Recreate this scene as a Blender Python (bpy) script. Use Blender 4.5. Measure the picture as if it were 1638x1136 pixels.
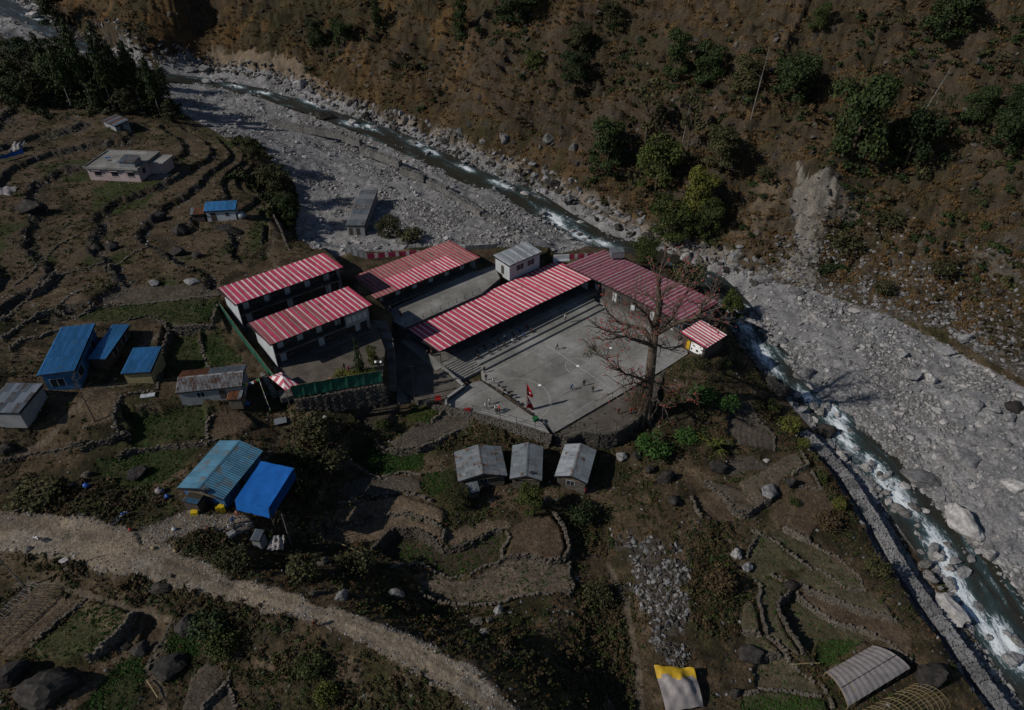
import bpy, bmesh, math, random
import numpy as np
from mathutils import Vector, Matrix, Euler

for o in list(bpy.data.objects):
    bpy.data.objects.remove(o)
random.seed(7)
RNG = np.random.default_rng(11)
S = bpy.context.scene
COL = S.collection

# ------------------------------------------------------------------ camera, sky, sun, exposure
HC = 83.0
PITCH = math.radians(37.5)
FPX = 1092.0
cam_d = bpy.data.cameras.new('camera')
cam = bpy.data.objects.new('camera', cam_d)
COL.objects.link(cam)
cam.location = (0, 0, HC)
cam.rotation_euler = (math.radians(90) - PITCH, 0, 0)
cam_d.sensor_width = 36.0
cam_d.lens = 36.0 * FPX / 1638.0
cam_d.clip_start = 0.5
cam_d.clip_end = 3000
S.camera = cam

SUN_EL = math.radians(36)
SUN_TO = Vector((-0.942, -0.336, 0)).normalized()          # horizontal direction towards the sun
world = bpy.data.worlds.new('World')
S.world = world
world.use_nodes = True
wn = world.node_tree
wn.nodes.clear()
sky = wn.nodes.new('ShaderNodeTexSky')
sky.sky_type = 'NISHITA'
sky.sun_disc = False
sky.sun_elevation = SUN_EL
sky.sun_rotation = math.atan2(SUN_TO.x, SUN_TO.y)
sky.altitude = 1500
bg = wn.nodes.new('ShaderNodeBackground')
bg.inputs['Strength'].default_value = 0.082
wo = wn.nodes.new('ShaderNodeOutputWorld')
wn.links.new(sky.outputs[0], bg.inputs['Color'])
wn.links.new(bg.outputs[0], wo.inputs['Surface'])

sun_d = bpy.data.lights.new('sun', 'SUN')
sun_d.energy = 5.0
sun_d.angle = math.radians(0.5)
sun_d.color = (1.0, 0.93, 0.84)
sun = bpy.data.objects.new('sun', sun_d)
COL.objects.link(sun)
sd = Vector((SUN_TO.x * math.cos(SUN_EL), SUN_TO.y * math.cos(SUN_EL), math.sin(SUN_EL)))
sun.rotation_euler = sd.to_track_quat('Z', 'Y').to_euler()
sun.location = sd * 300

S.view_settings.view_transform = 'Standard'
S.view_settings.look = 'None'
S.view_settings.exposure = -0.5
S.view_settings.gamma = 1.0
S.view_settings.use_curve_mapping = False
S.render.engine = 'CYCLES'
S.cycles.max_bounces = 4
S.cycles.diffuse_bounces = 2

# ------------------------------------------------------------------ small helpers
CT, ST = math.cos(PITCH), math.sin(PITCH)


def ray(px, py):
    x = (px - 819) / FPX
    y = (568 - py) / FPX
    return np.array([x, CT + y * ST, -ST + y * CT])


def P(px, py, z):
    d = ray(px, py)
    t = (z - HC) / d[2]
    return Vector((d[0] * t, d[1] * t, z))


def PY(px, py, y):
    d = ray(px, py)
    t = y / d[1]
    return Vector((d[0] * t, y, HC + d[2] * t))


def sm(a, b, x):
    t = np.clip((x - a) / (b - a), 0, 1)
    return t * t * (3 - 2 * t)


_T = RNG.random((512, 512))


def vn(x, y):
    xi = np.floor(x).astype(int)
    yi = np.floor(y).astype(int)
    fx = x - xi
    fy = y - yi
    fx = fx * fx * (3 - 2 * fx)
    fy = fy * fy * (3 - 2 * fy)
    a = _T[xi & 511, yi & 511]
    b = _T[(xi + 1) & 511, yi & 511]
    c = _T[xi & 511, (yi + 1) & 511]
    d = _T[(xi + 1) & 511, (yi + 1) & 511]
    return (a * (1 - fx) + b * fx) * (1 - fy) + (c * (1 - fx) + d * fx) * fy


def fbm(x, y, o=4, g=0.5):
    s = 0
    a = 1.0
    n = 0
    for i in range(o):
        s = s + a * vn(x * 2.03 ** i + 17.3 * i, y * 2.03 ** i + 9.1 * i)
        n += a
        a *= g
    return s / n


def inpoly(x, y, poly):
    r = np.zeros(x.shape, bool)
    px = np.array([p[0] for p in poly])
    py = np.array([p[1] for p in poly])
    m = (x >= px.min()) & (x <= px.max()) & (y >= py.min()) & (y <= py.max())
    if not m.any():
        return r
    xx = x[m]
    yy = y[m]
    ins = np.zeros(xx.shape, bool)
    n = len(px)
    j = n - 1
    for i in range(n):
        if py[i] != py[j]:
            c = ((py[i] > yy) != (py[j] > yy)) & (xx < (px[j] - px[i]) * (yy - py[i]) / (py[j] - py[i]) + px[i])
            ins ^= c
        j = i
    r[m] = ins
    return r


def polyline_dist(x, y, pts):
    """distance, fractional index along and side (cross product sign) to a polyline"""
    best = np.full(x.shape, 1e9)
    idx = np.zeros(x.shape)
    side = np.zeros(x.shape)
    for i in range(len(pts) - 1):
        ax, ay = pts[i][0], pts[i][1]
        bx, by = pts[i + 1][0], pts[i + 1][1]
        dx, dy = bx - ax, by - ay
        L = dx * dx + dy * dy
        t = np.clip(((x - ax) * dx + (y - ay) * dy) / L, 0, 1)
        d = np.hypot(x - ax - t * dx, y - ay - t * dy)
        m = d < best
        best[m] = d[m]
        idx[m] = (i + t)[m]
        side[m] = (dx * (y - ay) - dy * (x - ax))[m]
    return best, idx, np.sign(side)


# ------------------------------------------------------------------ materials
MATS = {}


class NB:
    def __init__(self, name):
        self.m = bpy.data.materials.new(name)
        self.m.use_nodes = True
        self.t = self.m.node_tree
        self.b = self.t.nodes['Principled BSDF']
        self.b.inputs['Roughness'].default_value = 0.85
        if 'Specular IOR Level' in self.b.inputs:
            self.b.inputs['Specular IOR Level'].default_value = 0.2

    def n(self, typ, **kw):
        nd = self.t.nodes.new(typ)
        for k, v in kw.items():
            setattr(nd, k, v)
        return nd

    def l(self, a, b):
        self.t.links.new(a, b)

    def coord(self, kind='Object'):
        return self.n('ShaderNodeTexCoord').outputs[kind]

    def noise(self, scale, detail=4, rough=0.55, vec=None, dist=0.0):
        nd = self.n('ShaderNodeTexNoise')
        nd.inputs['Scale'].default_value = scale
        nd.inputs['Detail'].default_value = detail
        nd.inputs['Roughness'].default_value = rough
        nd.inputs['Distortion'].default_value = dist
        if vec is not None:
            self.l(vec, nd.inputs['Vector'])
        return nd.outputs['Fac']

    def ramp(self, fac, stops):
        r = self.n('ShaderNodeValToRGB')
        e = r.color_ramp.elements
        e[0].position, e[0].color = stops[0][0], (*stops[0][1], 1)
        e[1].position, e[1].color = stops[-1][0], (*stops[-1][1], 1)
        for p, c in stops[1:-1]:
            k = e.new(p)
            k.color = (*c, 1)
        self.l(fac, r.inputs['Fac'])
        return r.outputs['Color']

    def mix(self, a, b, fac, mode='MIX'):
        m = self.n('ShaderNodeMix', data_type='RGBA', blend_type=mode)
        for sock, v in ((m.inputs[0], fac), (m.inputs[6], a), (m.inputs[7], b)):
            if isinstance(v, (int, float)):
                sock.default_value = v
            elif isinstance(v, tuple):
                sock.default_value = (*v, 1) if len(v) == 3 else v
            else:
                self.l(v, sock)
        return m.outputs[2]

    def math(self, op, a, b=0.0):
        m = self.n('ShaderNodeMath', operation=op)
        for s, v in ((m.inputs[0], a), (m.inputs[1], b)):
            if isinstance(v, (int, float)):
                s.default_value = v
            else:
                self.l(v, s)
        return m.outputs[0]

    def color(self, c):
        if isinstance(c, tuple):
            self.b.inputs['Base Color'].default_value = (*c, 1)
        else:
            self.l(c, self.b.inputs['Base Color'])

    def bump(self, h, strength=0.4, dist=0.1):
        b = self.n('ShaderNodeBump')
        b.inputs['Strength'].default_value = strength
        b.inputs['Distance'].default_value = dist
        self.l(h, b.inputs['Height'])
        self.l(b.outputs[0], self.b.inputs['Normal'])

    def rough(self, v):
        if isinstance(v, (int, float)):
            self.b.inputs['Roughness'].default_value = v
        else:
            self.l(v, self.b.inputs['Roughness'])


def mul(c, k):
    return tuple(min(1, x * k) for x in c)


def mat_plain(name, c, rough=0.8, var=0.35, scale=1.3, bump=0.0, metal=0.0, rnd=0.0):
    """A colour with worn, dirty variation."""
    if name in MATS:
        return MATS[name]
    b = NB(name)
    f = b.noise(scale, 5, 0.62, b.coord())
    colr = b.ramp(f, [(0.3, mul(c, 1 - var)), (0.55, c), (0.75, mul(c, 1 + var * 0.5))])
    if rnd:
        oi = b.n('ShaderNodeObjectInfo')
        k = b.math('ADD', b.math('MULTIPLY', oi.outputs['Random'], 2 * rnd), 1 - rnd)
        colr = b.mix((0, 0, 0), colr, k)
    b.color(colr)
    b.rough(rough)
    b.b.inputs['Metallic'].default_value = metal
    if bump:
        b.bump(b.noise(scale * 8, 3, 0.6, b.coord()), bump, 0.05)
    MATS[name] = b.m
    return b.m


def mat_rust_sheet(name, c, rust=0.35, rc=(0.12, 0.045, 0.02), rough=0.5, metal=0.2, rscale=0.5):
    """Painted or galvanised corrugated sheet with streaks of dirt and rust."""
    if name in MATS:
        return MATS[name]
    b = NB(name)
    co = b.coord()
    oi = b.n('ShaderNodeObjectInfo')
    add = b.n('ShaderNodeVectorMath', operation='ADD')
    cm = b.n('ShaderNodeCombineXYZ')
    k = b.math('MULTIPLY', oi.outputs['Random'], 60.0)
    for i in range(3):
        b.l(k, cm.inputs[i])
    b.l(co, add.inputs[0])
    b.l(cm.outputs[0], add.inputs[1])
    mp = b.n('ShaderNodeMapping')
    mp.inputs['Scale'].default_value = (2.2, 0.5, 1)
    b.l(add.outputs[0], mp.inputs[0])
    f1 = b.noise(0.9, 6, 0.65, mp.outputs[0])
    f2 = b.noise(rscale, 6, 0.7, add.outputs[0])
    dirt = b.ramp(f1, [(0.3, mul(c, 0.68)), (0.5, mul(c, 0.95)), (0.72, mul(c, 1.1))])
    sh = b.math('ADD', b.math('MULTIPLY', oi.outputs['Random'], 0.34), 0.74)
    dirt = b.mix((0, 0, 0), dirt, sh)
    rf = b.ramp(f2, [(0.62 - rust * 0.35, (0, 0, 0)), (0.70 - rust * 0.2, (1, 1, 1))])
    b.color(b.mix(dirt, rc, rf))
    b.rough(rough)
    b.b.inputs['Metallic'].default_value = metal
    b.b.inputs['Specular IOR Level'].default_value = 0.35
    MATS[name] = b.m
    return b.m


def mat_terrain():
    b = NB('earth')
    at = b.n('ShaderNodeAttribute', attribute_name='tint')
    gr = b.n('ShaderNodeAttribute', attribute_name='grain')       # 0 soil and grass, 1 gravel, 0.5 rock
    co = b.coord()
    n1 = b.noise(0.35, 6, 0.65, co)
    n2 = b.noise(2.6, 5, 0.7, co)
    v = b.ramp(n1, [(0.28, (0.62, 0.62, 0.62)), (0.5, (1, 1, 1)), (0.72, (1.35, 1.3, 1.22))])
    v2 = b.ramp(n2, [(0.28, (0.5, 0.5, 0.5)), (0.5, (1, 1, 1)), (0.75, (1.7, 1.66, 1.6))])
    c = b.mix(at.outputs['Color'], v, 1.0, 'MULTIPLY')
    c = b.mix(c, v2, 1.0, 'MULTIPLY')
    vo = b.n('ShaderNodeTexVoronoi')
    vo.inputs['Scale'].default_value = 1.9
    b.l(co, vo.inputs['Vector'])
    bw = b.n('ShaderNodeRGBToBW')
    b.l(vo.outputs['Color'], bw.inputs[0])
    st = b.ramp(bw.outputs[0], [(0.1, (0.62, 0.62, 0.63)), (0.55, (1.0, 1.0, 1.0)), (0.95, (1.75, 1.75, 1.8))])
    edge = b.ramp(vo.outputs['Distance'], [(0.2, (1, 1, 1)), (0.62, (0.55, 0.55, 0.55))])
    st = b.mix(st, edge, 1.0, 'MULTIPLY')
    gcol = b.mix(c, st, 1.0, 'MULTIPLY')
    b.color(b.mix(c, gcol, gr.outputs['Fac']))
    b.rough(0.95)
    b.b.inputs['Specular IOR Level'].default_value = 0.1
    h = b.math('ADD', b.noise(1.4, 6, 0.7, co), b.math('MULTIPLY', b.noise(7, 3, 0.6, co), 0.35))
    b.bump(h, 0.9, 0.35)
    return b.m


def mat_rock(name, c, warm=0.0):
    b = NB(name)
    oi = b.n('ShaderNodeObjectInfo')
    co = b.coord()
    add = b.n('ShaderNodeVectorMath', operation='ADD')
    cm = b.n('ShaderNodeCombineXYZ')
    k = b.math('MULTIPLY', oi.outputs['Random'], 40.0)
    for i in range(3):
        b.l(k, cm.inputs[i])
    b.l(co, add.inputs[0])
    b.l(cm.outputs[0], add.inputs[1])
    mp = b.n('ShaderNodeMapping')
    mp.inputs['Scale'].default_value = (1, 1, 2.6)
    b.l(add.outputs[0], mp.inputs[0])
    f = b.noise(0.8, 6, 0.68, mp.outputs[0], 0.6)
    f2 = b.noise(5.0, 4, 0.7, add.outputs[0])
    colr = b.ramp(f, [(0.3, mul(c, 0.5)), (0.48, c), (0.6, mul(c, 1.25)), (0.72, mul(c, 1.7))])
    colr = b.mix(colr, b.ramp(f2, [(0.3, (0.6, 0.58, 0.55)), (0.7, (1.3, 1.3, 1.3))]), 1.0, 'MULTIPLY')
    sh = b.math('ADD', b.math('MULTIPLY', oi.outputs['Random'], 0.7), 0.6)
    colr = b.mix((0, 0, 0), colr, b.math('MINIMUM', sh, 1.0))
    b.color(colr)
    b.bump(b.math('ADD', f, b.math('MULTIPLY', f2, 0.3)), 0.8, 0.25)
    return b.m


def mat_leaf(name, stops, rough=0.7):
    """Foliage: a colour drawn per leaf clump and per plant."""
    b = NB(name)
    oi = b.n('ShaderNodeObjectInfo')
    geo = b.n('ShaderNodeNewGeometry')
    r = b.math('ADD', b.math('MULTIPLY', geo.outputs['Random Per Island'], 0.65), b.math('MULTIPLY', oi.outputs['Random'], 0.35))
    n = len(stops)
    b.color(b.ramp(r, [(0.12 + 0.76 * i / (n - 1), s) for i, s in enumerate(stops)]))
    b.rough(rough)
    b.b.inputs['Specular IOR Level'].default_value = 0.15
    return b.m


def mat_concrete(name, c, stain=0.4, scale=0.25):
    b = NB(name)
    co = b.coord()
    f = b.noise(scale, 6, 0.62, co, 0.2)
    f2 = b.noise(scale * 9, 5, 0.7, co)
    f3 = b.noise(scale * 0.6, 4, 0.6, co, 0.4)
    colr = b.ramp(f, [(0.28, mul(c, 1 - stain)), (0.5, c), (0.72, mul(c, 1 + stain * 0.45))])
    colr = b.mix(colr, b.ramp(f2, [(0.3, (0.8, 0.8, 0.8)), (0.7, (1.12, 1.12, 1.12))]), 1.0, 'MULTIPLY')
    colr = b.mix(colr, b.ramp(f3, [(0.42, (0.78, 0.77, 0.75)), (0.58, (1.06, 1.06, 1.06))]), 1.0, 'MULTIPLY')
    b.color(colr)
    b.rough(0.9)
    b.bump(f2, 0.25, 0.03)
    return b.m


def mat_water():
    b = NB('river_water')
    at = b.n('ShaderNodeAttribute', attribute_name='foam')
    fl = b.n('ShaderNodeAttribute', attribute_name='flow')
    mp = b.n('ShaderNodeMapping')
    mp.inputs['Scale'].default_value = (0.42, 1.25, 1)
    b.l(fl.outputs['Vector'], mp.inputs[0])
    n = b.noise(1.0, 7, 0.74, mp.outputs[0], 1.4)
    n2 = b.noise(3.2, 5, 0.75, mp.outputs[0], 0.8)
    nn = b.math('ADD', b.math('MULTIPLY', n, 0.6), b.math('MULTIPLY', n2, 0.4))
    k = b.math('ADD', b.math('MULTIPLY', b.math('SUBTRACT', nn, 0.52), 4.2), b.math('MULTIPLY', at.outputs['Fac'], 1.2))
    ff = b.ramp(k, [(0.45, (0, 0, 0)), (0.95, (1, 1, 1))])
    deep = b.ramp(n, [(0.3, (0.012, 0.011, 0.008)), (0.7, (0.034, 0.034, 0.026))])
    teal = b.mix(deep, (0.05, 0.12, 0.145), b.math('MULTIPLY', at.outputs['Fac'], 0.8))
    b.color(b.mix(teal, (0.62, 0.68, 0.72), ff))
    b.rough(0.3)
    b.b.inputs['Specular IOR Level'].default_value = 0.16
    b.bump(nn, 0.8, 0.25)
    return b.m


M_EARTH = mat_terrain()
M_WATER = mat_water()
M_ROCK = mat_rock('grey_rock', (0.19, 0.192, 0.2))
M_ROCKD = mat_rock('dark_rock', (0.034, 0.031, 0.029))
M_ROCKP = mat_rock('pale_rock', (0.29, 0.285, 0.285))
M_STONE = mat_rock('wall_stone', (0.08, 0.073, 0.064))
M_DRYWALL = mat_rock('dry_wall_stone', (0.108, 0.095, 0.079))
M_GABION = mat_rock('gabion_stone', (0.15, 0.148, 0.145))
M_CONC = mat_concrete('court_concrete', (0.21, 0.21, 0.202), 0.4, 0.16)
M_CONCD = mat_concrete('paving_concrete', (0.12, 0.115, 0.11), 0.35, 0.5)
M_CONCY = mat_concrete('courtyard_screed', (0.09, 0.08, 0.068), 0.3, 0.5)
M_WHITE = mat_plain('white_paint', (0.72, 0.72, 0.73), 0.6, 0.15)
M_LINE = mat_plain('court_paint', (0.36, 0.36, 0.35), 0.8, 0.5, 3.0)
M_BLACK = mat_plain('dark_steel', (0.02, 0.02, 0.022), 0.5)
M_WOOD = mat_plain('weathered_wood', (0.10, 0.085, 0.065), 0.9, 0.4, 3)
M_RED = mat_rust_sheet('red_roof_paint', (0.42, 0.055, 0.105), 0.05, rough=0.42, metal=0.0)
M_REDE = mat_rust_sheet('pale_red_roof_paint', (0.40, 0.12, 0.165), 0.06, rough=0.5, metal=0.0)  # paler red than the other striped roofs, used on the river block
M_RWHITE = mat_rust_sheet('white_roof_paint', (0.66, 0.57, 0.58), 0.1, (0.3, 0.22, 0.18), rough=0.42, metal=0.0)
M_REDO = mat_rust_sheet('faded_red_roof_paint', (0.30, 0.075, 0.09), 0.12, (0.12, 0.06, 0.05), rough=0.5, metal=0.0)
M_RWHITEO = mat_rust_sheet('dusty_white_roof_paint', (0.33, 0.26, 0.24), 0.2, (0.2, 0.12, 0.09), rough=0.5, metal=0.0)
M_TIN = mat_rust_sheet('grey_tin', (0.22, 0.25, 0.275), 0.14, (0.09, 0.055, 0.035), rough=0.45, metal=0.35)
M_TINC = mat_rust_sheet('clean_tin', (0.24, 0.27, 0.30), 0.04, rough=0.45, metal=0.3)
M_TINB = mat_rust_sheet('bright_tin', (0.42, 0.45, 0.48), 0.05, rough=0.35, metal=0.5)
M_TINR = mat_rust_sheet('rusty_tin', (0.21, 0.22, 0.23), 0.42, (0.085, 0.045, 0.03), rough=0.7, metal=0.1, rscale=0.9)
M_RUST = mat_rust_sheet('rust_sheet', (0.13, 0.055, 0.03), 0.5, (0.2, 0.09, 0.04), rough=0.85, metal=0.0)
M_BLUE = mat_rust_sheet('blue_roof_paint', (0.045, 0.19, 0.40), 0.03, (0.1, 0.12, 0.13), rough=0.4, metal=0.0)
M_BLUEF = mat_rust_sheet('faded_blue_roof_paint', (0.07, 0.19, 0.29), 0.25, (0.10, 0.10, 0.09), rough=0.5, metal=0.1, rscale=0.25)
M_TARPB = mat_plain('blue_tarpaulin', (0.012, 0.10, 0.36), 0.4, 0.2, 0.8, 0.3)
M_WALLB = mat_plain('blue_wall_paint', (0.03, 0.10, 0.22), 0.7, 0.35, 0.9)
M_PANEL = mat_plain('pale_panel', (0.36, 0.39, 0.405), 0.6, 0.18, 0.6)
M_PANELD = mat_plain('grey_panel', (0.20, 0.21, 0.22), 0.7, 0.25, 0.8)
M_PINK = mat_plain('pink_plaster', (0.38, 0.30, 0.30), 0.85, 0.3, 0.5)
M_GREENNET = mat_plain('green_netting', (0.012, 0.075, 0.052), 0.7, 0.35, 1.2)
M_GLASS = mat_plain('dark_glass', (0.02, 0.025, 0.03), 0.15, 0.2)
M_PLASTIC = mat_plain('grey_plastic_sheet', (0.20, 0.185, 0.185), 0.45, 0.3, 1.2, 0.5)
M_BAMBOO = mat_plain('bamboo', (0.24, 0.19, 0.10), 0.6, 0.3, 2)
M_YELLOW = mat_plain('yellow_tarpaulin', (0.42, 0.27, 0.02), 0.5, 0.35, 1.5, 0.4)
M_BARK = mat_plain('bark', (0.085, 0.066, 0.05), 0.95, 0.45, 1.5, 0.5)
M_BARKP = mat_plain('pale_bark', (0.16, 0.15, 0.14), 0.9, 0.3, 2)
M_PETAL = mat_plain('red_blossom', (0.26, 0.026, 0.02), 0.6, 0.4, 2)
M_REDP = mat_plain('red_plastic', (0.2, 0.014, 0.014), 0.4, 0.2)
M_YELP = mat_plain('yellow_plastic', (0.5, 0.36, 0.02), 0.4, 0.2)
M_BLUP = mat_plain('blue_plastic', (0.03, 0.09, 0.32), 0.4, 0.2)
M_RUBBER = mat_plain('tyre_rubber', (0.015, 0.015, 0.015), 0.8)
M_CHROME = mat_plain('bare_metal', (0.4, 0.4, 0.4), 0.3, 0.2, 3, 0, 0.8)
M_LEAFD = mat_leaf('dark_leaves', [(0.008, 0.014, 0.006), (0.02, 0.034, 0.011), (0.04, 0.055, 0.016)])
M_LEAFG = mat_leaf('green_leaves', [(0.014, 0.022, 0.007), (0.034, 0.048, 0.012), (0.062, 0.074, 0.018)])
M_LEAFY = mat_leaf('yellow_green_leaves', [(0.03, 0.04, 0.009), (0.066, 0.076, 0.016), (0.11, 0.11, 0.022)])
M_LEAFO = mat_leaf('olive_leaves', [(0.02, 0.022, 0.01), (0.04, 0.042, 0.018), (0.065, 0.06, 0.024)])
M_CROP = mat_leaf('crop_leaves', [(0.016, 0.042, 0.009), (0.034, 0.078, 0.016), (0.06, 0.115, 0.026)])
M_DRY = mat_leaf('dry_grass_blades', [(0.06, 0.036, 0.016), (0.12, 0.072, 0.03), (0.19, 0.125, 0.058)])
M_BRUSH = mat_leaf('brown_brush', [(0.026, 0.019, 0.011), (0.05, 0.036, 0.019), (0.085, 0.058, 0.029)])
M_TWIG = mat_leaf('bare_twigs', [(0.05, 0.04, 0.033), (0.085, 0.066, 0.054), (0.12, 0.095, 0.078)])
M_BRICK = mat_plain('yellow_stone_block', (0.24, 0.20, 0.11), 0.9, 0.35, 2.0)


# ------------------------------------------------------------------ object helpers
def tag(o, label=None, cat=None, group=None, kind=None):
    if label:
        o['label'] = label
    if cat:
        o['category'] = cat
    if group:
        o['group'] = group
    if kind:
        o['kind'] = kind
    return o


def thing(name, label, cat, loc, group=None):
    o = bpy.data.objects.new(name, None)
    o.empty_display_size = 0.3
    COL.objects.link(o)
    o.location = loc
    return tag(o, label, cat, group)


def rootloc(p):
    v = Vector((0, 0, 0))
    while p is not None:
        v = v + p.location
        p = p.parent
    return v


class MB:
    """Collects geometry in world coordinates and links it as ONE mesh object."""

    def __init__(self):
        self.v = []
        self.f = []
        self.m = []

    def add(self, vs, fs, mi=0):
        b = len(self.v)
        self.v.extend([tuple(p) for p in vs])
        self.f.extend([tuple(i + b for i in f) for f in fs])
        self.m.extend([mi] * len(fs))
        return self

    def hexa(self, p, mi=0):
        """8 points: bottom 0-3 then top 4-7"""
        return self.add(p, [(3, 2, 1, 0), (4, 5, 6, 7), (0, 1, 5, 4), (1, 2, 6, 5), (2, 3, 7, 6), (3, 0, 4, 7)], mi)

    def box(self, c, d, rz=0.0, mi=0):
        x, y, z = d[0] / 2, d[1] / 2, d[2] / 2
        R = Matrix.Rotation(rz, 3, 'Z')
        c = Vector(c)
        return self.hexa([c + R @ Vector(q) for q in ((-x, -y, -z), (x, -y, -z), (x, y, -z), (-x, y, -z), (-x, -y, z), (x, -y, z), (x, y, z), (-x, y, z))], mi)

    def fbox(self, F, u0, u1, v0, v1, z0, z1, mi=0):
        """box in a frame F = (origin, u, v)"""
        O, u, v = F
        pts = [Vector((O.x, O.y, 0)) + u * a + v * b for a, b in ((u0, v0), (u1, v0), (u1, v1), (u0, v1))]
        return self.hexa([(p.x, p.y, z0) for p in pts] + [(p.x, p.y, z1) for p in pts], mi)

    def prism(self, poly, z0, z1, mi=0):
        n = len(poly)
        a = sum(poly[i][0] * poly[(i + 1) % n][1] - poly[(i + 1) % n][0] * poly[i][1] for i in range(n))
        if a < 0:
            poly = poly[::-1]
        vs = [(p[0], p[1], z0) for p in poly] + [(p[0], p[1], z1) for p in poly]
        fs = [tuple(range(n - 1, -1, -1)), tuple(range(n, 2 * n))] + [(i, (i + 1) % n, (i + 1) % n + n, i + n) for i in range(n)]
        return self.add(vs, fs, mi)

    def tube(self, pts, radii, n=6, mi=0, cap=True):
        pts = [Vector(p) for p in pts]
        if isinstance(radii, (int, float)):
            radii = [radii] * len(pts)
        b = len(self.v)
        prev = None
        for i, p in enumerate(pts):
            d = (pts[min(i + 1, len(pts) - 1)] - pts[max(i - 1, 0)])
            if d.length < 1e-6:
                d = Vector((0, 0, 1))
            d.normalize()
            a = d.orthogonal().normalized() if prev is None else (prev - d * prev.dot(d)).normalized()
            prev = a
            c = d.cross(a)
            for k in range(n):
                t = 2 * math.pi * k / n
                self.v.append(tuple(p + (a * math.cos(t) + c * math.sin(t)) * radii[i]))
        for i in range(len(pts) - 1):
            for k in range(n):
                self.f.append((b + i * n + k, b + i * n + (k + 1) % n, b + (i + 1) * n + (k + 1) % n, b + (i + 1) * n + k))
                self.m.append(mi)
        if cap:
            self.f.append(tuple(b + k for k in range(n - 1, -1, -1)))
            e = b + (len(pts) - 1) * n
            self.f.append(tuple(e + k for k in range(n)))
            self.m += [mi, mi]
        return self

    def ring(self, c, ax, R, r, n=14, k=5, mi=0):
        c = Vector(c)
        ax = Vector(ax).normalized()
        a = ax.orthogonal().normalized()
        b2 = ax.cross(a)
        b = len(self.v)
        for i in range(n):
            t = 2 * math.pi * i / n
            d = a * math.cos(t) + b2 * math.sin(t)
            for j in range(k):
                s = 2 * math.pi * j / k
                self.v.append(tuple(c + d * (R + r * math.cos(s)) + ax * r * math.sin(s)))
        for i in range(n):
            for j in range(k):
                i2, j2 = (i + 1) % n, (j + 1) % k
                self.f.append((b + i * k + j, b + i2 * k + j, b + i2 * k + j2, b + i * k + j2))
                self.m.append(mi)
        return self

    def blob(self, c, r, mi=0, jit=0.12, seg=8, rings=5):
        c = Vector(c)
        r = Vector(r) if not isinstance(r, (int, float)) else Vector((r, r, r))
        b = len(self.v)
        self.v.append(tuple(c - Vector((0, 0, r.z))))
        for i in range(1, rings):
            ph = -math.pi / 2 + math.pi * i / rings
            for k in range(seg):
                t = 2 * math.pi * k / seg
                j = 1 + random.uniform(-jit, jit)
                self.v.append((c.x + r.x * j * math.cos(ph) * math.cos(t), c.y + r.y * j * math.cos(ph) * math.sin(t), c.z + r.z * j * math.sin(ph)))
        self.v.append(tuple(c + Vector((0, 0, r.z))))
        e = len(self.v) - 1
        for k in range(seg):
            k2 = (k + 1) % seg
            self.f.append((b, b + 1 + k2, b + 1 + k))
            self.f.append((e, e - seg + k, e - seg + k2))
            self.m += [mi, mi]
        for i in range(rings - 2):
            for k in range(seg):
                k2 = (k + 1) % seg
                q = b + 1 + i * seg
                self.f.append((q + k, q + k2, q + seg + k2, q + seg + k))
                self.m.append(mi)
        return self

    def build(self, name, mats, parent=None, smooth=False, **props):
        if not isinstance(mats, (list, tuple)):
            mats = [mats]
        off = rootloc(parent)
        me = bpy.data.meshes.new(name)
        me.from_pydata([(p[0] - off.x, p[1] - off.y, p[2] - off.z) for p in self.v], [], self.f)
        for m in mats:
            me.materials.append(m)
        if len(mats) > 1:
            me.polygons.foreach_set('material_index', self.m)
        if smooth:
            me.polygons.foreach_set('use_smooth', [True] * len(me.polygons))
        me.update()
        o = bpy.data.objects.new(name, me)
        COL.objects.link(o)
        if parent is not None:
            o.parent = parent
        return tag(o, **props)


def copy_tree(o, parent=None):
    c = o.copy()
    COL.objects.link(c)
    if parent is not None:
        c.parent = parent
    for ch in list(o.children):
        copy_tree(ch, c)
    return c


def single(mb, name, mats, label, cat, loc=None, group=None, smooth=False):
    """a thing that is one mesh with its origin at its base"""
    if loc is None:
        loc = Vector(mb.v[0])
    loc = Vector(loc)
    mb.v = [(p[0] - loc.x, p[1] - loc.y, p[2] - loc.z) for p in mb.v]
    o = mb.build(name, mats, None, smooth)
    o.location = loc
    return tag(o, label, cat, group)


def setmat(o, m, slot=0):
    o.material_slots[slot].link = 'OBJECT'
    o.material_slots[slot].material = m


def mesh_np(name, co, quads, mat, smooth=True):
    """fast mesh from numpy quads"""
    me = bpy.data.meshes.new(name)
    me.vertices.add(len(co))
    me.vertices.foreach_set('co', np.ascontiguousarray(co, dtype=np.float32).ravel())
    k = quads.shape[1]
    me.loops.add(quads.size)
    me.loops.foreach_set('vertex_index', np.ascontiguousarray(quads, dtype=np.int32).ravel())
    me.polygons.add(len(quads))
    me.polygons.foreach_set('loop_start', np.arange(0, quads.size, k, dtype=np.int32))
    me.polygons.foreach_set('use_smooth', np.full(len(quads), smooth))
    me.materials.append(mat)
    me.update(calc_edges=True)
    return me


# ------------------------------------------------------------------ the lie of the land
def ZM(x0, y0, s, pts):
    """crop coordinates to photo coordinates"""
    return [(x0 + a / s, y0 + b / s) for a, b in pts]


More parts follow.
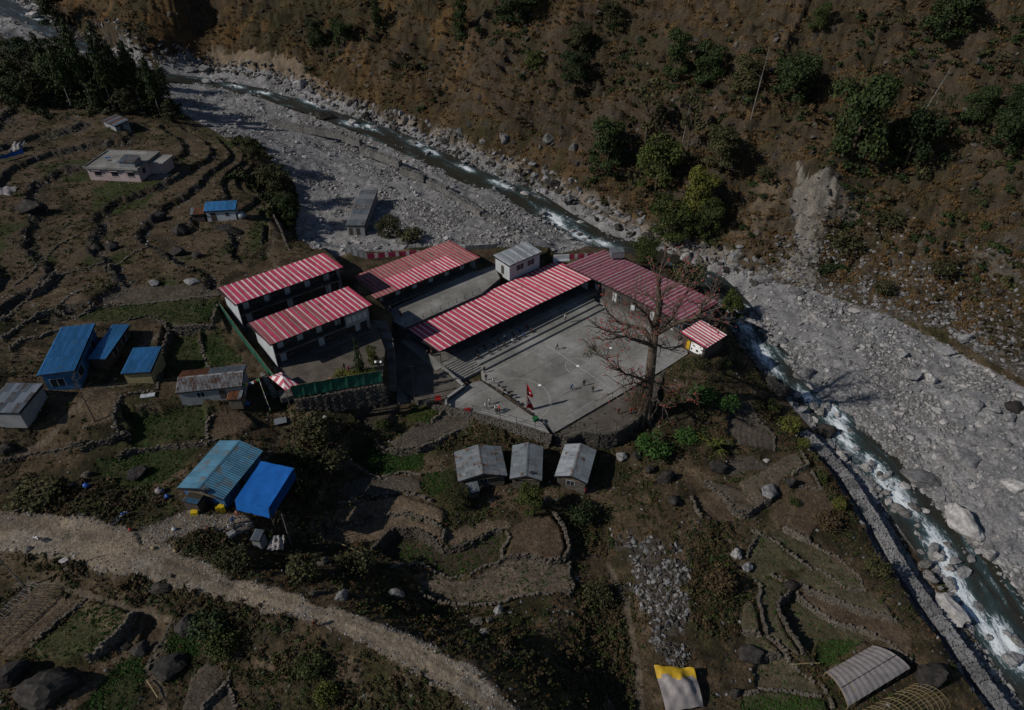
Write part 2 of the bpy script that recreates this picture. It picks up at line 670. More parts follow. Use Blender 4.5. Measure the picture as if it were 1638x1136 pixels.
CTRL = [
    # school terraces
    (775, 601, 0), (884, 680, -.3), (985, 620, 0), (1040, 560, 0), (950, 480, 0), (720, 630, 1.2), (650, 600, 1.4), (560, 600, 1.7), (470, 600, 1.6),
    (430, 650, -.3), (520, 655, -1.2), (600, 662, -1.2), (700, 672, -.7), (800, 694, -1.2), (870, 722, -3.4), (760, 680, -.9), (950, 730, -4), (1020, 705, -3.6),
    (1080, 650, -2), (1130, 605, -1), (1180, 575, -3.5), (690, 480, 5), (560, 430, 5), (450, 440, 5), (352, 515, 4.2), (385, 575, 2.6), (440, 625, 0.4),
    (345, 560, 2.2), (640, 412, 4.6), (740, 388, 3.6), (840, 385, 2.2), (900, 402, 1), (1000, 402, -1.5), (1100, 445, -2.8), (1165, 505, -4), (620, 380, 2.5),
    (500, 400, 5), (470, 405, 5),
    # gravel flats
    (560, 345, 1.3), (575, 385, 2.0), (470, 330, 1.6), (520, 255, 2.5), (650, 305, .5), (750, 340, -.4), (850, 372, -1.8), (420, 200, 4.5), (330, 170, 6.3), (260, 132, 8.3),
    (700, 320, 0), (600, 290, 1.2), (480, 385, 2.2), (640, 340, .9), (480, 225, 3.6),
    (1300, 500, -6), (1400, 540, -6.3), (1500, 640, -7.5), (1600, 700, -7.6), (1400, 640, -8.2), (1550, 780, -9.7), (1630, 860, -11), (1240, 490, -6.4), (1330, 580, -7.6),
    (1480, 720, -9.3), (1750, 900, -11),
    # left village
    (440, 360, 5.2), (437, 320, 5.6), (425, 400, 5.2), (390, 345, 6.6), (340, 350, 7.2), (215, 298, 10.2), (140, 296, 10.6), (60, 300, 11), (30, 240, 13), (180, 200, 13.5), (100, 180, 15),
    (250, 230, 11.5), (330, 220, 9.5), (385, 235, 7.5), (405, 265, 6.4), (290, 180, 9.5), (20, 400, 9.3), (100, 400, 8.6), (200, 400, 7.6), (300, 420, 6.4),
    (100, 470, 7.4), (30, 500, 7.2), (200, 500, 6), (300, 480, 5.6), (100, 555, 6), (120, 622, 5), (30, 665, 5), (225, 600, 4), (330, 635, 3), (270, 560, 4),
    (335, 540, 3.4), (150, 680, 4.6), (50, 720, 5.6), (250, 700, 3.4), (350, 680, 2.4), (420, 690, 1.3), (30, 780, 6.8), (-100, 300, 15), (-100, 500, 11), (-200, 700, 10),
    (230, 130, 10.5), (190, 110, 13), (120, 90, 15.5), (30, 90, 17.5), (-100, 150, 20), (-80, 40, 20),
    # track along the lower slope
    (20, 830, 7.4), (100, 860, 7.6), (200, 880, 7.4), (300, 915, 7), (400, 950, 6.6), (500, 985, 6.2), (600, 1020, 6), (700, 1070, 5.7), (790, 1130, 5.4), (-150, 850, 8),
    (345, 800, 6.6), (410, 830, 5.8), (300, 815, 7), (440, 875, 3.6), (100, 770, 6.6), (200, 755, 5.8), (230, 810, 6.8),
    (100, 960, 5.3), (200, 985, 5), (40, 1080, 5.5), (150, 1100, 4.6), (270, 1020, 4.2), (300, 1110, 3.6), (380, 1015, 4.8), (420, 1095, 4), (600, 1115, 4), (-150, 1000, 7), (30, 900, 6.4),
    (500, 1130, 3.6), (700, 1180, 4), (-100, 1180, 6), (300, 1200, 3), (900, 1220, 1), (1100, 1220, -6), (1400, 1200, -8.4), (1600, 1220, -10),
    # middle fields and gully
    (500, 870, .8), (480, 800, 1.5), (520, 765, .3), (560, 745, -1), (640, 745, -2), (700, 765, -2.6), (600, 822, -1.6), (700, 852, -2.6), (800, 832, -3.2), (880, 850, -3.5),
    (640, 872, -2.9), (750, 892, -3.7), (700, 955, -3.7), (800, 930, -4), (900, 930, -4.2), (540, 925, 3), (580, 970, 4.3), (660, 1000, 2.6), (750, 1010, .5), (850, 1010, -2.4),
    (900, 1060, -2.6), (860, 1100, 2.2), (930, 870, -5.6), (960, 930, -6.3), (990, 1000, -6.5), (1010, 1080, -6.6), (1020, 1130, -6.7), (465, 760, 3), (460, 900, 3.4), (460, 700, .2), (500, 680, -.6),
    (770, 775, -3.4), (845, 775, -3.7), (910, 775, -4), (940, 800, -4.8),
    # rubble knoll, right-hand terraces
    (1060, 880, -4.5), (1080, 960, -5), (1065, 1060, -5.6), (1000, 800, -4.5), (1110, 1040, -6), (1050, 740, -4), (1130, 725, -4), (1190, 690, -4.4), (1160, 640, -2.6), (1250, 740, -5.1),
    (1200, 780, -5.2), (1150, 800, -5.2), (1290, 760, -5.6), (1200, 870, -6.1), (1300, 860, -6.5), (1370, 870, -6.9), (1250, 960, -6.9), (1350, 970, -7.3), (1420, 990, -7.8), (1300, 1060, -7.5),
    (1400, 1080, -8), (1240, 1060, -7.1), (1470, 1070, -8.2), (1200, 1110, -7), (1520, 1140, -8.8), (1290, 712, -5.4), (1340, 790, -6.1), (1385, 850, -6.8), (1450, 935, -7.5), (1505, 1030, -8.1),
    (1550, 1115, -8.6), (1312, 722, -8.2), (1360, 800, -9.0), (1405, 870, -9.6), (1475, 968, -10.2), (1550, 1085, -11.2), (1215, 640, -5.4), (1250, 680, -6.5), (1195, 600, -5),
]
RIVER = [(-90, -32, 19, 4), (30, 20, 15, 5.5), (130, 72, 12, 4), (230, 119, 9, 2.6), (330, 131, 6.5, 2.4), (430, 151, 4.8, 2.3), (520, 181, 3, 2.6), (600, 206, 1.5, 4.2), (680, 242, 0, 4.2), (760, 281, -1.5, 4.4),
         (830, 311, -3, 4.2), (890, 350, -4, 3.6), (960, 390, -5.2, 3.6), (1060, 412, -5.8, 3.8), (1120, 447, -6.3, 4), (1172, 495, -7, 3.2), (1218, 560, -7.9, 2.8), (1275, 622, -8.8, 2.9), (1350, 690, -9.7, 3.3),
         (1416, 745, -10.3, 3.4), (1455, 800, -11, 3.4), (1522, 880, -12, 4.0), (1572, 960, -12.6, 4.4), (1618, 1030, -13.2, 4.8), (1705, 1140, -14.2, 5.0)]
FOOT = [(-120, -70, 22), (0, -25, 18), (110, 50, 14), (230, 98, 10.5), (300, 92, 9.5), (380, 112, 7.6), (455, 130, 5.9), (520, 163, 4.2), (600, 188, 2.7), (700, 226, 1.2), (780, 262, -.2), (860, 288, -1.8), (930, 325, -3),
        (1010, 368, -4.4), (1090, 402, -5.2), (1170, 425, -5.6), (1230, 450, -5.7), (1330, 470, -5.6), (1420, 505, -5.8), (1500, 525, -5.9), (1580, 575, -6.2), (1700, 645, -6.6), (1900, 760, -8)]
foot_w = [P(*p) for p in FOOT]


def UP(px, py):
    """the village bench stands this much above the first estimate"""
    return float(5.5 * sm(640, 540, px) * sm(760, 660, py) * (.5 + .5 * sm(330, 450, py)) * sm(120, 250, py))


def lifted(c):
    if (c[0] >= 455 and c[1] < 395) or (c[0] >= 250 and c[1] < 205):
        return c
    return (c[0], c[1], c[2] + UP(c[0], c[1]))


ctrl_w = [P(*lifted(c)) for c in CTRL] + [P(*r[:3]) for r in RIVER] + foot_w
# the far valley side rises from its foot; gentler debris apron at the downstream end
for i, p in enumerate(foot_w):
    a = foot_w[max(0, i - 1)]
    b = foot_w[min(len(foot_w) - 1, i + 1)]
    t = (b - a).normalized()
    nrm = Vector((-t.y, t.x, 0))
    if nrm.y < 0:
        nrm = -nrm
    f = i / (len(foot_w) - 1)
    k = 0.82 if f < .75 else (0.62 if f < .85 else 0.45)
    for d, h in ((9, 9 * k * (1.1 if f < .72 else 0.8)), (24, 24 * k), (50, 48 * max(k, .7)), (95, 88 * .9), (170, 165 * .92), (280, 290 * .9)):
        ctrl_w.append(Vector((p.x + nrm.x * d, p.y + nrm.y * d, p.z + h)))

# fan-shaped grid: finer close by, coarser up the valley
ys = [24.0]
while ys[-1] < 520:
    y = ys[-1]
    ys.append(y + (0.2 + 0.0022 * (y - 24) if y < 230 else 0.65 + 0.012 * (y - 230)))
GY = np.array(ys)
NU = 1000
GU = np.linspace(-1.34, 1.30, NU)
KX = 0.547
U2, Y2 = np.meshgrid(GU, GY)
X2 = U2 * KX * (Y2 + 71)
NV = len(GY)


def tps_fit(pts, lam):
    n = len(pts)
    xy = np.array([(p.x, p.y) for p in pts]) / 50
    z = np.array([p.z for p in pts])
    r2 = ((xy[:, None] - xy[None]) ** 2).sum(-1)
    K = 0.5 * r2 * np.log(r2 + 1e-12) + lam * np.eye(n)
    Pm = np.hstack([np.ones((n, 1)), xy])
    A = np.zeros((n + 3, n + 3))
    A[:n, :n] = K
    A[:n, n:] = Pm
    A[n:, :n] = Pm.T
    w = np.linalg.solve(A, np.concatenate([z, np.zeros(3)]))
    return xy, w


def tps_eval(model, x, y):
    xy, w = model
    n = len(xy)
    out = w[n] + w[n + 1] * x / 50 + w[n + 2] * y / 50
    for i in range(n):
        r2 = (x / 50 - xy[i, 0]) ** 2 + (y / 50 - xy[i, 1]) ** 2 + 1e-12
        out = out + w[i] * 0.5 * r2 * np.log(r2)
    return out


MODEL = tps_fit(ctrl_w, 2e-4)
# evaluated on every second grid line, then filled in between
rows = np.unique(np.append(np.arange(0, NV, 3), NV - 1))
colsn = np.unique(np.append(np.arange(0, NU, 4), NU - 1))
Zc = tps_eval(MODEL, X2[np.ix_(rows, colsn)], Y2[np.ix_(rows, colsn)])
Zr = np.array([np.interp(np.arange(NU), colsn, Zc[i]) for i in range(len(rows))])
Z2 = np.empty((NV, NU))
for j in range(NU):
    Z2[:, j] = np.interp(np.arange(NV), rows, Zr[:, j])
Z0 = Z2.copy()
ZCUR = [Z2]


def HF(x, y):
    """height of the ground at world x, y (arrays or numbers)"""
    x = np.asarray(x, float)
    y = np.asarray(y, float)
    v = np.clip(np.interp(y, GY, np.arange(NV)), 0, NV - 1.001)
    u = np.clip((x / (KX * (y + 71)) - GU[0]) / (GU[1] - GU[0]), 0, NU - 1.001)
    vi = v.astype(int)
    ui = u.astype(int)
    fv = v - vi
    fu = u - ui
    Z = ZCUR[0]
    return (Z[vi, ui] * (1 - fu) + Z[vi, ui + 1] * fu) * (1 - fv) + (Z[vi + 1, ui] * (1 - fu) + Z[vi + 1, ui + 1] * fu) * fv


_TT = np.concatenate([np.arange(30, 330, 0.5), np.arange(330, 700, 1.5)])


def G(px, py):
    """the ground point seen at a photo pixel"""
    d = ray(px, py)
    x = d[0] * _TT
    y = d[1] * _TT
    z = HC + d[2] * _TT
    dz = z - HF(x, y)
    k = np.argmax(dz < 0)
    if k == 0:
        k = len(_TT) - 1
    a, b = dz[k - 1], dz[k]
    t = _TT[k - 1] + (_TT[k] - _TT[k - 1]) * (a / (a - b) if a != b else 0)
    x, y = d[0] * t, d[1] * t
    return Vector((x, y, float(HF(x, y))))


def GP(pts):
    return [G(*p) for p in pts]


# land cover maps
CLS = np.zeros((NV, NU), np.int16)          # 0 ground, 1 hillside, 2 river bed, 3 road, 4 footpath, 10+ fields
foot_d, foot_i, foot_s = polyline_dist(X2, Y2, foot_w)
sgn = np.sign(polyline_dist(np.array([foot_w[10].x]), np.array([foot_w[10].y + 60.0]), foot_w)[2][0])
DH = foot_d * foot_s * sgn                  # distance uphill from the foot of the far valley side
HILL = DH > 0
riv_w = [P(*r[:3]) for r in RIVER]
riv_d, riv_i, _ = polyline_dist(X2, Y2, riv_w)
riv_hw = np.interp(riv_i, range(len(RIVER)), [r[3] for r in RIVER]) * (.52 + .5 * fbm(X2 / 6 + 33, Y2 / 6, 3))
riv_z = np.interp(riv_i, range(len(RIVER)), [r[2] for r in RIVER])

# --- rough ground everywhere, ledges and gullies on the valley side
n_big = fbm(X2 / 22, Y2 / 22, 4)
n_mid = fbm(X2 / 6, Y2 / 6, 4)
n_fin = fbm(X2 / 1.3 + 40, Y2 / 1.3, 3)
hm = sm(2, 14, DH)
strat = Z2 + 3.5 * (fbm(X2 / 30 + 5, Y2 / 30, 3) - .5) * 2 - 0.12 * X2
step = 3.1
fr = (strat / step) % 1.0
ledge = (sm(.15, .85, fr) - fr) * step
flen = np.concatenate([[0], np.cumsum([(foot_w[i + 1] - foot_w[i]).length for i in range(len(foot_w) - 1)])])
ALONG = np.interp(foot_i, range(len(foot_w)), flen)
gul = 1 - np.abs(2 * fbm(ALONG / 17 + .9 * n_big, DH / 70 + 3, 3) - 1)
gul = sm(.62, 1.0, gul) * (.5 + n_big)
rockband = np.exp(-((DH - 24 - 10 * (n_big - .5)) / 13) ** 2) * sm(6.5, 8.5, foot_i) * sm(14.5, 12, foot_i)
ridge = 1 - np.abs(2 * fbm((X2 + .6 * Y2) / 26, (Y2 - .6 * X2) / 60, 4) - 1)
hill_rel = -2.6 * gul + ledge * (0.35 + 0.9 * n_big) * (1.35 + 1.2 * rockband) + (n_big - .5) * 7 + (n_mid - .5) * 6.0 + (n_fin - .5) * 2.0 - (ridge - .7) * 5
Z2 += np.where(HILL, hm * hill_rel, 0)
# scree apron below the scars at the downstream end is smoother
bank = sm(1, 0, np.abs(DH - 3) / 6.0)
Z2 += np.where((DH > -4) & (foot_i < 15.5), bank * ((n_mid - .5) * 3.0 + (n_fin - .5) * 0.8), 0)
Z2 += np.where(HILL, 0, (n_mid - .5) * 0.9 + (n_fin - .5) * 0.3)

SCAR = [P(*p) for p in ()]
# --- stepped terraces on the upper left slope
VIL = GP([(0, 470), (0, 210), (60, 175), (150, 195), (260, 200), (330, 205), (395, 245), (430, 300), (430, 385), (350, 450), (330, 490), (180, 520), (90, 520)])
VIL = [(-200, VIL[0].y)] + [(-220, VIL[1].y)] + [(p.x, p.y) for p in VIL[2:]]
mv = inpoly(X2, Y2, VIL)
q = Z2 - (n_mid - .5) * .75 + (fbm(X2 / 48 + 3, Y2 / 48, 3) - .5) * 3.2
stp = 1.15
f_ = (q / stp) % 1.0
Z2 += np.where(mv, ((sm(.82, .98, f_) - f_) * stp) * 1.0 - (n_mid - .5) * .5, 0)
TERR_EDGE = mv & (f_ > .76)
# --- the same, gently, below the track
LOW = [(p.x, p.y) for p in GP([(20, 900), (300, 950), (620, 1060), (700, 1136), (-60, 1136), (-60, 900)])]
ml = inpoly(X2, Y2, LOW)


def flatten(poly, z, cls=None, keep=0.0, soft=0.0):
    m = inpoly(X2, Y2, poly)
    Z2[m] = z + keep * (Z2[m] - z)
    if cls is not None:
        CLS[m] = cls
    return m


# --- river bed
rd = riv_d - riv_hw
carve = riv_z - 0.55 + np.maximum(0, rd) * 0.42
near = rd < 4.5
Z2[near] = np.minimum(Z2, carve + (n_fin - .5) * .5)[near]
inb = rd < 0
Z2[inb] = (riv_z - 0.5 + (n_fin - .5) * 0.9 + (n_mid - .5) * .5)[inb]
bedpoly = GP([(255, 100), (215, 128), (290, 180), (360, 220), (420, 235), (440, 262), (470, 290), (480, 330), (475, 380), (500, 398), (560, 400), (640, 400), (700, 392), (760, 400), (850, 392), (900, 405), (985, 395),
              (1040, 380), (985, 355), (900, 310), (800, 262), (700, 220), (600, 183), (520, 160), (455, 118), (380, 98), (300, 84)])
bedpoly2 = GP([(1060, 392), (1160, 445), (1195, 505), (1225, 580), (1265, 650), (1330, 720), (1400, 800), (1480, 900), (1560, 1010), (1640, 1110), (1800, 1200), (1900, 900), (1800, 720), (1690, 650), (1600, 600),
               (1500, 545), (1420, 505), (1330, 475), (1240, 450), (1160, 420)])
bedpoly3 = GP([(-60, -50), (-60, 30), (20, 75), (90, 70), (170, 118), (260, 128), (240, 96), (150, 72), (100, 40), (30, -20)])
for bp in (bedpoly, bedpoly2, bedpoly3):
    CLS[inpoly(X2, Y2, [(p.x, p.y) for p in bp])] = 2
CLS[(rd < 1.5) & (CLS == 0)] = 2
CLS[HILL & ((CLS == 0) | (DH > 1.5))] = 1
gm = CLS == 2
Z2 += np.where(gm & ~inb, (n_mid - .5) * .8 + (n_fin - .5) * .25, 0)

# --- the track
ROAD = [(-150, 845, 62), (0, 845, 60), (60, 850, 62), (130, 862, 68), (210, 882, 66), (290, 915, 50), (370, 942, 42), (450, 962, 38), (520, 985, 38), (600, 1015, 40), (680, 1055, 46), (740, 1092, 52), (800, 1140, 56), (860, 1200, 60)]
road_w = [G(r[0], r[1]) for r in ROAD]
road_hw = [.76 * r[2] / 2 / (FPX / (G(r[0], r[1]) - Vector((0, 0, HC))).length) / 0.86 for r in ROAD]
rdd, rdi, _ = polyline_dist(X2, Y2, road_w)
rzz = np.interp(rdi, range(len(ROAD)), [p.z for p in road_w])
rhw = np.interp(rdi, range(len(ROAD)), road_hw) + (n_mid - .5) * 1.6 + (n_fin - .5) * .8
w_ = sm(1.6, 0.3, rdd / rhw)
Z2[:] = Z2 * (1 - w_) + (rzz + (n_fin - .5) * .12 - 0.12 * np.cos(rdi * 0) * sm(.4, 0, np.abs(np.abs(rdd / rhw) - .45))) * w_
CLS[rdd < rhw] = 3
yard = [(p.x, p.y) for p in GP([(215, 850), (250, 835), (300, 815), (330, 822), (400, 828), (408, 845), (372, 860), (330, 850), (260, 868), (225, 872)])]
flatten(yard, float(np.mean([HF(*p) for p in yard])), 3, .4)

# --- fields: (crop frame, corner points, cover, crop, label)
Za = (460, 620, 3.033)
Zb = (900, 620, 3.64)
Zc_ = (950, 840, 2.381)
Zd = (0, 440, 3.4125)
Ze = (0, 860, 3.276)
FIELDS = [
    (Za, [(490, 262), (640, 165), (800, 100), (900, 140), (880, 195), (760, 235), (640, 288), (530, 292)], 'grey', 'bare grey plot under the court wall'),
    (Za, [(300, 352), (400, 285), (450, 322), (560, 332), (650, 322), (660, 380), (590, 405), (450, 430), (330, 388)], 'crop', 'lush green vegetable plot'),
    (Za, [(370, 440), (560, 430), (640, 442), (650, 490), (560, 500), (470, 520), (250, 550), (280, 480)], 'grey', 'grey plot below the vegetable plot'),
    (Za, [(650, 425), (740, 410), (810, 395), (820, 480), (700, 530), (655, 480)], 'greend', 'weedy plot beside the tin huts'),
    (Za, [(250, 590), (440, 545), (560, 522), (700, 562), (765, 590), (750, 650), (600, 606), (480, 612), (390, 640), (200, 680)], 'tan', 'tan ploughed strip with rows of stubble'),
    (Za, [(165, 705), (390, 660), (500, 622), (600, 622), (700, 662), (758, 700), (740, 750), (620, 692), (500, 702), (430, 745), (300, 770), (160, 770)], 'tan', 'lower tan ploughed strip'),
    (Za, [(772, 690), (800, 692), (880, 664), (1000, 644), (1080, 652), (1060, 690), (990, 690), (880, 742), (790, 772), (745, 752)], 'tanb', 'narrow brown strip between stone walls'),
    (Za, [(1085, 685), (1150, 640), (1210, 618), (1270, 612), (1320, 662), (1350, 770), (1320, 828), (1270, 835), (1190, 812), (1060, 808), (1085, 745)], 'brown', 'round dark brown field'),
    (Za, [(450, 790), (520, 722), (620, 720), (720, 772), (760, 802), (900, 772), (980, 712), (1050, 700), (1040, 800), (980, 850), (880, 908), (800, 930), (700, 890), (560, 868), (480, 842)], 'beds', 'sunken plot with dark vegetable beds'),
    (Za, [(640, 935), (720, 905), (800, 945), (900, 932), (1030, 852), (1180, 835), (1290, 862), (1360, 852), (1365, 900), (1380, 970), (1350, 1005), (1280, 1000), (1180, 1010), (1050, 1050), (850, 1050), (700, 1040), (640, 1000)], 'tanp', 'large tan field with dotted rows'),
    (Za, [(560, 130), (650, 90), (740, 110), (690, 160), (600, 160)], 'greeny', 'small yellow green plot'),
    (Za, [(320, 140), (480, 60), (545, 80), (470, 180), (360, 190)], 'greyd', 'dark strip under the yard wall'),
    (Zb, [(960, 130), (1080, 92), (1120, 170), (1220, 282), (1225, 362), (1130, 350), (1000, 330), (950, 260)], 'grey', 'grey plot under the tree shadow'),
    (Zb, [(950, 425), (1100, 402), (1200, 470), (1180, 478), (1060, 488), (1000, 535), (950, 500)], 'grey', 'small grey plot among boulders'),
    (Zb, [(1030, 545), (1180, 480), (1290, 400), (1370, 372), (1420, 450), (1330, 498), (1280, 522), (1250, 580), (1150, 590), (1200, 655), (1050, 738), (1000, 710), (970, 662), (1080, 660)], 'tanp', 'stepped pale field with scattered greens'),
    (Zb, [(1345, 512), (1430, 478), (1500, 585), (1372, 570)], 'brown', 'little brown corner plot above the river wall'),
    (Zb, [(830, 542), (960, 560), (1060, 600), (1080, 655), (980, 655), (870, 580)], 'greyb', 'crescent of dry soil'),
    (Zb, [(762, 640), (830, 612), (960, 668), (1000, 788), (900, 790), (800, 732)], 'brown', 'rough brown plot with straw'),
    (Zb, [(1200, 740), (1300, 650), (1372, 580), (1500, 592), (1580, 680), (1560, 760), (1480, 800), (1440, 870), (1380, 900), (1280, 820)], 'brown', 'brown plot with rock outcrops'),
    (Zc_, [(600, 22), (650, 30), (740, 108), (830, 158), (700, 175), (660, 190), (600, 200), (575, 125)], 'olive', 'olive strip at the head of the terraces'),
    (Zc_, [(735, 15), (830, 75), (960, 165), (1030, 242), (960, 232), (880, 172), (800, 148), (740, 100), (660, 40)], 'olive', 'long olive strip beside the river wall'),
    (Zc_, [(850, 60), (900, 92), (1010, 188), (1040, 235), (990, 190), (900, 130)], 'brown', 'thin brown outer strip'),
    (Zc_, [(610, 205), (660, 195), (730, 235), (745, 255), (700, 290), (697, 325), (730, 400), (790, 490), (720, 450), (655, 410), (625, 290), (632, 240)], 'olive', 'narrow curving olive strip'),
    (Zc_, [(765, 200), (830, 160), (890, 180), (960, 240), (1040, 250), (1120, 300), (1155, 360), (1070, 332), (1010, 320), (930, 290), (810, 232)], 'olive2', 'olive terrace above the middle wall'),
    (Zc_, [(765, 262), (830, 245), (930, 300), (1010, 330), (1150, 370), (1215, 430), (1215, 510), (1110, 436), (1010, 390), (930, 375), (850, 325)], 'brown', 'brown terrace between two long walls'),
    (Zc_, [(760, 268), (850, 332), (930, 382), (1010, 398), (1080, 425), (1060, 455), (940, 440), (850, 450), (825, 500), (780, 460), (735, 395), (702, 320), (705, 290)], 'olive', 'wide dim terrace under a stone wall'),
    (Zc_, [(832, 500), (850, 458), (940, 440), (1020, 455), (880, 555), (835, 530)], 'greend', 'small green plot by the plastic tunnel'),
    (Zc_, [(575, 400), (640, 422), (705, 465), (700, 495), (640, 495), (585, 470)], 'olive2', 'upper wedge terrace'),
    (Zc_, [(640, 505), (705, 500), (780, 560), (855, 610), (880, 660), (740, 640), (620, 630), (600, 560)], 'olive2', 'lower wedge terrace'),
    (Zc_, [(565, 640), (700, 638), (880, 668), (900, 720), (560, 720)], 'crops', 'terrace sown with green rows'),
    (Zc_, [(572, 300), (600, 280), (625, 330), (635, 412), (560, 395)], 'olive', 'small triangular plot'),
    (Zd, [(520, 150), (650, 82), (820, 65), (1000, 52), (1190, 78), (1200, 108), (1000, 130), (800, 150), (600, 165)], 'greyb', 'long grey plot above the green one'),
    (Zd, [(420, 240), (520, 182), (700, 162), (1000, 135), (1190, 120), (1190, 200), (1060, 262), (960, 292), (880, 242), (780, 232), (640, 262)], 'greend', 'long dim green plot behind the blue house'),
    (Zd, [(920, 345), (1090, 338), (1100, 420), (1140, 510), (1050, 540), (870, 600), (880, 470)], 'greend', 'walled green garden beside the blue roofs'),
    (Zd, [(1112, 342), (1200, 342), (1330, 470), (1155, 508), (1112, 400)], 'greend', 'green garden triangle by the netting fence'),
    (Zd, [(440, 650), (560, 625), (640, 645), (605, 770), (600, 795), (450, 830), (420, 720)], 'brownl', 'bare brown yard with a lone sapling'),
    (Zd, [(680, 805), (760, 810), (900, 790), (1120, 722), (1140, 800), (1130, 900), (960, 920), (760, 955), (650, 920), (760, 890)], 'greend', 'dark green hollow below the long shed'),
    (Zd, [(1150, 762), (1330, 742), (1400, 802), (1320, 850), (1200, 900), (1150, 870)], 'brown', 'small square of dark soil'),
    (Zd, [(160, 940), (340, 920), (450, 915), (430, 940), (270, 975), (140, 1000)], 'brown', 'slim strip under the footpath'),
    (Zd, [(520, 1040), (700, 985), (960, 940), (1120, 935), (1060, 1010), (900, 1120), (700, 1160), (560, 1120)], 'greend', 'rough green slope behind the tea house'),
    (Ze, [(462, 342), (590, 352), (690, 398), (640, 470), (490, 598), (360, 640), (200, 622), (180, 562), (350, 440)], 'tang', 'tan field with patches of green'),
    (Ze, [(-40, 470), (140, 262), (280, 320), (330, 312), (445, 322), (160, 560), (60, 620), (-60, 600)], 'tanb', 'plot under the bamboo hoops'),
    (Ze, [(785, 432), (885, 442), (832, 565), (795, 588), (740, 560)], 'brown', 'small brown plot by the boulders'),
    (Ze, [(895, 525), (1010, 512), (1062, 600), (960, 632), (890, 592)], 'crop', 'bright patch of clover'),
    (Ze, [(950, 905), (1000, 722), (1085, 650), (1192, 690), (1080, 905)], 'greyb', 'grey plot at the road foot'),
    (Ze, [(1090, 900), (1192, 765), (1245, 905)], 'greyb', 'grey wedge plot beside it'),
    (Ze, [(430, 905), (520, 780), (650, 640), (740, 610), (770, 700), (700, 905)], 'greend', 'grass slope beside the stone path'),
]
COVER = {
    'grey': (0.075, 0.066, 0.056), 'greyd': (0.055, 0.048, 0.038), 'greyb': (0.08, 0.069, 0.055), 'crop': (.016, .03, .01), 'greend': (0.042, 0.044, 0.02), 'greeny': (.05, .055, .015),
    'tan': (0.125, 0.096, 0.068), 'tanb': (0.105, 0.081, 0.058), 'tanp': (0.108, 0.09, 0.071), 'tang': (0.105, 0.086, 0.052), 'brown': (0.08, 0.06, 0.042), 'brownl': (0.095, 0.073, 0.05),
    'beds': (0.05, 0.04, 0.03), 'olive': (0.078, 0.069, 0.046), 'olive2': (0.082, 0.072, 0.049), 'crops': (0.062, 0.06, 0.034),
}
FDZ = {'narrow curving olive strip': .35, 'wide dim terrace under a stone wall': -.9, 'small triangular plot': .6, 'upper wedge terrace': .4, 'lower wedge terrace': -.3, 'small green plot by the plastic tunnel': -1.1, 'brown terrace between two long walls': -.25,
       'olive terrace above the middle wall': .2, 'sunken plot with dark vegetable beds': -.9, 'tan ploughed strip with rows of stubble': .3, 'round dark brown field': .3, 'large tan field with dotted rows': -.3, 'lush green vegetable plot': -.7, 'bare grey plot under the court wall': .4,
       'tan field with patches of green': .9, 'dark green hollow below the long shed': -1.3, 'bare brown yard with a lone sapling': -.5, 'walled green garden beside the blue roofs': -.9, 'stepped pale field with scattered greens': .5, 'rough brown plot with straw': -.5, 'crescent of dry soil': .5,
       'small grey plot among boulders': -.3, 'grey plot at the road foot': .5, 'small brown plot by the boulders': -.5}
FW = []
for k, (fr_, pts, cov, lab) in enumerate(FIELDS):
    pp = ZM(*fr_, pts)
    cx = sum(p[0] for p in pp) / len(pp)
    cy = sum(p[1] for p in pp) / len(pp)
    d_ = ray(cx, cy)
    hits = [G(*p) for p in pp]
    zf = float(np.median([h.z for h in hits] + [G(cx, cy).z] * 3)) + FDZ.get(lab, 0)
    poly = [P(p[0], p[1], zf) for p in pp]
    FW.append((poly, zf, cov, lab))
for k, (poly, zf, cov, lab) in enumerate(FW):
    keep = 0.4 if cov in ('greend', 'greeny') else (.9 if cov == 'brownl' else 0.08)
    m = inpoly(X2, Y2, poly)
    Z2[m] = zf + keep * (Z2[m] - zf) + (n_fin[m] - .5) * .12
    CLS[m] = 10 + k

# soften the cut edges of the plots by a cell or two
bd_ = np.zeros(CLS.shape, bool)
bd_[:, 1:] |= CLS[:, 1:] != CLS[:, :-1]
bd_[1:, :] |= CLS[1:, :] != CLS[:-1, :]
bd_ &= ~HILL
for _ in range(3):
    q_ = bd_.copy()
    q_[1:] |= bd_[:-1]
    q_[:-1] |= bd_[1:]
    q_[:, 1:] |= bd_[:, :-1]
    q_[:, :-1] |= bd_[:, 1:]
    bd_ = q_
for _ in range(2):
    zb_ = Z2.copy()
    zb_[1:-1, 1:-1] = (Z2[1:-1, 1:-1] * 2 + Z2[:-2, 1:-1] + Z2[2:, 1:-1] + Z2[1:-1, :-2] + Z2[1:-1, 2:]) / 6
    Z2[bd_] = zb_[bd_]

# --- the shadowed path between the terrace rim and the river wall
RW = [(1285, 690, -7.0), (1325, 730, -7.6), (1358, 768, -8.0), (1398, 832, -8.5), (1438, 903, -9.2), (1480, 962, -9.8), (1532, 1033, -10.4), (1572, 1090, -11.0), (1640, 1180, -11.6)]
rw_w = [P(*p) for p in RW]
wd_, wi_, wsd_ = polyline_dist(X2, Y2, rw_w)
wl_ = polyline_dist(np.array([rw_w[3].x - 5]), np.array([rw_w[3].y - 2.0]), rw_w)[2][0]
wz_ = np.interp(wi_, range(len(RW)), [p[2] for p in RW])
on_ = (wi_ > .02) & (wi_ < len(RW) - 1.02)
m = on_ & (wsd_ == wl_) & (wd_ < 3.4 + (n_mid - .5) * 1.2)
Z2[m] = (wz_ - .9 + (n_fin - .5) * .3)[m]
CLS[m] = 2
m = on_ & (wsd_ != wl_) & (wd_ < 4.5)
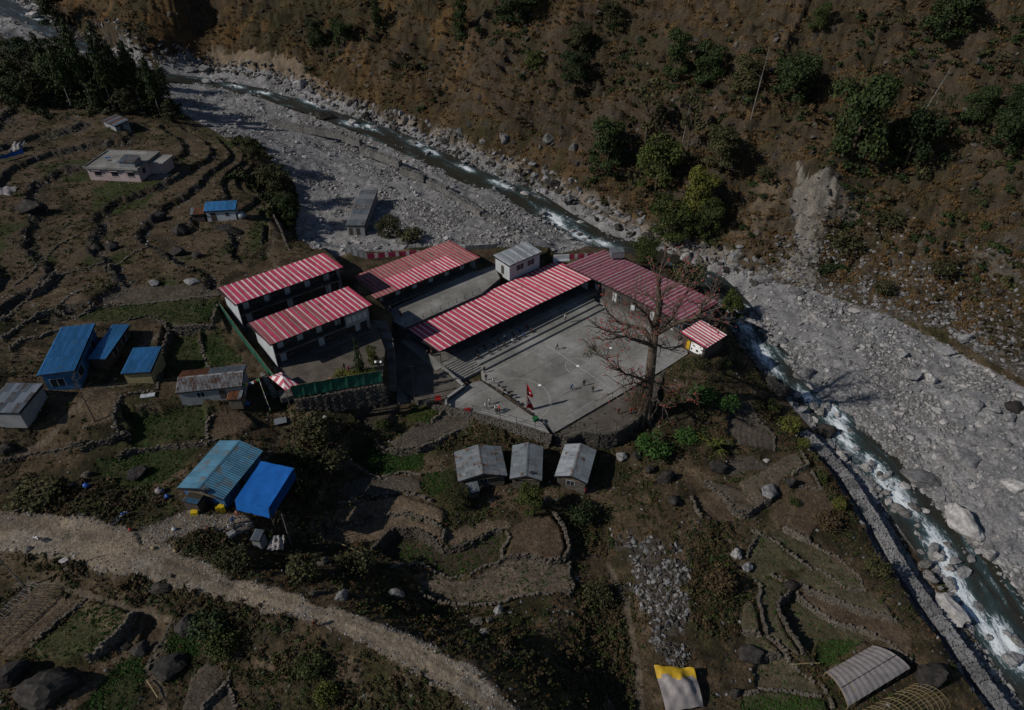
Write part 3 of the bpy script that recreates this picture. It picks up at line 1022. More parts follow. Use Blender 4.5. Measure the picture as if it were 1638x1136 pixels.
Z2[m] = np.minimum(Z2, np.maximum(riv_z + .25, wz_ - 2.3 - wd_ * .1) + (n_fin - .5) * .4)[m]
CLS[m] = 2
m = on_ & (wsd_ == wl_) & (wd_ >= 3.4) & (wd_ < 7)
Z2[m] = np.maximum(Z2, wz_ + 1.7)[m]

# --- footpaths
PATHS = [[(0, 735), (75, 705), (125, 650), (150, 620), (215, 612)], [(215, 612), (250, 605)], [(225, 555), (275, 530), (315, 528), (345, 520)],
         ]
PATHZ = [ZM(*Ze, [(80, 250), (270, 235), (460, 305), (560, 330), (690, 375), (800, 400), (890, 430)]), ZM(*Ze, [(890, 430), (840, 590), (780, 690), (850, 790), (860, 900)]),
         ZM(*Zc_, [(55, 150), (120, 290), (160, 480), (185, 720)]), [(450, 345), (440, 380), (430, 410)], [(465, 665), (420, 740)]]
path_m = np.zeros(X2.shape, bool)
for pl, w in [(p, 1.0) for p in PATHS] + [(p, .8) for p in PATHZ]:
    wp = GP(pl)
    dd, ii, _ = polyline_dist(X2, Y2, wp)
    m = dd < (w / 2 + (n_mid - .5) * .5)
    m &= (CLS == 0) | (CLS >= 10)
    path_m |= m
CLS[path_m] = 4

# --- pads cut for the school and the houses
PADS = []


def pad(px_poly, z, grow=0.0, cls=None):
    poly = [P(p[0], p[1], z) for p in px_poly]
    c = sum((Vector(p) for p in poly), Vector()) / len(poly)
    poly = [p + (p - c).normalized() * grow for p in poly]
    Z2[inpoly(X2, Y2, poly)] = z
    return poly


COURT = [(769, 592), (771, 609), (870, 676), (885, 693), (1000, 626), (1060, 592), (1100, 566), (1094, 535), (1010, 482), (975, 462), (955, 465)]
PLAZA = [(758, 611), (744, 619), (717, 638), (715, 648), (780, 664), (850, 683), (879, 693), (868, 677), (770, 610)]
YARD = [(628, 560), (632, 540), (660, 545), (690, 575), (712, 596), (742, 618), (714, 638), (670, 641), (634, 618), (634, 580)]
HYARD = [(470, 626), (612, 602), (616, 560), (600, 515), (445, 565), (436, 600)]
UPPER = [(612, 500), (743, 440), (790, 425), (800, 445), (770, 470), (648, 524), (630, 515)]
LAWN = [(512, 402), (590, 410), (650, 408), (660, 430), (560, 452), (545, 440)]
CPAD = [(545, 455), (715, 400), (790, 395), (880, 395), (870, 420), (800, 440), (743, 450), (620, 505), (600, 490)]
HIPAD = [(350, 500), (520, 440), (560, 455), (600, 490), (560, 505), (380, 560)]
SHELF = [(985, 690), (1020, 668), (1045, 640), (1060, 592), (1000, 627), (886, 694), (905, 700), (930, 690), (955, 693)]
for pl, z, g in ((HIPAD, 8.6, 0), (LAWN, 5.9, 0), (CPAD, 4.7, 0), (UPPER, 4.7, 0), (HYARD, 7.55, .2), (YARD, 1.1, .3), (PLAZA, .3, .2), (SHELF, -.55, 0), (COURT, -.35, .3)):
    pad(pl, z, g)
BPODIUM = [P(636, 552, 1.6), P(890, 436, 1.6), P(975, 466, 1.6), P(768, 592, 1.6), P(757, 612, 1.6), P(710, 594, 1.6)]
Z2[inpoly(X2, Y2, BPODIUM)] = -.4
EPAD = [P(*p) for p in [(940, 440, .4), (990, 415, .4), (1160, 510, .4), (1175, 555, .4), (1150, 580, .4), (1095, 560, .4), (960, 470, .4)]]
Z2[inpoly(X2, Y2, EPAD)] = -.35

# ------------------------------------------------------------------ land cover colours (what the ground is made of)
tint = np.zeros((NV, NU, 3))
grain = np.zeros((NV, NU))


def lerp(a, b, t):
    return a + (np.array(b) - a) * t[..., None]


n_v = fbm(X2 / 9 + 70, Y2 / 9 + 11, 5, .6)
n_w = fbm(X2 / 3.2 + 20, Y2 / 3.2 + 50, 4, .6)
base = np.full(tint.shape, 1.0) * np.array((.064, .048, .03))
base = lerp(base, (.042, .040, .018), sm(.5, .66, n_v))
base = lerp(base, (.095, .073, .049), sm(.52, .7, n_w))
base = lerp(base, (.022, .02, .012), sm(.5, .3, n_w) * .8)
tint[:] = base
# valley side: dry orange-brown grass, dark bare ledges, olive scrub
gy, gx = np.gradient(Z2)
dxs = np.gradient(X2, axis=1)
dys = np.gradient(Y2, axis=0)
slope = np.hypot(gx / dxs, gy / dys)
hc = np.full(tint.shape, 1.0) * np.array((.048, .033, .017))
hc = lerp(hc, (.086, .057, .027), sm(.46, .68, n_w))
hc = lerp(hc, (.03, .028, .013), sm(.52, .68, fbm(X2 / 14 + 31, Y2 / 14 + 77, 4)))
hc = lerp(hc, (.062, .046, .026), sm(11, 15, foot_i) * .6)
hc = lerp(hc, (.046, .038, .030), sm(1.1, 1.9, slope) * .8)
hc = lerp(hc, (.026, .02, .013), sm(.40, .26, n_w))
hc = lerp(hc, (.034, .028, .015), sm(.35, .8, gul) * .6)
hc = lerp(hc, (.05, .043, .036), rockband * sm(.5, .62, n_w) * .8)
hc = lerp(hc, (.098, .058, .023), sm(.56, .7, n_v) * sm(12, 7, foot_i) * .7)
pale = sm(4.5, 1.5, DH + (n_mid - .5) * 9) * sm(4.6, 6, foot_i) * sm(15.5, 14, foot_i)
hc = lerp(hc, (.19, .168, .145), pale * sm(.3, .5, n_w) * .9)
tint = np.where(HILL[..., None], hc, tint)
grain = np.where(HILL, .25 + .3 * pale, .2)
for pl, c, gr_ in [([(285, 92), (345, 76), (430, 82), (480, 100), (515, 140), (560, 175), (520, 165), (455, 135), (370, 120), (300, 112)], (.135, .108, .078), .6),
                   ([(1255, 285), (1290, 280), (1330, 288), (1345, 310), (1310, 345), (1315, 400), (1300, 430), (1320, 455), (1330, 475), (1240, 455), (1265, 420), (1275, 370), (1262, 330)], (.165, .152, .134), .5),
                   ([(1060, 385), (1120, 395), (1180, 412), (1240, 440), (1330, 462), (1330, 474), (1230, 452), (1160, 428), (1060, 402)], (.15, .138, .12), .5),
                   ([(1170, 300), (1260, 282), (1275, 350), (1262, 420), (1215, 430), (1170, 400)], (.075, .058, .04), .5),
                   ([(1310, 345), (1350, 300), (1385, 320), (1370, 370), (1320, 390)], (.095, .082, .066), .7),
                   ([(1540, 400), (1638, 370), (1700, 460), (1600, 450)], (.07, .062, .052), .8)]:
    wp = GP(pl)
    m = inpoly(X2 + (n_mid - .5) * 10, Y2 + (n_w - .5) * 10, wp) & HILL
    tint[m] = np.array(c) * (0.55 + 0.9 * fbm(ALONG / 1.6, DH / 14, 3)[m])[:, None]
    grain[m] = gr_ * .5
# eroded chutes on the pale scars
# gravel bars
gc = np.full(tint.shape, 1.0) * np.array((.188, .19, .198))
gc = lerp(gc, (.238, .242, .25), sm(.5, .7, n_w))
gc = lerp(gc, (.14, .134, .128), sm(.56, .7, n_v) * .7)
wet = sm(1.6, 0.0, rd)
gc = lerp(gc, (.05, .043, .032), wet)
tint = np.where((CLS == 2)[..., None], gc, tint)
grain = np.where(CLS == 2, 0.08 + .6 * sm(.44, .6, n_v), grain)
sand = (CLS == 2) & (n_v < .44)
tint[sand] = tint[sand] * np.array((.92, .91, .90))
# debris apron: gravel fading into dry scrub
ap = HILL & (foot_i > 16.5) & (DH < 26)
t_ = sm(4, -3, DH + (n_v - .5) * 22) * .8
tint = np.where(ap[..., None], lerp(tint, (.10, .094, .086), t_), tint)
grain = np.where(ap, np.maximum(grain, t_), grain)
rc_ = np.full(tint.shape, 1.0) * np.array((.19, .158, .12))
rc_ = lerp(rc_, (.125, .104, .08), sm(.5, .68, n_v))
rc_ = lerp(rc_, (.21, .185, .155), sm(.55, .75, n_w))
tint = np.where((CLS == 3)[..., None], rc_, tint)
grain = np.where(CLS == 3, .14, grain)
tint = np.where((CLS == 4)[..., None], np.full(tint.shape, 1.0) * np.array((.10, .082, .06)) * (0.7 + .6 * n_w)[..., None], tint)
# rough rubble knoll
kn = inpoly(X2 + (n_mid - .5) * 15, Y2 + (n_w - .5) * 13, [(p.x, p.y) for p in GP([(1010, 850), (1070, 850), (1100, 900), (1110, 970), (1090, 1040), (1060, 1050), (1030, 1000), (1020, 930)])])
tint[kn] = np.array((.06, .052, .043))
grain[kn] = .5
# terrace risers on the upper left are faced with stone
tint = np.where((TERR_EDGE & (CLS == 0))[..., None], lerp(tint, (.05, .046, .04), sm(.4, .6, n_w)), tint)
tint = np.where((mv & ~TERR_EDGE & (CLS == 0))[..., None], lerp(tint, (.078, .06, .041), sm(.35, .6, fbm(X2 / 16 + 9, Y2 / 16, 3)) * .8), tint)
tint = np.where((mv & ~TERR_EDGE & (CLS == 0))[..., None], lerp(tint, (.03, .042, .013), sm(.58, .66, fbm(X2 / 14 + 90, Y2 / 14, 3)) * .9), tint)
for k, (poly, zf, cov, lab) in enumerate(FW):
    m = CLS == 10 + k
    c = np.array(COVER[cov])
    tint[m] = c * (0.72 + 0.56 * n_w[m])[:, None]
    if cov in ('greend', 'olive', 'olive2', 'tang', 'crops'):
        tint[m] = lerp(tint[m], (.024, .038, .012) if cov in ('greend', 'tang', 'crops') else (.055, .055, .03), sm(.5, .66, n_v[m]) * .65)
    if cov in ('tan', 'tanp', 'tanb', 'grey'):
        # furrows run along the longest edge
        e = max(((poly[(i + 1) % len(poly)] - poly[i]) for i in range(len(poly))), key=lambda d: d.length).normalized()
        s_ = X2[m] * -e.y + Y2[m] * e.x + (n_mid[m] - .5) * 1.2
        Z2[m] += 0.05 * np.sin(s_ * 2 * math.pi / .95)
    grain[m] = .3

# ------------------------------------------------------------------ ground meshes, one object per kind of ground
ids = (np.arange(NV)[:, None] * NU + np.arange(NU)[None, :])
quads = np.stack([ids[:-1, :-1], ids[:-1, 1:], ids[1:, 1:], ids[1:, :-1]], -1).reshape(-1, 4)
qc = CLS[:-1, :-1].reshape(-1)
co_all = np.stack([X2, Y2, Z2], -1).reshape(-1, 3)
tint_all = tint.reshape(-1, 3)
grain_all = grain.reshape(-1)


def ground_obj(name, cls, label):
    q = quads[qc == cls]
    if len(q) == 0:
        return
    used, inv = np.unique(q, return_inverse=True)
    me = mesh_np(name, co_all[used], inv.reshape(-1, 4), M_EARTH)
    a = me.attributes.new('tint', 'FLOAT_COLOR', 'POINT')
    a.data.foreach_set('color', np.hstack([tint_all[used], np.ones((len(used), 1))]).astype(np.float32).ravel())
    a = me.attributes.new('grain', 'FLOAT', 'POINT')
    a.data.foreach_set('value', grain_all[used].astype(np.float32))
    o = bpy.data.objects.new(name, me)
    COL.objects.link(o)
    return tag(o, label, None, None, 'structure')


ground_obj('ground', 0, 'rough terraced earth with stones and scrub')
ground_obj('hillside', 1, 'steep far valley side of dry brown grass and ledges')
ground_obj('river_bed', 2, 'grey gravel and cobble river bed')
ground_obj('road', 3, 'pale dirt track along the lower slope')
ground_obj('footpath', 4, 'beaten earth footpaths')
for k, (poly, zf, cov, lab) in enumerate(FW):
    ground_obj('field', 10 + k, lab)

# ------------------------------------------------------------------ the river
FOAM = [(215, 5, 3), (150, 20, 3), (60, 30, 4), (30, 45, 5), (235, 119, 2.5), (340, 128, 3), (375, 138, 3.5), (420, 148, 3), (460, 147, 3), (500, 162, 4), (515, 172, 3), (560, 198, 3.5), (590, 203, 3), (665, 230, 3.5), (690, 243, 3), (745, 268, 3),
        (800, 295, 3.5), (815, 300, 2.5), (885, 347, 4), (895, 358, 3), (930, 378, 3.5), (965, 390, 3.5), (1172, 500, 3.5), (1190, 520, 3.5), (1215, 560, 4), (1230, 585, 3), (1300, 640, 3), (1330, 655, 4), (1340, 680, 3.5), (1350, 705, 3),
        (1395, 745, 3.5), (1410, 765, 4), (1432, 780, 3), (1435, 800, 3), (1460, 815, 2.5), (1505, 865, 3), (1510, 890, 4), (1512, 915, 4), (1525, 935, 3.5), (1550, 965, 3), (1590, 1020, 3.5), (1620, 1040, 4)]
wv, wf, wfo = [], [], []
NWS = 420
cum = np.concatenate([[0], np.cumsum([(riv_w[i + 1] - riv_w[i]).length for i in range(len(riv_w) - 1)])])
rx = np.array([p.x for p in riv_w])
ry = np.array([p.y for p in riv_w])
rz = np.array([p.z for p in riv_w])
rh = np.array([r[3] for r in RIVER])
ss = np.linspace(0, cum[-1], NWS)
cx_ = np.interp(ss, cum, rx)
cy_ = np.interp(ss, cum, ry)
for _ in range(6):
    cx_[1:-1] = (cx_[:-2] + cx_[1:-1] * 2 + cx_[2:]) / 4
    cy_[1:-1] = (cy_[:-2] + cy_[1:-1] * 2 + cy_[2:]) / 4
cz_ = np.interp(ss, cum, rz)
ch_ = np.interp(ss, cum, rh)
NC = 25
foam_w = []
for fx_, fy_, fr2 in FOAM:
    d = ray(fx_, fy_)
    z = 0.0
    for _ in range(6):
        p = P(fx_, fy_, z)
        k = int(np.argmin((cx_ - p.x) ** 2 + (cy_ - p.y) ** 2))
        z = cz_[k]
    foam_w.append((p.x, p.y, fr2 * 0.8))
tx_ = np.gradient(cx_)
ty_ = np.gradient(cy_)
tl_ = np.hypot(tx_, ty_)
off_ = np.linspace(-1, 1, NC)
wx = cx_[:, None] - (ty_ / tl_)[:, None] * off_[None] * (ch_[:, None] + 2.0)
wy = cy_[:, None] + (tx_ / tl_)[:, None] * off_[None] * (ch_[:, None] + 2.0)
fo = np.zeros(wx.shape)
SSg = np.repeat(ss[:, None], NC, 1)
OFg = off_[None] * (ch_[:, None] + 2.0)
for a, b, r in foam_w:
    i_ = np.unravel_index(np.argmin((wx - a) ** 2 + (wy - b) ** 2), wx.shape)
    fo = np.maximum(fo, np.exp(-((SSg - SSg[i_]) / (1.7 * r)) ** 2 - ((OFg - OFg[i_]) / (.72 * r)) ** 2))
fo = np.maximum(fo, .42 * sm(.5, .75, fbm(SSg / 7, OFg / 1.1 + 5, 3)))
fo = fo * (0.55 + .8 * fbm(wx / 1.6, wy / 1.6, 4))
wz = cz_[:, None] + (fbm(wx / 1.1, wy / 1.1, 3) - .5) * (0.12 + 0.75 * fo) + 0 * wx
idw = np.arange(NWS * NC).reshape(NWS, NC)
qw = np.stack([idw[:-1, :-1], idw[1:, :-1], idw[1:, 1:], idw[:-1, 1:]], -1).reshape(-1, 4)[:, ::-1]
mw = mesh_np('river_water', np.stack([wx, wy, wz], -1).reshape(-1, 3), qw, M_WATER)
fv_ = np.stack([np.repeat(ss[:, None], NC, 1), off_[None] * (ch_[:, None] + 2), 0 * wx], -1)
a = mw.attributes.new('flow', 'FLOAT_VECTOR', 'POINT')
a.data.foreach_set('vector', fv_.astype(np.float32).ravel())
a = mw.attributes.new('foam', 'FLOAT', 'POINT')
a.data.foreach_set('value', fo.astype(np.float32).ravel())
o = bpy.data.objects.new('river_water', mw)
COL.objects.link(o)
tag(o, 'shallow mountain river with white rapids', None, None, 'structure')


# ================================================================== THE SCHOOL
def clip_half(poly, n, c):
    """keep the part of a 2-D polygon with n.p >= c"""
    out = []
    for i in range(len(poly)):
        a, b = poly[i], poly[(i + 1) % len(poly)]
        da = n[0] * a[0] + n[1] * a[1] - c
        db = n[0] * b[0] + n[1] * b[1] - c
        if da >= 0:
            out.append(a)
        if da * db < 0:
            t = da / (da - db)
            out.append((a[0] + (b[0] - a[0]) * t, a[1] + (b[1] - a[1]) * t))
    return out


def frame(o, a, b=None):
    """frame at world point o with u towards a"""
    u = Vector((a.x - o.x, a.y - o.y, 0)).normalized()
    v = Vector((-u.y, u.x, 0))
    return (Vector((o.x, o.y, 0)), u, v)


def fp(F, u, v, z):
    p = F[0] + F[1] * u + F[2] * v
    return Vector((p.x, p.y, z))


def paved(name, label, poly3, ztop, zbot, F, su, sv, mat, joint=0.025):
    """a paved area cast in separate slabs"""
    c = sum((Vector(p) for p in poly3), Vector()) / len(poly3)
    root = thing(name, label, None, Vector((c.x, c.y, zbot)))
    root['kind'] = 'structure'
    O, u, v = F
    us = [(Vector((p.x, p.y, 0)) - O).dot(u) for p in poly3]
    vs = [(Vector((p.x, p.y, 0)) - O).dot(v) for p in poly3]
    flat = [(a, b) for a, b in zip(us, vs)]
    i0, i1 = math.floor(min(us) / su), math.ceil(max(us) / su)
    j0, j1 = math.floor(min(vs) / sv), math.ceil(max(vs) / sv)
    for i in range(i0, i1):
        for j in range(j0, j1):
            q = flat
            for n, cc in (((1, 0), i * su + joint), ((-1, 0), -((i + 1) * su - joint)), ((0, 1), j * sv + joint), ((0, -1), -((j + 1) * sv - joint))):
                q = clip_half(q, n, cc)
                if len(q) < 3:
                    break
            if len(q) < 3:
                continue
            w = [fp(F, a, b, 0) for a, b in q]
            MB().prism([(p.x, p.y) for p in w], zbot, ztop + random.uniform(-.012, .012)).build('slab', mat, root)
    # the bed under the joints
    MB().prism([(p.x, p.y) for p in poly3], zbot - .1, ztop - .04).build('bed', M_CONCD, root)
    return root


cA, cB, cC, cD = P(775, 601.5, 0), P(873.3, 551.1, 0), P(982.7, 619.5, 0), P(884.4, 680.5, 0)
FC = frame(cA, cB)
CL, CW = 15.9, 18.5
court = paved('court', 'grey concrete sports court with white painted lines', [P(*p, 0) for p in COURT], 0.0, -.9, FC, 4.0, 4.6, M_CONC)
# markings: v runs away from the near baseline... u along the touch line, the court extends to negative v
lines = MB()
zl0, zl1 = 0.012, 0.022


def cline(u0, v0, u1, v1, w=.10):
    a, b = fp(FC, u0, v0, 0), fp(FC, u1, v1, 0)
    d = (b - a).normalized()
    n = Vector((-d.y, d.x, 0)) * w / 2
    k = max(1, int((b - a).length / 2.5))
    for i in range(k):
        p, q = a + (b - a) * (i / k), a + (b - a) * ((i + 1) / k)
        pts = [p - n, q - n, q + n, p + n]
        lines.hexa([(x.x, x.y, zl0) for x in pts] + [(x.x, x.y, zl1) for x in pts])


def carc(u, v, r, t0, t1, w=.10, n=40):
    for i in range(n):
        a = t0 + (t1 - t0) * i / n
        b = t0 + (t1 - t0) * (i + 1) / n
        pts = [fp(FC, u + (r + s) * math.cos(t), v + (r + s) * math.sin(t), 0) for t, s in ((a, -w / 2), (b, -w / 2), (b, w / 2), (a, w / 2))]
        lines.hexa([(x.x, x.y, zl0 + .003) for x in pts] + [(x.x, x.y, zl1 + .003) for x in pts])


CU = 2 * CL
cline(0, 0, CU, 0)
cline(0, -CW, CU, -CW)
cline(0, 0, 0, -CW)
cline(CL, 0, CL, -CW)
carc(CL, -CW / 2, 2.45, 0, 2 * math.pi, n=48)
carc(0, -CW / 2, 6.4, -math.pi / 2, math.pi / 2, n=44)
lines.build('court_line', M_LINE, court)
spot = MB()
for u, v in ((CL, -CW / 2), (6.3, -CW / 2 + .4), (CL + 9.2, -CW / 2)):
    a = fp(FC, u, v, 0)
    spot.prism([(a.x + .33 * math.cos(t * math.pi / 6), a.y + .33 * math.sin(t * math.pi / 6)) for t in range(12)], .026, .036)
spot.build('penalty_spot', M_WHITE, court)

plaza = paved('plaza', 'raised concrete apron along the end of the court', [P(*p, .75) for p in PLAZA], .75, -.2, FC, 3.6, 3.8, M_CONC)
yard_o = paved('courtyard', 'brownish school courtyard below the main steps', [P(*p, 1.5) for p in YARD], 1.5, .6, FC, 7, 7, M_CONCY, .01)
hyard = paved('courtyard', 'paved yard in front of the lower hostel', [P(*p, 7.8) for p in HYARD], 7.8, 3.0, FC, 5, 5, M_CONCY, .01)
upper = paved('courtyard', 'upper concrete courtyard in the shade behind a railing', [P(*p, 4.9) for p in UPPER], 4.9, 3.2, FC, 4.5, 4.5, M_CONC)
MB().prism([(p.x, p.y) for p in [P(*q, 4.9) for q in UPPER]], -.2, 3.15).build('retaining_wall', M_CONCD, upper)
MB().prism([(p.x, p.y) for p in [P(*q, 1.5) for q in YARD]], -1.5, .55).build('retaining_wall', M_CONCD, yard_o)
MB().prism([(p.x, p.y) for p in [P(*q, .75) for q in PLAZA]], -3.4, -.3).build('retaining_wall', M_STONE, plaza)
# kerb round the courtyard corner
kb = MB()
for (a, b) in (((660, 545), (742, 618)), ((742, 618), (714, 638)), ((714, 638), (713, 648))):
    p, q = P(*a, 1.5), P(*b, 1.5)
    F = frame(p, q)
    kb.fbox(F, -.2, (q - p).length + .2, -.2, .25, 1.52, 1.78)
kb.build('kerb', M_CONC, yard_o)
shelf = paved('terrace', 'bare earth shelf between the court and the boundary wall', [P(*p, -.4) for p in SHELF], -.4, -3.6, FC, 30, 30, M_CONCY, 0)

_sheets = {}


def sheet_mesh(w, L, mat, ribs=3):
    key = (round(w, 2), round(L, 2), ribs)
    if key in _sheets:
        return _sheets[key]
    xs, zs = [], []
    for i in range(ribs):
        for dx, dz in ((0, 0), (.5, 0), (.6, .07), (.9, .07)):
            xs.append(w * (i + dx) / ribs)
            zs.append(dz)
    xs.append(w)
    zs.append(0)
    vs = [(x, y, z) for y in (0, L) for x, z in zip(xs, zs)]
    n = len(xs)
    fs = [(i, i + 1, n + i + 1, n + i) for i in range(n - 1)]
    me = bpy.data.meshes.new('roof_sheet')
    me.from_pydata(vs, [], fs)
    me.materials.append(mat)
    me.update()
    _sheets[key] = me
    return me


def sheet_plane(parent, e0, e1, r0, r1, n, rows, pick, wfun=None, name='roof_sheet', ribs=3, thick=True, edge=None):
    """lay corrugated sheets on the plane e0-e1 (low edge) to r0-r1 (high edge); each sheet is an object"""
    e0, e1, r0, r1 = map(Vector, (e0, e1, r0, r1))
    U = ((e1 - e0) + (r1 - r0)) / 2
    V = ((r0 - e0) + (r1 - e1)) / 2
    V = V - U.normalized() * V.dot(U.normalized()) * .0
    u, L = U.normalized(), V.length
    v = V.normalized()
    nn = u.cross(v).normalized()
    off = rootloc(parent)
    ws = [wfun(i) if wfun else 1.0 for i in range(n)]
    tot = sum(ws)
    x = 0
    M = Matrix((u, v, nn)).transposed().to_4x4()
    for i in range(n):
        w = U.length * ws[i] / tot
        for r in range(rows):
            l = L / rows + (.12 if r < rows - 1 else 0)
            m = pick(i, r)
            o = bpy.data.objects.new(name, sheet_mesh(w * .995, round(l, 2), m, ribs))
            COL.objects.link(o)
            setmat(o, m)
            o.parent = parent
            p = e0 + u * x + v * (L * r / rows) + nn * (.02 + .014 * (r % 2) + random.uniform(0, .008))
            o.matrix_basis = Matrix.Translation(p - off) @ M @ Matrix.Rotation(random.uniform(-.004, .004), 4, 'X')
        x += w
    if thick:
        d = MB()
        for t in np.linspace(0, 1, max(3, int(L / 1.3) + 1)):
            a, b = e0 + V * t, e0 + U + V * t
            s = .06
            dn = -nn * .14
            d.hexa([a - v * s + dn, b - v * s + dn, b + v * s + dn, a + v * s + dn, a - v * s, b - v * s, b + v * s, a + v * s])
        for t in np.linspace(0, 1, max(3, int(U.length / 4) + 1)):
            a, b = e0 + U * t, e0 + U * t + V
            s = .05
            d.hexa([a - u * s - nn * .30, a + u * s - nn * .30, b + u * s - nn * .30, b - u * s - nn * .30, a - u * s - nn * .145, a + u * s - nn * .145, b + u * s - nn * .145, b - u * s - nn * .145])
        d.build('roof_frame', M_BLACK, parent)
    if edge is not None:
        for a, b, sd in ((e0, e0 + V, -u), (e1, e1 + V, u)):
            d = MB()
            k = sd * .09
            d.hexa([a - k + nn * .07, b - k + nn * .07, b + k + nn * .07, a + k + nn * .07, a - k + nn * .10, b - k + nn * .10, b + k + nn * .10, a + k + nn * .10])
            d.build('verge_trim', edge, parent)


def striped(i, r):
    return M_RED if i % 2 == 0 else M_RWHITE


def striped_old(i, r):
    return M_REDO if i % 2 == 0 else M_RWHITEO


def stripe_w(i):
    return (1.4 if i % 2 == 0 else .6) * (1 + .12 * math.sin(i * 2.3))


def veranda_block(name, label, pts, zg, storeys=1, recess=2.4, side='panel', doors=5, posts=7, zmid=None, infill=None, wallmat=None, doormat=None, zroof=None, back=True, n=36, rows=2, pick=striped, gable=None, endwalls=(True, True), rail=True):
    """pts: four roof corners e0,e1 (front eave), r0,r1 (back edge) as (px, py, z)"""
    e0, e1, r0, r1 = [P(*p) for p in pts]
    F = frame(e0, e1)
    L = ((e1 - e0).length + (r1 - r0).length) / 2
    W = ((r0 - e0).length + (r1 - e1).length) / 2
    c = fp(F, L / 2, W / 2, zg)
    root = thing(name, label, 'building', c)
    zf, zb = pts[0][2], pts[2][2]
    roof = MB().add([e0, e1, r1, r0], [(0, 1, 2, 3)])
    roof.v = [(p[0], p[1], p[2] - .16) for p in roof.v]
    roof = roof.build('roof', M_BLACK, root)
    f0, f1, b0, b1 = fp(F, 0, 0, zf), fp(F, L, 0, zf), fp(F, 0, W, zb), fp(F, L, W, zb)
    if gable:
        m0, m1 = fp(F, 0, W / 2, gable), fp(F, L, W / 2, gable)
        sheet_plane(roof, f0, f1, m0, m1, n, rows, pick[0], stripe_w, edge=M_RED)
        sheet_plane(roof, b1, b0, m1, m0, n, rows, pick[1], stripe_w, edge=M_REDO)
        rc = MB()
        for s in (-1, 1):
            rc.hexa([fp(F, 0, W / 2 - .02, gable + .06), fp(F, L, W / 2 - .02, gable + .06), fp(F, L, W / 2 + s * .3, gable + .03), fp(F, 0, W / 2 + s * .3, gable + .03),
                     fp(F, 0, W / 2 - .02, gable + .09), fp(F, L, W / 2 - .02, gable + .09), fp(F, L, W / 2 + s * .3, gable + .06), fp(F, 0, W / 2 + s * .3, gable + .06)])
        rc.build('ridge_cap', M_REDO, roof)
    else:
        if zb >= zf:
            sheet_plane(roof, f0, f1, b0, b1, n, rows, pick, stripe_w, edge=M_RED)
        else:
            sheet_plane(roof, b1, b0, f1, f0, n, rows, pick, stripe_w, edge=M_REDO)

    def zr(v):
        if gable:
            return (zf + (gable - zf) * (v / (W / 2)) if v < W / 2 else gable + (zb - gable) * (v - W / 2) / (W / 2)) - .32
        return zf + (zb - zf) * v / W - .32

    wallmat = wallmat or M_PANELD
    doormat = doormat or M_PANEL
    ov = .55
    zm = zmid if zmid else None
    lev = [zg] if storeys == 1 else [zg, zm]
    # plinth and upper floor
    MB().fbox(F, ov - .1, L - ov + .1, .6, W - .25, zg - .9, zg + .12).build('plinth', M_CONCD, root)
    if storeys == 2:
        MB().fbox(F, ov, L - ov, .75, W - .4, zm - .22, zm).build('floor_slab', M_CONCD, root)
    # end walls of tall panels
    for k, uu in enumerate((ov, L - ov)):
        if not endwalls[k]:
            continue
        for j in range(3):
            v0 = .9 + (W - 1.35) * j / 3 + .015
            v1 = .9 + (W - 1.35) * (j + 1) / 3 - .015
            pts_ = [fp(F, uu - .06, v0, zg), fp(F, uu + .06, v0, zg), fp(F, uu + .06, v1, zg), fp(F, uu - .06, v1, zg), fp(F, uu - .06, v0, zr(v0)), fp(F, uu + .06, v0, zr(v0)), fp(F, uu + .06, v1, zr(v1)), fp(F, uu - .06, v1, zr(v1))]
            MB().hexa(pts_).build('wall_panel', M_PANEL if side == 'panel' else wallmat, root)
    if back:
        MB().fbox(F, ov + .07, L - ov - .07, W - .5, W - .38, zg, zr(W) - .05).build('back_wall', wallmat, root)
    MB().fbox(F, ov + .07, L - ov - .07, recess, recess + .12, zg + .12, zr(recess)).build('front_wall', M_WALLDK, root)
    for li, z in enumerate(lev):
        z = z + (.13 if li == 0 else .01)
        for i in range(doors):
            u0 = ov + (L - 2 * ov) * (i + .32) / doors
            if infill and li == 1 and infill[0] - 1 < u0 < infill[1]:
                continue
            if storeys == 2 and li == 0 and i % 2:
                continue
            d = MB().fbox(F, u0, u0 + 1.0, recess - .05, recess - .002, z, z + 2.1).build('door', doormat, root)
            MB().fbox(F, u0 - .08, u0 - .002, recess - .08, recess - .002, z, z + 2.18).fbox(F, u0 + 1.002, u0 + 1.08, recess - .08, recess - .002, z, z + 2.18).build('door_frame', M_PANELD, d)
            w = MB().fbox(F, u0 + 1.5, u0 + 2.6, recess - .04, recess - .002, z + .9, z + 2.0).build('window', M_GLASS, root)
            MB().fbox(F, u0 + 2.02, u0 + 2.08, recess - .06, recess - .042, z + .9, z + 2.0).fbox(F, u0 + 1.44, u0 + 2.66, recess - .06, recess - .042, z + .84, z + .9).fbox(F, u0 + 1.44, u0 + 2.66, recess - .06, recess - .042, z + 2.0, z + 2.06).build('frame', M_PANELD, w)
    for i in range(posts):
        u0 = ov + .1 + (L - 2 * ov - .2) * i / (posts - 1)
        MB().fbox(F, u0 - .05, u0 + .05, .8, .9, zg + .12, zr(.85)).build('post', M_BLACK, root)
    if storeys == 2 and rail:
        rb = MB()
        for h in (.35, .65, .95):
            rb.fbox(F, ov + .1, L - ov - .1, .9, .94, zm + h, zm + h + .05)
        for i in range(int(L / 1.2)):
            u0 = ov + .3 + i * 1.2
            rb.fbox(F, u0, u0 + .04, .85, .89, zm, zm + 1.0)
        rb.build('railing', M_BLACK, root)
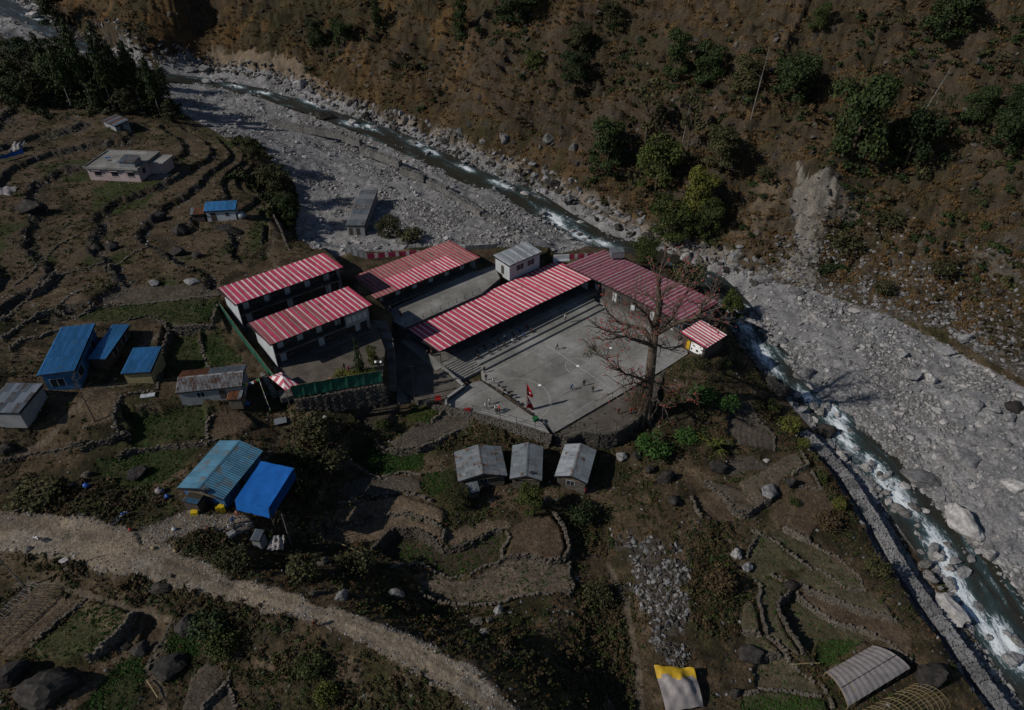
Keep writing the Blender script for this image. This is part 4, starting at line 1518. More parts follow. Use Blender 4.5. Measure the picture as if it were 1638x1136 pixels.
    if infill:
        u0, u1 = infill
        w = MB().fbox(F, u0, u1, .72, .84, zm - .3, zr(.78)).build('bay_wall', M_PANELD, root)
        for i in range(4):
            a = u0 + .35 + (u1 - u0 - .5) * i / 4
            MB().fbox(F, a, a + (u1 - u0 - .5) / 4 - .22, .66, .716, zm + .5, zm + 1.75).build('window_pane', M_PANEL, w)
    return root, F, L, W, zr


M_WALLDK = mat_plain('dark_brown_wall', (0.055, 0.045, 0.04), 0.9, 0.3, 0.7)  # plain dark brown for recessed walls, doors and dark cloth

hostA, FA, LA, WA, _ = veranda_block('hostel_building', 'upper two-storey hostel with bright red and white striped roof, uphill of its twin', [(376.3, 488.2, 14.6), (550.8, 426.9, 14.6), (345.4, 462.1, 13.9), (511.9, 407.6, 13.9)],
                                     8.7, 2, 2.3, doors=5, posts=8, zmid=11.6, n=40, rows=2)
hostB, FB, LB, WB, _ = veranda_block('hostel_building', 'lower two-storey hostel with white window bay and striped roof, behind the green netting', [(432.7, 552.1, 13.7), (595.2, 488.2, 13.7), (393.7, 517.7, 13.0), (553.5, 461.3, 13.0)],
                                     7.8, 2, 2.2, doors=5, posts=7, zmid=10.8, n=40, rows=1, infill=(14.2, 19.0), pick=lambda i, r: (striped if i < 17 else (striped_old if i % 4 > 1 else striped))(i, r))
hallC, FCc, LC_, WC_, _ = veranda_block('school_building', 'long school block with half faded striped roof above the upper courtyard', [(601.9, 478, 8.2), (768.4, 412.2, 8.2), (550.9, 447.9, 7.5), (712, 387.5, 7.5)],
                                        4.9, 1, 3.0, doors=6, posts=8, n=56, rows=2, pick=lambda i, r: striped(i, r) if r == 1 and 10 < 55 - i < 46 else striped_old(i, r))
hallD, FD, LD, WD, _ = veranda_block('school_building', 'longest open-fronted school block with bright striped roof facing the court', [(703.2, 562.3, 5.0), (949.3, 445.4, 5.0), (641.2, 528.3, 4.2), (885.6, 420.6, 4.2)],
                                     1.6, 1, 4.0, doors=8, posts=10, n=70, rows=1, endwalls=(False, True))
hallE, FE, LE, WE, zrE = veranda_block('school_building', 'school block with dimmer striped roof between the court and the river', [(905, 425, 5.2), (1090, 515.5, 5.2), (979.4, 400.1, 3.9), (1151.2, 492.2, 3.9)],
                                       .5, 1, 2.2, doors=6, posts=8, n=60, rows=1, side='wall', pick=lambda i, r: M_REDE if i % 2 == 0 else M_RWHITE)


def steps(mb, F, u0, u1, v0, z0, dv, dz, n, zbase):
    """n steps rising along +v from v0, z0"""
    for i in range(n):
        mb.fbox(F, u0, u1, v0 + dv * i, v0 + dv * (i + 1) if i < n - 1 else v0 + dv * n, zbase, z0 + dz * (i + 1))
    return mb


# bleacher steps and stair in front of the long block (parts of it)
pod = thing('terrace', 'concrete podium of the long school block with spectator steps down to the court', None, fp(FD, LD / 2, 0, 0))
pod['kind'] = 'structure'
MB().fbox(FD, -1.5, LD + 1, -.6, WD + .2, -.8, 1.6).build('podium', M_CONC, pod)
for i in range(3):
    MB().fbox(FD, 6.5, LD - 1.5, -.6 - 1.5 * (i + 1), -.6 - 1.5 * i - .01, -.8, 1.6 - .4 * (i + 1)).build('spectator_step', M_CONC, pod)
for i in range(8):
    MB().fbox(FD, -1.5, 6.45, -.6 - .5 * (i + 1), -.6 - .5 * i - .01, -.8, 1.6 - .17 * (i + 1)).build('stair_step', M_CONC, pod)

# end stair of the apron, with a green box beside it
st = thing('steps', 'short flight of concrete steps at the near corner of the court', 'steps', P(855, 684, -.2))
a_, b_ = P(848, 683, 0), P(872, 671, 0)
Fst = frame(a_, b_)
for i in range(4):
    MB().fbox(Fst, .4 * i, 2.6, -.45 * (i + 1), -.45 * i - .01, -1.2, .62 - .17 * i).build('step', M_CONC, st)

# stair between the hostels and the upper courtyard
s1 = thing('staircase', 'concrete staircase climbing to the upper courtyard beside the hostel', 'stairs', P(625, 535, 2))
a_, b_ = P(617, 540, 2.0), P(646, 528, 2.0)
F1 = frame(a_, b_)
for i in range(12):
    MB().fbox(F1, 0, 4.0, .42 * i, .42 * i + .41, 1.0, 2.0 + .238 * (i + 1)).build('step', M_CONC, s1)
# stepped slab path along the end of the lower hostel
sp = thing('slab_path', 'stepped slab ramp in shade beside the lower hostel', None, P(615, 570, 1.5))
sp['kind'] = 'structure'
ramp = [(594, 512, 618, 514, 7.6), (604, 524, 623, 526, 7.1), (607, 540, 629, 542, 6.4), (609, 556, 630, 557, 5.6), (611, 572, 631, 573, 4.8), (612, 588, 632, 588, 3.9), (614, 603, 633, 602, 3.0), (616, 618, 634, 616, 2.2)]
for i in range(len(ramp) - 1):
    a, b = ramp[i], ramp[i + 1]
    z = a[4]
    q = [P(a[0], a[1], z), P(a[2], a[3], z), P(b[2], b[3], z), P(b[0], b[1], z)]
    MB().prism([(p.x, p.y) for p in q], -.5, z).build('slab', M_CONCD, sp)
s2 = thing('staircase', 'fan of worn concrete steps below the courtyard', 'stairs', P(640, 635, 0))
q0, q1 = P(617, 627, .6), P(640, 622, .6)
for i in range(8):
    t0, t1 = i / 8, (i + 1) / 8
    a = P(636 + 30 * t0, 617 + 12 * t0, 1.6 - .22 * i)
    b = P(636 + 30 * t1, 617 + 12 * t1, 1.6 - .22 * i)
    c = P(634 + 32 * t1, 640 + 3 * t1, 1.6 - .22 * i)
    d = P(634 + 32 * t0, 640 + 3 * t0, 1.6 - .22 * i)
    MB().prism([(p.x, p.y) for p in (a, b, c, d)], -2.2, 1.6 - .22 * i).build('step', M_CONCD, s2)

# small office with a grey tin roof
g_pts = [(814.8, 425.6, 8.2), (867.9, 402.6, 8.2), (782.9, 411.8, 8.5), (834.2, 390.2, 8.5)]


def hut(name, label, cat, pts, zg, n, rows, roofmat, wallmat, windows=(), doors=(), over=.35, gable=None, roofmat2=None, ribs=3, group=None, wallh=None, open_front=False, lift=False):
    """a small one-room building; pts = roof corners e0,e1 (near eave) and r0,r1 (far edge)"""
    if lift:
        dz = UP(sum(p[0] for p in pts) / 4, sum(p[1] for p in pts) / 4)
        pts = [(p[0], p[1], p[2] + dz) for p in pts]
        zg += dz
        if gable:
            gable = (gable[0] + dz, gable[1])
    e0, e1, r0, r1 = [P(*p) for p in pts]
    F = frame(e0, e1)
    L = ((e1 - e0).length + (r1 - r0).length) / 2
    W = (Vector(((r0 + r1) / 2 - (e0 + e1) / 2)).to_2d()).length
    root = thing(name, label, cat, fp(F, L / 2, W / 2, zg), group)
    zf, zb = pts[0][2], pts[2][2]
    rf = MB().fbox(F, .12, L - .12, .12, W - .12, min(zf, zb) - .30, min(zf, zb) - .22).build('roof', M_WOOD, root)
    pk = roofmat if callable(roofmat) else (lambda i, r: roofmat)
    pk2 = (roofmat2 if callable(roofmat2) else (lambda i, r: roofmat2)) if roofmat2 else pk
    gi, gside = (gable or (None, None))
    if gi:
        if gside == 'u':
            m0, m1 = fp(F, 0, W / 2, gi), fp(F, L, W / 2, gi)
            sheet_plane(rf, fp(F, 0, 0, zf), fp(F, L, 0, zf), m0, m1, n, rows, pk, None, ribs=ribs)
            sheet_plane(rf, fp(F, L, W, zb), fp(F, 0, W, zb), m1, m0, n, rows, pk2, None, ribs=ribs)
            cap = [(m0, m1, F[2])]
        else:
            m0, m1 = fp(F, L / 2, 0, gi), fp(F, L / 2, W, gi)
            sheet_plane(rf, fp(F, 0, W, zb), fp(F, 0, 0, zf), m1, m0, n, rows, pk, None, ribs=ribs)
            sheet_plane(rf, fp(F, L, 0, zf), fp(F, L, W, zb), m0, m1, n, rows, pk2, None, ribs=ribs)
            cap = [(m0, m1, F[1])]
        for a, b, w in cap:
            c = MB()
            for s in (-1, 1):
                p, q = a + Vector((0, 0, .07)), b + Vector((0, 0, .07))
                e = w * .22 * s - Vector((0, 0, .05))
                c.hexa([p, q, q + e, p + e, p + Vector((0, 0, .03)), q + Vector((0, 0, .03)), q + e + Vector((0, 0, .03)), p + e + Vector((0, 0, .03))])
            c.build('ridge_cap', roofmat2 if roofmat2 and not callable(roofmat2) else (roofmat if not callable(roofmat) else M_TINR), rf)
    elif zb >= zf:
        sheet_plane(rf, fp(F, 0, 0, zf), fp(F, L, 0, zf), fp(F, 0, W, zb), fp(F, L, W, zb), n, rows, pk, None, ribs=ribs)
    else:
        sheet_plane(rf, fp(F, L, W, zb), fp(F, 0, W, zb), fp(F, L, 0, zf), fp(F, 0, 0, zf), n, rows, pk, None, ribs=ribs)

    def zt(u, v):
        if gi and gside == 'u':
            return (zf + (gi - zf) * min(1, v / (W / 2)) if v <= W / 2 else zb + (gi - zb) * (W - v) / (W / 2)) - .16
        if gi:
            return zf + (gi - zf) * (1 - abs(u - L / 2) / (L / 2)) - .16
        return zf + (zb - zf) * v / W - .16
    o = over
    t = .12
    zb_ = zg - .8

    def wall(u0, v0, u1, v1, name='wall'):
        m = MB()
        mids = [0, .5, 1]
        for a, b in zip(mids, mids[1:]):
            pa, pb = (u0 + (u1 - u0) * a, v0 + (v1 - v0) * a), (u0 + (u1 - u0) * b, v0 + (v1 - v0) * b)
            d = Vector((u1 - u0, v1 - v0)).normalized()
            nn = Vector((-d.y, d.x)) * t
            qs = [(pa[0], pa[1]), (pb[0], pb[1]), (pb[0] + nn.x, pb[1] + nn.y), (pa[0] + nn.x, pa[1] + nn.y)]
            m.hexa([fp(F, x, y, zb_) for x, y in qs] + [fp(F, x, y, zt(min(max(x, o), L - o), min(max(y, o), W - o)) - .02) for x, y in qs])
        return m.build(name, wallmat, root)
    if not open_front:
        wf_ = wall(o, o, L - o, o)
    wall(L - o, o + t, L - o, W - o - t)
    wall(L - o, W - o, o, W - o)
    wall(o, W - o - t, o, o + t)
    MB().fbox(F, o + .13, L - o - .13, o + .13, W - o - .13, zg - .5, zg + .05).build('floor', M_CONCD, root)
    for side, a, w, z0, h in windows:
        fr_ = MB()
        pn = MB()
        if side == 'f':
            pn.fbox(F, a, a + w, o - .03, o - .003, zg + z0, zg + z0 + h)
            fr_.fbox(F, a - .07, a - .003, o - .05, o - .003, zg + z0 - .07, zg + z0 + h + .07).fbox(F, a + w + .003, a + w + .07, o - .05, o - .003, zg + z0 - .07, zg + z0 + h + .07).fbox(F, a, a + w, o - .05, o - .003, zg + z0 + h + .003, zg + z0 + h + .07).fbox(F, a + w * .48, a + w * .52, o - .055, o - .032, zg + z0, zg + z0 + h)
        elif side == 'r':
            pn.fbox(F, L - o + .003, L - o + .03, a, a + w, zg + z0, zg + z0 + h)
            fr_.fbox(F, L - o + .003, L - o + .05, a - .07, a - .003, zg + z0 - .07, zg + z0 + h + .07).fbox(F, L - o + .003, L - o + .05, a + w + .003, a + w + .07, zg + z0 - .07, zg + z0 + h + .07)
        else:
            pn.fbox(F, o - .03, o - .003, a, a + w, zg + z0, zg + z0 + h)
            fr_.fbox(F, o - .05, o - .003, a - .07, a - .003, zg + z0 - .07, zg + z0 + h + .07).fbox(F, o - .05, o - .003, a + w + .003, a + w + .07, zg + z0 - .07, zg + z0 + h + .07)
        w_o = pn.build('window', M_GLASS, root)
        fr_.build('frame', M_PANEL, w_o)
    for side, a, w, h in doors:
        d = MB()
        if side == 'f':
            d.fbox(F, a, a + w, o - .04, o - .003, zg + .05, zg + h)
        elif side == 'r':
            d.fbox(F, L - o + .003, L - o + .04, a, a + w, zg + .05, zg + h)
        else:
            d.fbox(F, o - .04, o - .003, a, a + w, zg + .05, zg + h)
        d.build('door', M_WALLDK, root)
    return root, F, L, W


office, FG, LG, WG = hut('office_building', 'small white school office with grey tin roof at the top of the courtyard', 'building', g_pts, 4.9, 14, 1, lambda i, r: M_TINC if i % 3 else M_TINB, M_PANEL, windows=[('f', 2.4, 2.0, 1.0, 1.3), ('f', 5.6, 2.0, 1.0, 1.3)], doors=[('l', 2.2, 1.0, 2.1)])
# little hut with striped roof and painted white wall
hF, FF, LF, WF = hut('kiosk', 'small hut with red and white striped roof and white mural wall beside the bare tree', 'hut', [(1129.9, 557.7, 3.2), (1165.3, 534.7, 3.2), (1091, 529.3, 3.7), (1122.8, 511.6, 3.7)], .4, 16, 1,
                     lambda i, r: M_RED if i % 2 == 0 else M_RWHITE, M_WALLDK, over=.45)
mur = MB().fbox(FF, .36, .44, .9, WF - 2.6, .5, 2.75).build('mural_panel', M_WHITE, hF)
for k, (v, z, a, b) in enumerate(((1.0, 1.9, .8, .4), (2.1, 1.2, .7, .7), (3.0, 2.0, .9, .35), (1.5, 2.4, .5, .25), (3.4, 1.1, .4, .6))):
    m = MB()
    pts = [fp(FF, .355, v + a * .5 * math.cos(t) * random.uniform(.7, 1.1), z + b * .5 * math.sin(t) * random.uniform(.7, 1.1)) for t in [i * math.pi / 5 for i in range(10)]]
    m.add(pts, [tuple(range(10))])
    m.build('painted_shape', M_BLACK, mur)
MB().fbox(FF, .30, .36, WF - 2.4, WF - 1.5, .5, 2.6).build('door', M_YELLOW, hF)
# water tank on the river block
tk = MB().box(fp(FE, 4.6, WE - 1.2, 5.45), (3.0, 2.2, 1.5), math.atan2(1, 8))
tk.box(fp(FE, 4.6, WE - 1.2, 6.25), (3.1, 2.3, .1), math.atan2(1, 8))
for dx in (-1.2, 1.2):
    tk.box(fp(FE, 4.6 + dx, WE - 1.2, 4.55), (.15, .15, .3))
single(tk, 'water_tank', M_TIN, 'blue grey metal water tank on the river block roof', 'tank')

# gate house with a small striped pyramid roof
gz = 6.9
gc_ = [P(430, 603, gz + 2.6), P(457, 625, gz + 2.6), P(478, 615, gz + 2.6), P(451, 595, gz + 2.6)]
gcen = sum(gc_, Vector()) / 4
gate = thing('gatehouse', 'small open gatehouse under a striped pyramid roof', 'gatehouse', Vector((gcen.x, gcen.y, gz)))
apex = gcen + Vector((0, 0, 1.0))
grf = MB().add([p - Vector((0, 0, .05)) for p in gc_], [(0, 1, 2, 3)]).build('roof', M_WOOD, gate)
for k in range(4):
    a, b = gc_[k], gc_[(k + 1) % 4]
    for i in range(7):
        t0, t1 = i / 7, (i + 1) / 7
        p, q = a.lerp(b, t0), a.lerp(b, t1)

        def up(t):
            m = min(t, 1 - t) * 2
            base = a.lerp(b, t)
            return base + (apex - (a + b) / 2) * m
        vs = [p, q, up(t1), up(t0)]
        if i == 3:
            vs = [p, q, up(t1), apex, up(t0)]
        n_ = Vector((0, 0, .03 + .01 * (i % 2)))
        MB().add([v + n_ for v in vs], [tuple(range(len(vs)))]).build('roof_sheet', M_RED if i % 2 == 0 else M_RWHITE, grf)
for p in gc_:
    q = gcen.lerp(p, .82)
    MB().tube([(q.x, q.y, gz - 1), (q.x, q.y, gz + 2.55)], .08).build('post', M_WOOD, gate)
MB().box((gcen.x, gcen.y, gz - .5), (2.6, 2.4, 1.0), .5).build('plinth', M_CONCD, gate)


# ------------------------------------------------------------------ fences, rails, walls
def net_fence(label, pxs, h, group=None, mat=None, name='netting_fence'):
    w = [P(*p) for p in pxs]
    root = thing(name, label, 'fence', w[0], group)
    for a, b in zip(w, w[1:]):
        d = (b - a)
        k = max(1, round(d.to_2d().length / 2.6))
        for i in range(k):
            p, q = a.lerp(b, i / k), a.lerp(b, (i + 1) / k)
            n = Vector((-d.y, d.x, 0)).normalized()
            m = MB()
            nu, nz = 5, 4
            for iu in range(nu):
                for iz in range(nz):
                    def pt(s, t):
                        bulge = .10 * math.sin(s * math.pi) * math.sin(t * math.pi) + .04 * math.sin(s * 9 + i)
                        return p.lerp(q, s) + Vector((0, 0, .05 + h * t * (1 - .03 * math.sin(s * math.pi)))) + n * bulge
                    m.add([pt(iu / nu, iz / nz), pt((iu + 1) / nu, iz / nz), pt((iu + 1) / nu, (iz + 1) / nz), pt(iu / nu, (iz + 1) / nz)], [(0, 1, 2, 3)])
            m.build('net_panel', mat or M_GREENNET, root)
            MB().tube([p - Vector((0, 0, .5)), p + Vector((0, 0, h + .12))], .04, 5).build('post', M_BLACK, root)
            MB().tube([p + Vector((0, 0, h + .06)), q + Vector((0, 0, h + .06))], .025, 4).build('top_rail', M_BAMBOO, root)
    return root


net_fence('green netting fence along the front of the hostel yard', [(470, 637, 7.5), (508, 630, 7.6), (558, 621, 7.7), (612, 612, 7.7)], 2.6)
net_fence('green netting fence climbing beside the hostel end walls', [(446, 620, 7.2), (430, 600, 7.6), (412, 576, 8.0), (393, 552, 8.4), (372, 522, 8.8), (354, 497, 9.1)], 2.0)


def rail_fence(name, label, pxs, h, step, bars=2, mat=None, ground=False, group=None, cat='fence'):
    w = [P(*p) if len(p) == 3 else G(*p) for p in pxs]
    root = thing(name, label, cat, w[0], group)
    first = True
    for a, b in zip(w, w[1:]):
        k = max(1, round((b - a).to_2d().length / step))
        for i in range(k):
            p, q = a.lerp(b, i / k), a.lerp(b, (i + 1) / k)
            MB().tube([p - Vector((0, 0, .4)), p + Vector((0, 0, h))], .045, 5).build('post', mat or M_BLACK, root)
            m = MB()
            for j in range(bars):
                z = h * (j + 1) / bars - .04
                m.tube([p + Vector((0, 0, z)), q + Vector((0, 0, z))], .018, 4)
            m.build('rail', mat or M_BLACK, root)
    MB().tube([w[-1] - Vector((0, 0, .4)), w[-1] + Vector((0, 0, h))], .045, 5).build('post', mat or M_BLACK, root)
    return root


rail_fence('railing', 'black metal railing along the edge of the upper courtyard', [(649, 521, 4.9), (705, 496, 4.9), (768, 468, 4.9)], 1.1, 2.2, 3, cat='railing')
rail_fence('wire_fence', 'wire fence on posts along the boundary wall below the court', [(676, 642, .6), (716, 651, .6), (757, 661, .6), (800, 672, .4), (826, 680, .2), (886, 697, -.1)], 1.9, 4.2, 3)
rail_fence('wire_fence', 'wire fence on posts around the earth shelf by the bare tree', [(886, 697, -.2), (920, 688, -.2), (954, 690, -.2), (986, 687, -.2), (1018, 666, -.3)], 1.9, 4.2, 2)


def sheet_fence(label, pxs, h, mats, name='sheet_fence'):
    w = [P(*p) for p in pxs]
    root = thing(name, label, 'fence', w[0])
    for a, b in zip(w, w[1:]):
        d = b - a
        F = frame(a, b)
        sheet_plane(root, a, b, a + Vector((0, 0, h)), b + Vector((0, 0, h)), max(2, round(d.length / .8)), 1, lambda i, r: mats[i % len(mats)], None, 'fence_sheet', thick=False)
        for t in np.linspace(.02, .98, max(2, int(d.length / 3))):
            p = a.lerp(b, t)
            MB().tube([p - Vector((0, 0, .5)) + F[2] * .09, p + Vector((0, 0, h)) + F[2] * .09], .04, 5).build('post', M_BLACK, root)
    return root


sheet_fence('grey corrugated metal fence behind the small school lawn', [(505, 396, 5.9), (527, 398, 5.9), (548, 404, 5.9), (576, 411, 5.9), (588, 414, 5.9)], 1.5, [M_TINB, M_TIN])
sheet_fence('red and white metal fence behind the faded school roof', [(588, 414, 5.9), (672, 408, 5.7)], 1.3, [M_RED, M_RED, M_RWHITE])
sheet_fence('red metal fence between office and river block', [(908, 415, 3.2), (955, 412, 3.2)], 1.3, [M_RED, M_RED, M_RWHITE])
sheet_fence('bluish metal fence behind the white office', [(744, 400, 4.6), (770, 399, 4.6), (795, 397, 4.6)], 1.2, [M_TIN])
pl_ = MB().box(P(898, 412, 5.2), (3.6, .3, 1.4), .1)
pl_.box(P(898, 416, 4.6), (3.8, 1.2, .3), .1)
single(pl_, 'planter', M_PANEL, 'white planter box at the end of the long striped roof', 'planter')


def rubble(mb, p, sx, sy, sz, rz, mi=0):
    c, s = math.cos(rz), math.sin(rz)
    pts = []
    for x, y, z in ((-1, -1, -1), (1, -1, -1), (1, 1, -1), (-1, 1, -1), (-1, -1, 1), (1, -1, 1), (1, 1, 1), (-1, 1, 1)):
        k = .86 if z > 0 else 1
        x = x * sx / 2 * random.uniform(.72, 1.05) * k
        y = y * sy / 2 * random.uniform(.72, 1.05) * k
        z = z * sz / 2 * random.uniform(.8, 1.1)
        pts.append((p[0] + x * c - y * s, p[1] + x * s + y * c, p[2] + z))
    mb.hexa(pts, mi)


ZCUR[0] = Z2


def stone_wall(label, pxs, h=.45, mat=None, thick=.42, ss=.4, name='stone_wall', group=None, zs=None, drop=None):
    """dry-stone wall; follows the ground, faces the step below it"""
    w = [G(*p) if zs is None else P(p[0], p[1], zs[i]) for i, p in enumerate(pxs)]
    root = thing(name, label, 'wall', w[0], group)
    m = MB()
    for a, b in zip(w, w[1:]):
        d = b - a
        L = d.to_2d().length
        k = max(1, int(L / ss))
        n = Vector((-d.y, d.x, 0)).normalized()
        rz = math.atan2(d.y, d.x)
        for i in range(k):
            c = a.lerp(b, (i + .5) / k) + n * random.uniform(-.12, .12)
            if zs is None:
                hs = HF(np.array([c.x + n.x * 1.0, c.x - n.x * 1.0, c.x]), np.array([c.y + n.y * 1.0, c.y - n.y * 1.0, c.y]))
                top = float(max(hs)) + h * random.uniform(.0, .75)
                bot = float(min(hs)) - .1
                lowside = n if hs[0] < hs[1] else -n
            else:
                top = c.z
                bot = c.z - (drop or 1)
                lowside = n * 0
            kk = max(1, min(9, int(round((top - bot) / .32))))
            for j in range(kk):
                z = bot + (top - bot) * (j + .5) / kk
                q = c + lowside * (.35 * (1 - (j + .5) / kk) + random.uniform(-.05, .1)) + d.normalized() * ((j % 2) * .5 * L / k)
                rubble(m, (q.x, q.y, z), L / k * random.uniform(.85, 1.25), thick * random.uniform(.8, 1.3), (top - bot) / kk * random.uniform(.9, 1.2), rz + random.uniform(-.2, .2))
    m.build('stones', mat or M_STONE, root, kind='stuff')
    return root



# ================================================================== THE VILLAGE HOUSES
# pink flat-roofed house
DPK = UP(180, 280)
e0, e1 = P(131.9, 268.5, 13.6 + DPK), P(219.8, 271.3, 13.6 + DPK)
Fp = frame(e0, e1)
Lp, Wp = (e1 - e0).length, 12.0
zp = 10.2 + DPK
pk = thing('house', 'pink plastered house with flat grey concrete roof and stair cabin', 'house', fp(Fp, Lp / 2, Wp / 2, zp))
MB().fbox(Fp, .5, Lp - .5, .6, Wp - 1, zp - 1.2, 13.3 + DPK).build('wall', M_PINK, pk)
rf = MB().fbox(Fp, 0, Lp, 0, Wp - .4, 13.32 + DPK, 13.6 + DPK).build('roof', M_CONC, pk)
for (a, b, c, d) in ((0, Lp, 0, .2), (0, .2, .22, Wp - .62), (Lp - .2, Lp, .22, Wp - .62), (0, Lp, Wp - .6, Wp - .4)):
    MB().fbox(Fp, a, b, c, d, 13.605 + DPK, 13.85 + DPK).build('parapet', M_CONC, rf)
for u in (2.2, 6.6, 10.8):
    w = MB().fbox(Fp, u, u + 1.7, .56, .597, 11.4 + DPK, 12.7 + DPK).build('window', M_GLASS, pk)
    MB().fbox(Fp, u - .1, u + 1.8, .5, .597, 11.28 + DPK, 11.39 + DPK).fbox(Fp, u - .25, u + 1.95, .1, .597, 12.75 + DPK, 12.85 + DPK).build('sill', M_PINK, w)
for v in (2.5, 6.5):
    w = MB().fbox(Fp, Lp - .497, Lp - .46, v, v + 1.3, 11.4 + DPK, 12.7 + DPK).build('window', M_GLASS, pk)
MB().fbox(Fp, Lp - .45, Lp + 3.2, 6.0, Wp - 1.2, zp - 1, 12.9 + DPK).build('annex_wall', M_PINK, pk)
MB().fbox(Fp, Lp - .45, Lp + 3.6, 5.6, Wp - .8, 12.92 + DPK, 13.15 + DPK).build('annex_roof', M_CONC, pk)
cab = MB().fbox(Fp, 9.2, 13.2, 1.0, 4.4, 13.61 + DPK, 15.0 + DPK).build('stair_cabin', M_PANELD, pk)
sheet_plane(cab, fp(Fp, 9.0, .7, 15.05 + DPK), fp(Fp, 13.4, .7, 15.05 + DPK), fp(Fp, 9.0, 4.7, 15.5 + DPK), fp(Fp, 13.4, 4.7, 15.5 + DPK), 5, 1, lambda i, r: M_TINR if i > 1 else M_TIN, None, thick=False)
MB().fbox(Fp, Lp + .2, Lp + 5, 2.2, 5.5, zp - .6, zp + .05).build('porch_floor', M_CONCD, pk)
for (u_, v_, dx, dy, m_, lab_) in ((2.0, 6.5, 1.2, .7, M_BLUP, 'blue cloth drying at the far end of the flat roof of the pink house'), (3.6, 4.8, 1.0, .6, M_WALLDK, 'dark cloth drying in the middle of the flat roof of the pink house'),
                                   (5.4, 4.2, .9, .7, M_PANEL, 'white cloth drying beside the dark one on the flat roof'), (7.4, 5.0, 1.0, .8, M_BLUP, 'blue cloth drying beside the stair cabin on the flat roof')):
    b = fp(Fp, u_, v_, 13.61 + DPK)
    q_ = MB()
    for i in range(4):
        for j in range(3):
            z_ = .06 + .05 * math.sin(i * 2.1 + j * 1.7)
            q_.hexa([b + Vector((dx * (i + x) / 4, dy * (j + y) / 3, 0)) for x, y in ((0, 0), (1, 0), (1, 1), (0, 1))] + [b + Vector((dx * (i + x) / 4, dy * (j + y) / 3, z_)) for x, y in ((0, 0), (1, 0), (1, 1), (0, 1))])
    single(q_, 'laundry', m_, lab_, 'laundry', b)

hut('cottage', 'small white cottage with bright blue roof on the upper slope', 'house', [(325.5, 338.6, 9.7), (376.4, 335.8, 9.7), (325.5, 323.5, 10.6), (375.8, 320.7, 10.6)], 7.0, 9, 1, M_BLUE, M_PANEL, windows=[('f', 4.6, .8, 1.1, .9)], doors=[('f', 1.2, 1.2, 2.1)], over=.3, lift=True)
hut('lean_to', 'rusty lean-to porch at the end of the small blue-roofed cottage', 'porch', [(303.6, 344, 9.0), (326.5, 342.7, 9.0), (302, 333, 9.7), (324.5, 331.7, 9.7)], 6.9, 5, 1, lambda i, r: M_TINB if i == 0 else M_RUST, M_WALLDK, over=.2, lift=True)
tb = MB().blob(P(387, 345, 7.6 + UP(387, 345)), (1.0, 1.0, 1.0), jit=.02, seg=12, rings=7)
single(tb, 'water_tank', M_TIN, 'blue grey water tank beside the small white cottage', 'tank')
hut('stone_shed', 'low shed with silvery patched roof at the top of the slope', 'shed', [(163, 193, 15.0), (184, 203, 15.0), (175, 183, 15.7), (203, 189, 15.7)], 12.9, 7, 1, lambda i, r: [M_TIN, M_RUST, M_TINB][i % 3], M_PANELD, doors=[('r', 1.4, 1.0, 1.9)], over=.25, lift=True)
hut('big_house', 'big house with plain blue metal roof and blue walls', 'house', [(58.6, 601.2, 8.9), (115.7, 593.8, 8.9), (118.7, 522, 8.95), (175.8, 516.2, 8.95)], 5.1, 8, 3, M_BLUE, M_WALLB, windows=[('f', 1.2, 2.0, 1.0, 1.4), ('r', 1.6, 2.2, 1.0, 1.4), ('r', 9.5, 1.6, 1.0, 1.3)], over=.4, lift=True)
hut('lean_to', 'blue roofed veranda wing along the big blue house', 'porch', [(139, 575.4, 7.3), (168.5, 577.7, 6.9), (175.8, 519, 7.32), (205, 523, 6.92)], 4.6, 4, 3, M_BLUE, M_WALLDK, windows=[('r', 3.0, 1.4, .9, 1.2), ('r', 6.5, 1.4, .9, 1.2)], over=.35, lift=True)
hut('store_shed', 'square blue-roofed store of yellowish blocks beside the big blue house', 'shed', [(192.8, 598.2, 6.5), (241.8, 595.3, 6.5), (206.6, 557, 6.9), (250, 555.8, 6.9)], 4.0, 7, 2, M_BLUE, M_BRICK, over=.3, lift=True)
hut('tin_shed', 'patched grey tin shed at the edge of the village path', 'shed', [(-30, 660, 7.6), (33.7, 661, 7.6), (3, 617, 7.9), (63, 610.5, 7.9)], 5.1, 8, 3, lambda i, r: [M_TINB, M_TIN, M_TINR, M_TINB][(i * 3 + r) % 4], M_PANELD, over=.2, lift=True)
hut('long_shed', 'long shed with rusty streaked tin roof beside the netting fence', 'shed', [(280.4, 629, 5.3), (386.8, 617.9, 5.3), (288, 598, 5.3), (392, 580, 5.3)], 2.9, 16, 1, lambda i, r: M_TINR, M_PANELD, gable=(6.1, 'u'), roofmat2=lambda i, r: M_RUST if i > 8 else M_TIN, windows=[('f', 3.0, 1.2, .9, .9)], doors=[('f', 6.5, 1.0, 1.9)], over=.3, lift=True)
hut('coop', 'small rust-roofed coop against the long tin shed', 'coop', [(362, 640, 3.9), (385, 639, 3.9), (360, 622, 4.4), (384, 621, 4.4)], 2.5, 4, 1, lambda i, r: M_RUST if r == 0 and i < 3 else M_TINB, M_WOOD, over=.15, lift=True)
hut('river_shed', 'narrow grey shed with dull metal roof standing on the gravel', 'shed', [(553, 361, 4.3), (580, 361, 4.3), (537, 306, 4.4), (567, 306, 4.4)], 1.6, 5, 7, lambda i, r: [M_TIN, M_PANELD, M_TIN, M_TINR][r % 4], M_PANELD, doors=[('f', .6, .9, 1.9), ('f', 2.4, .9, 1.9)], over=.2)
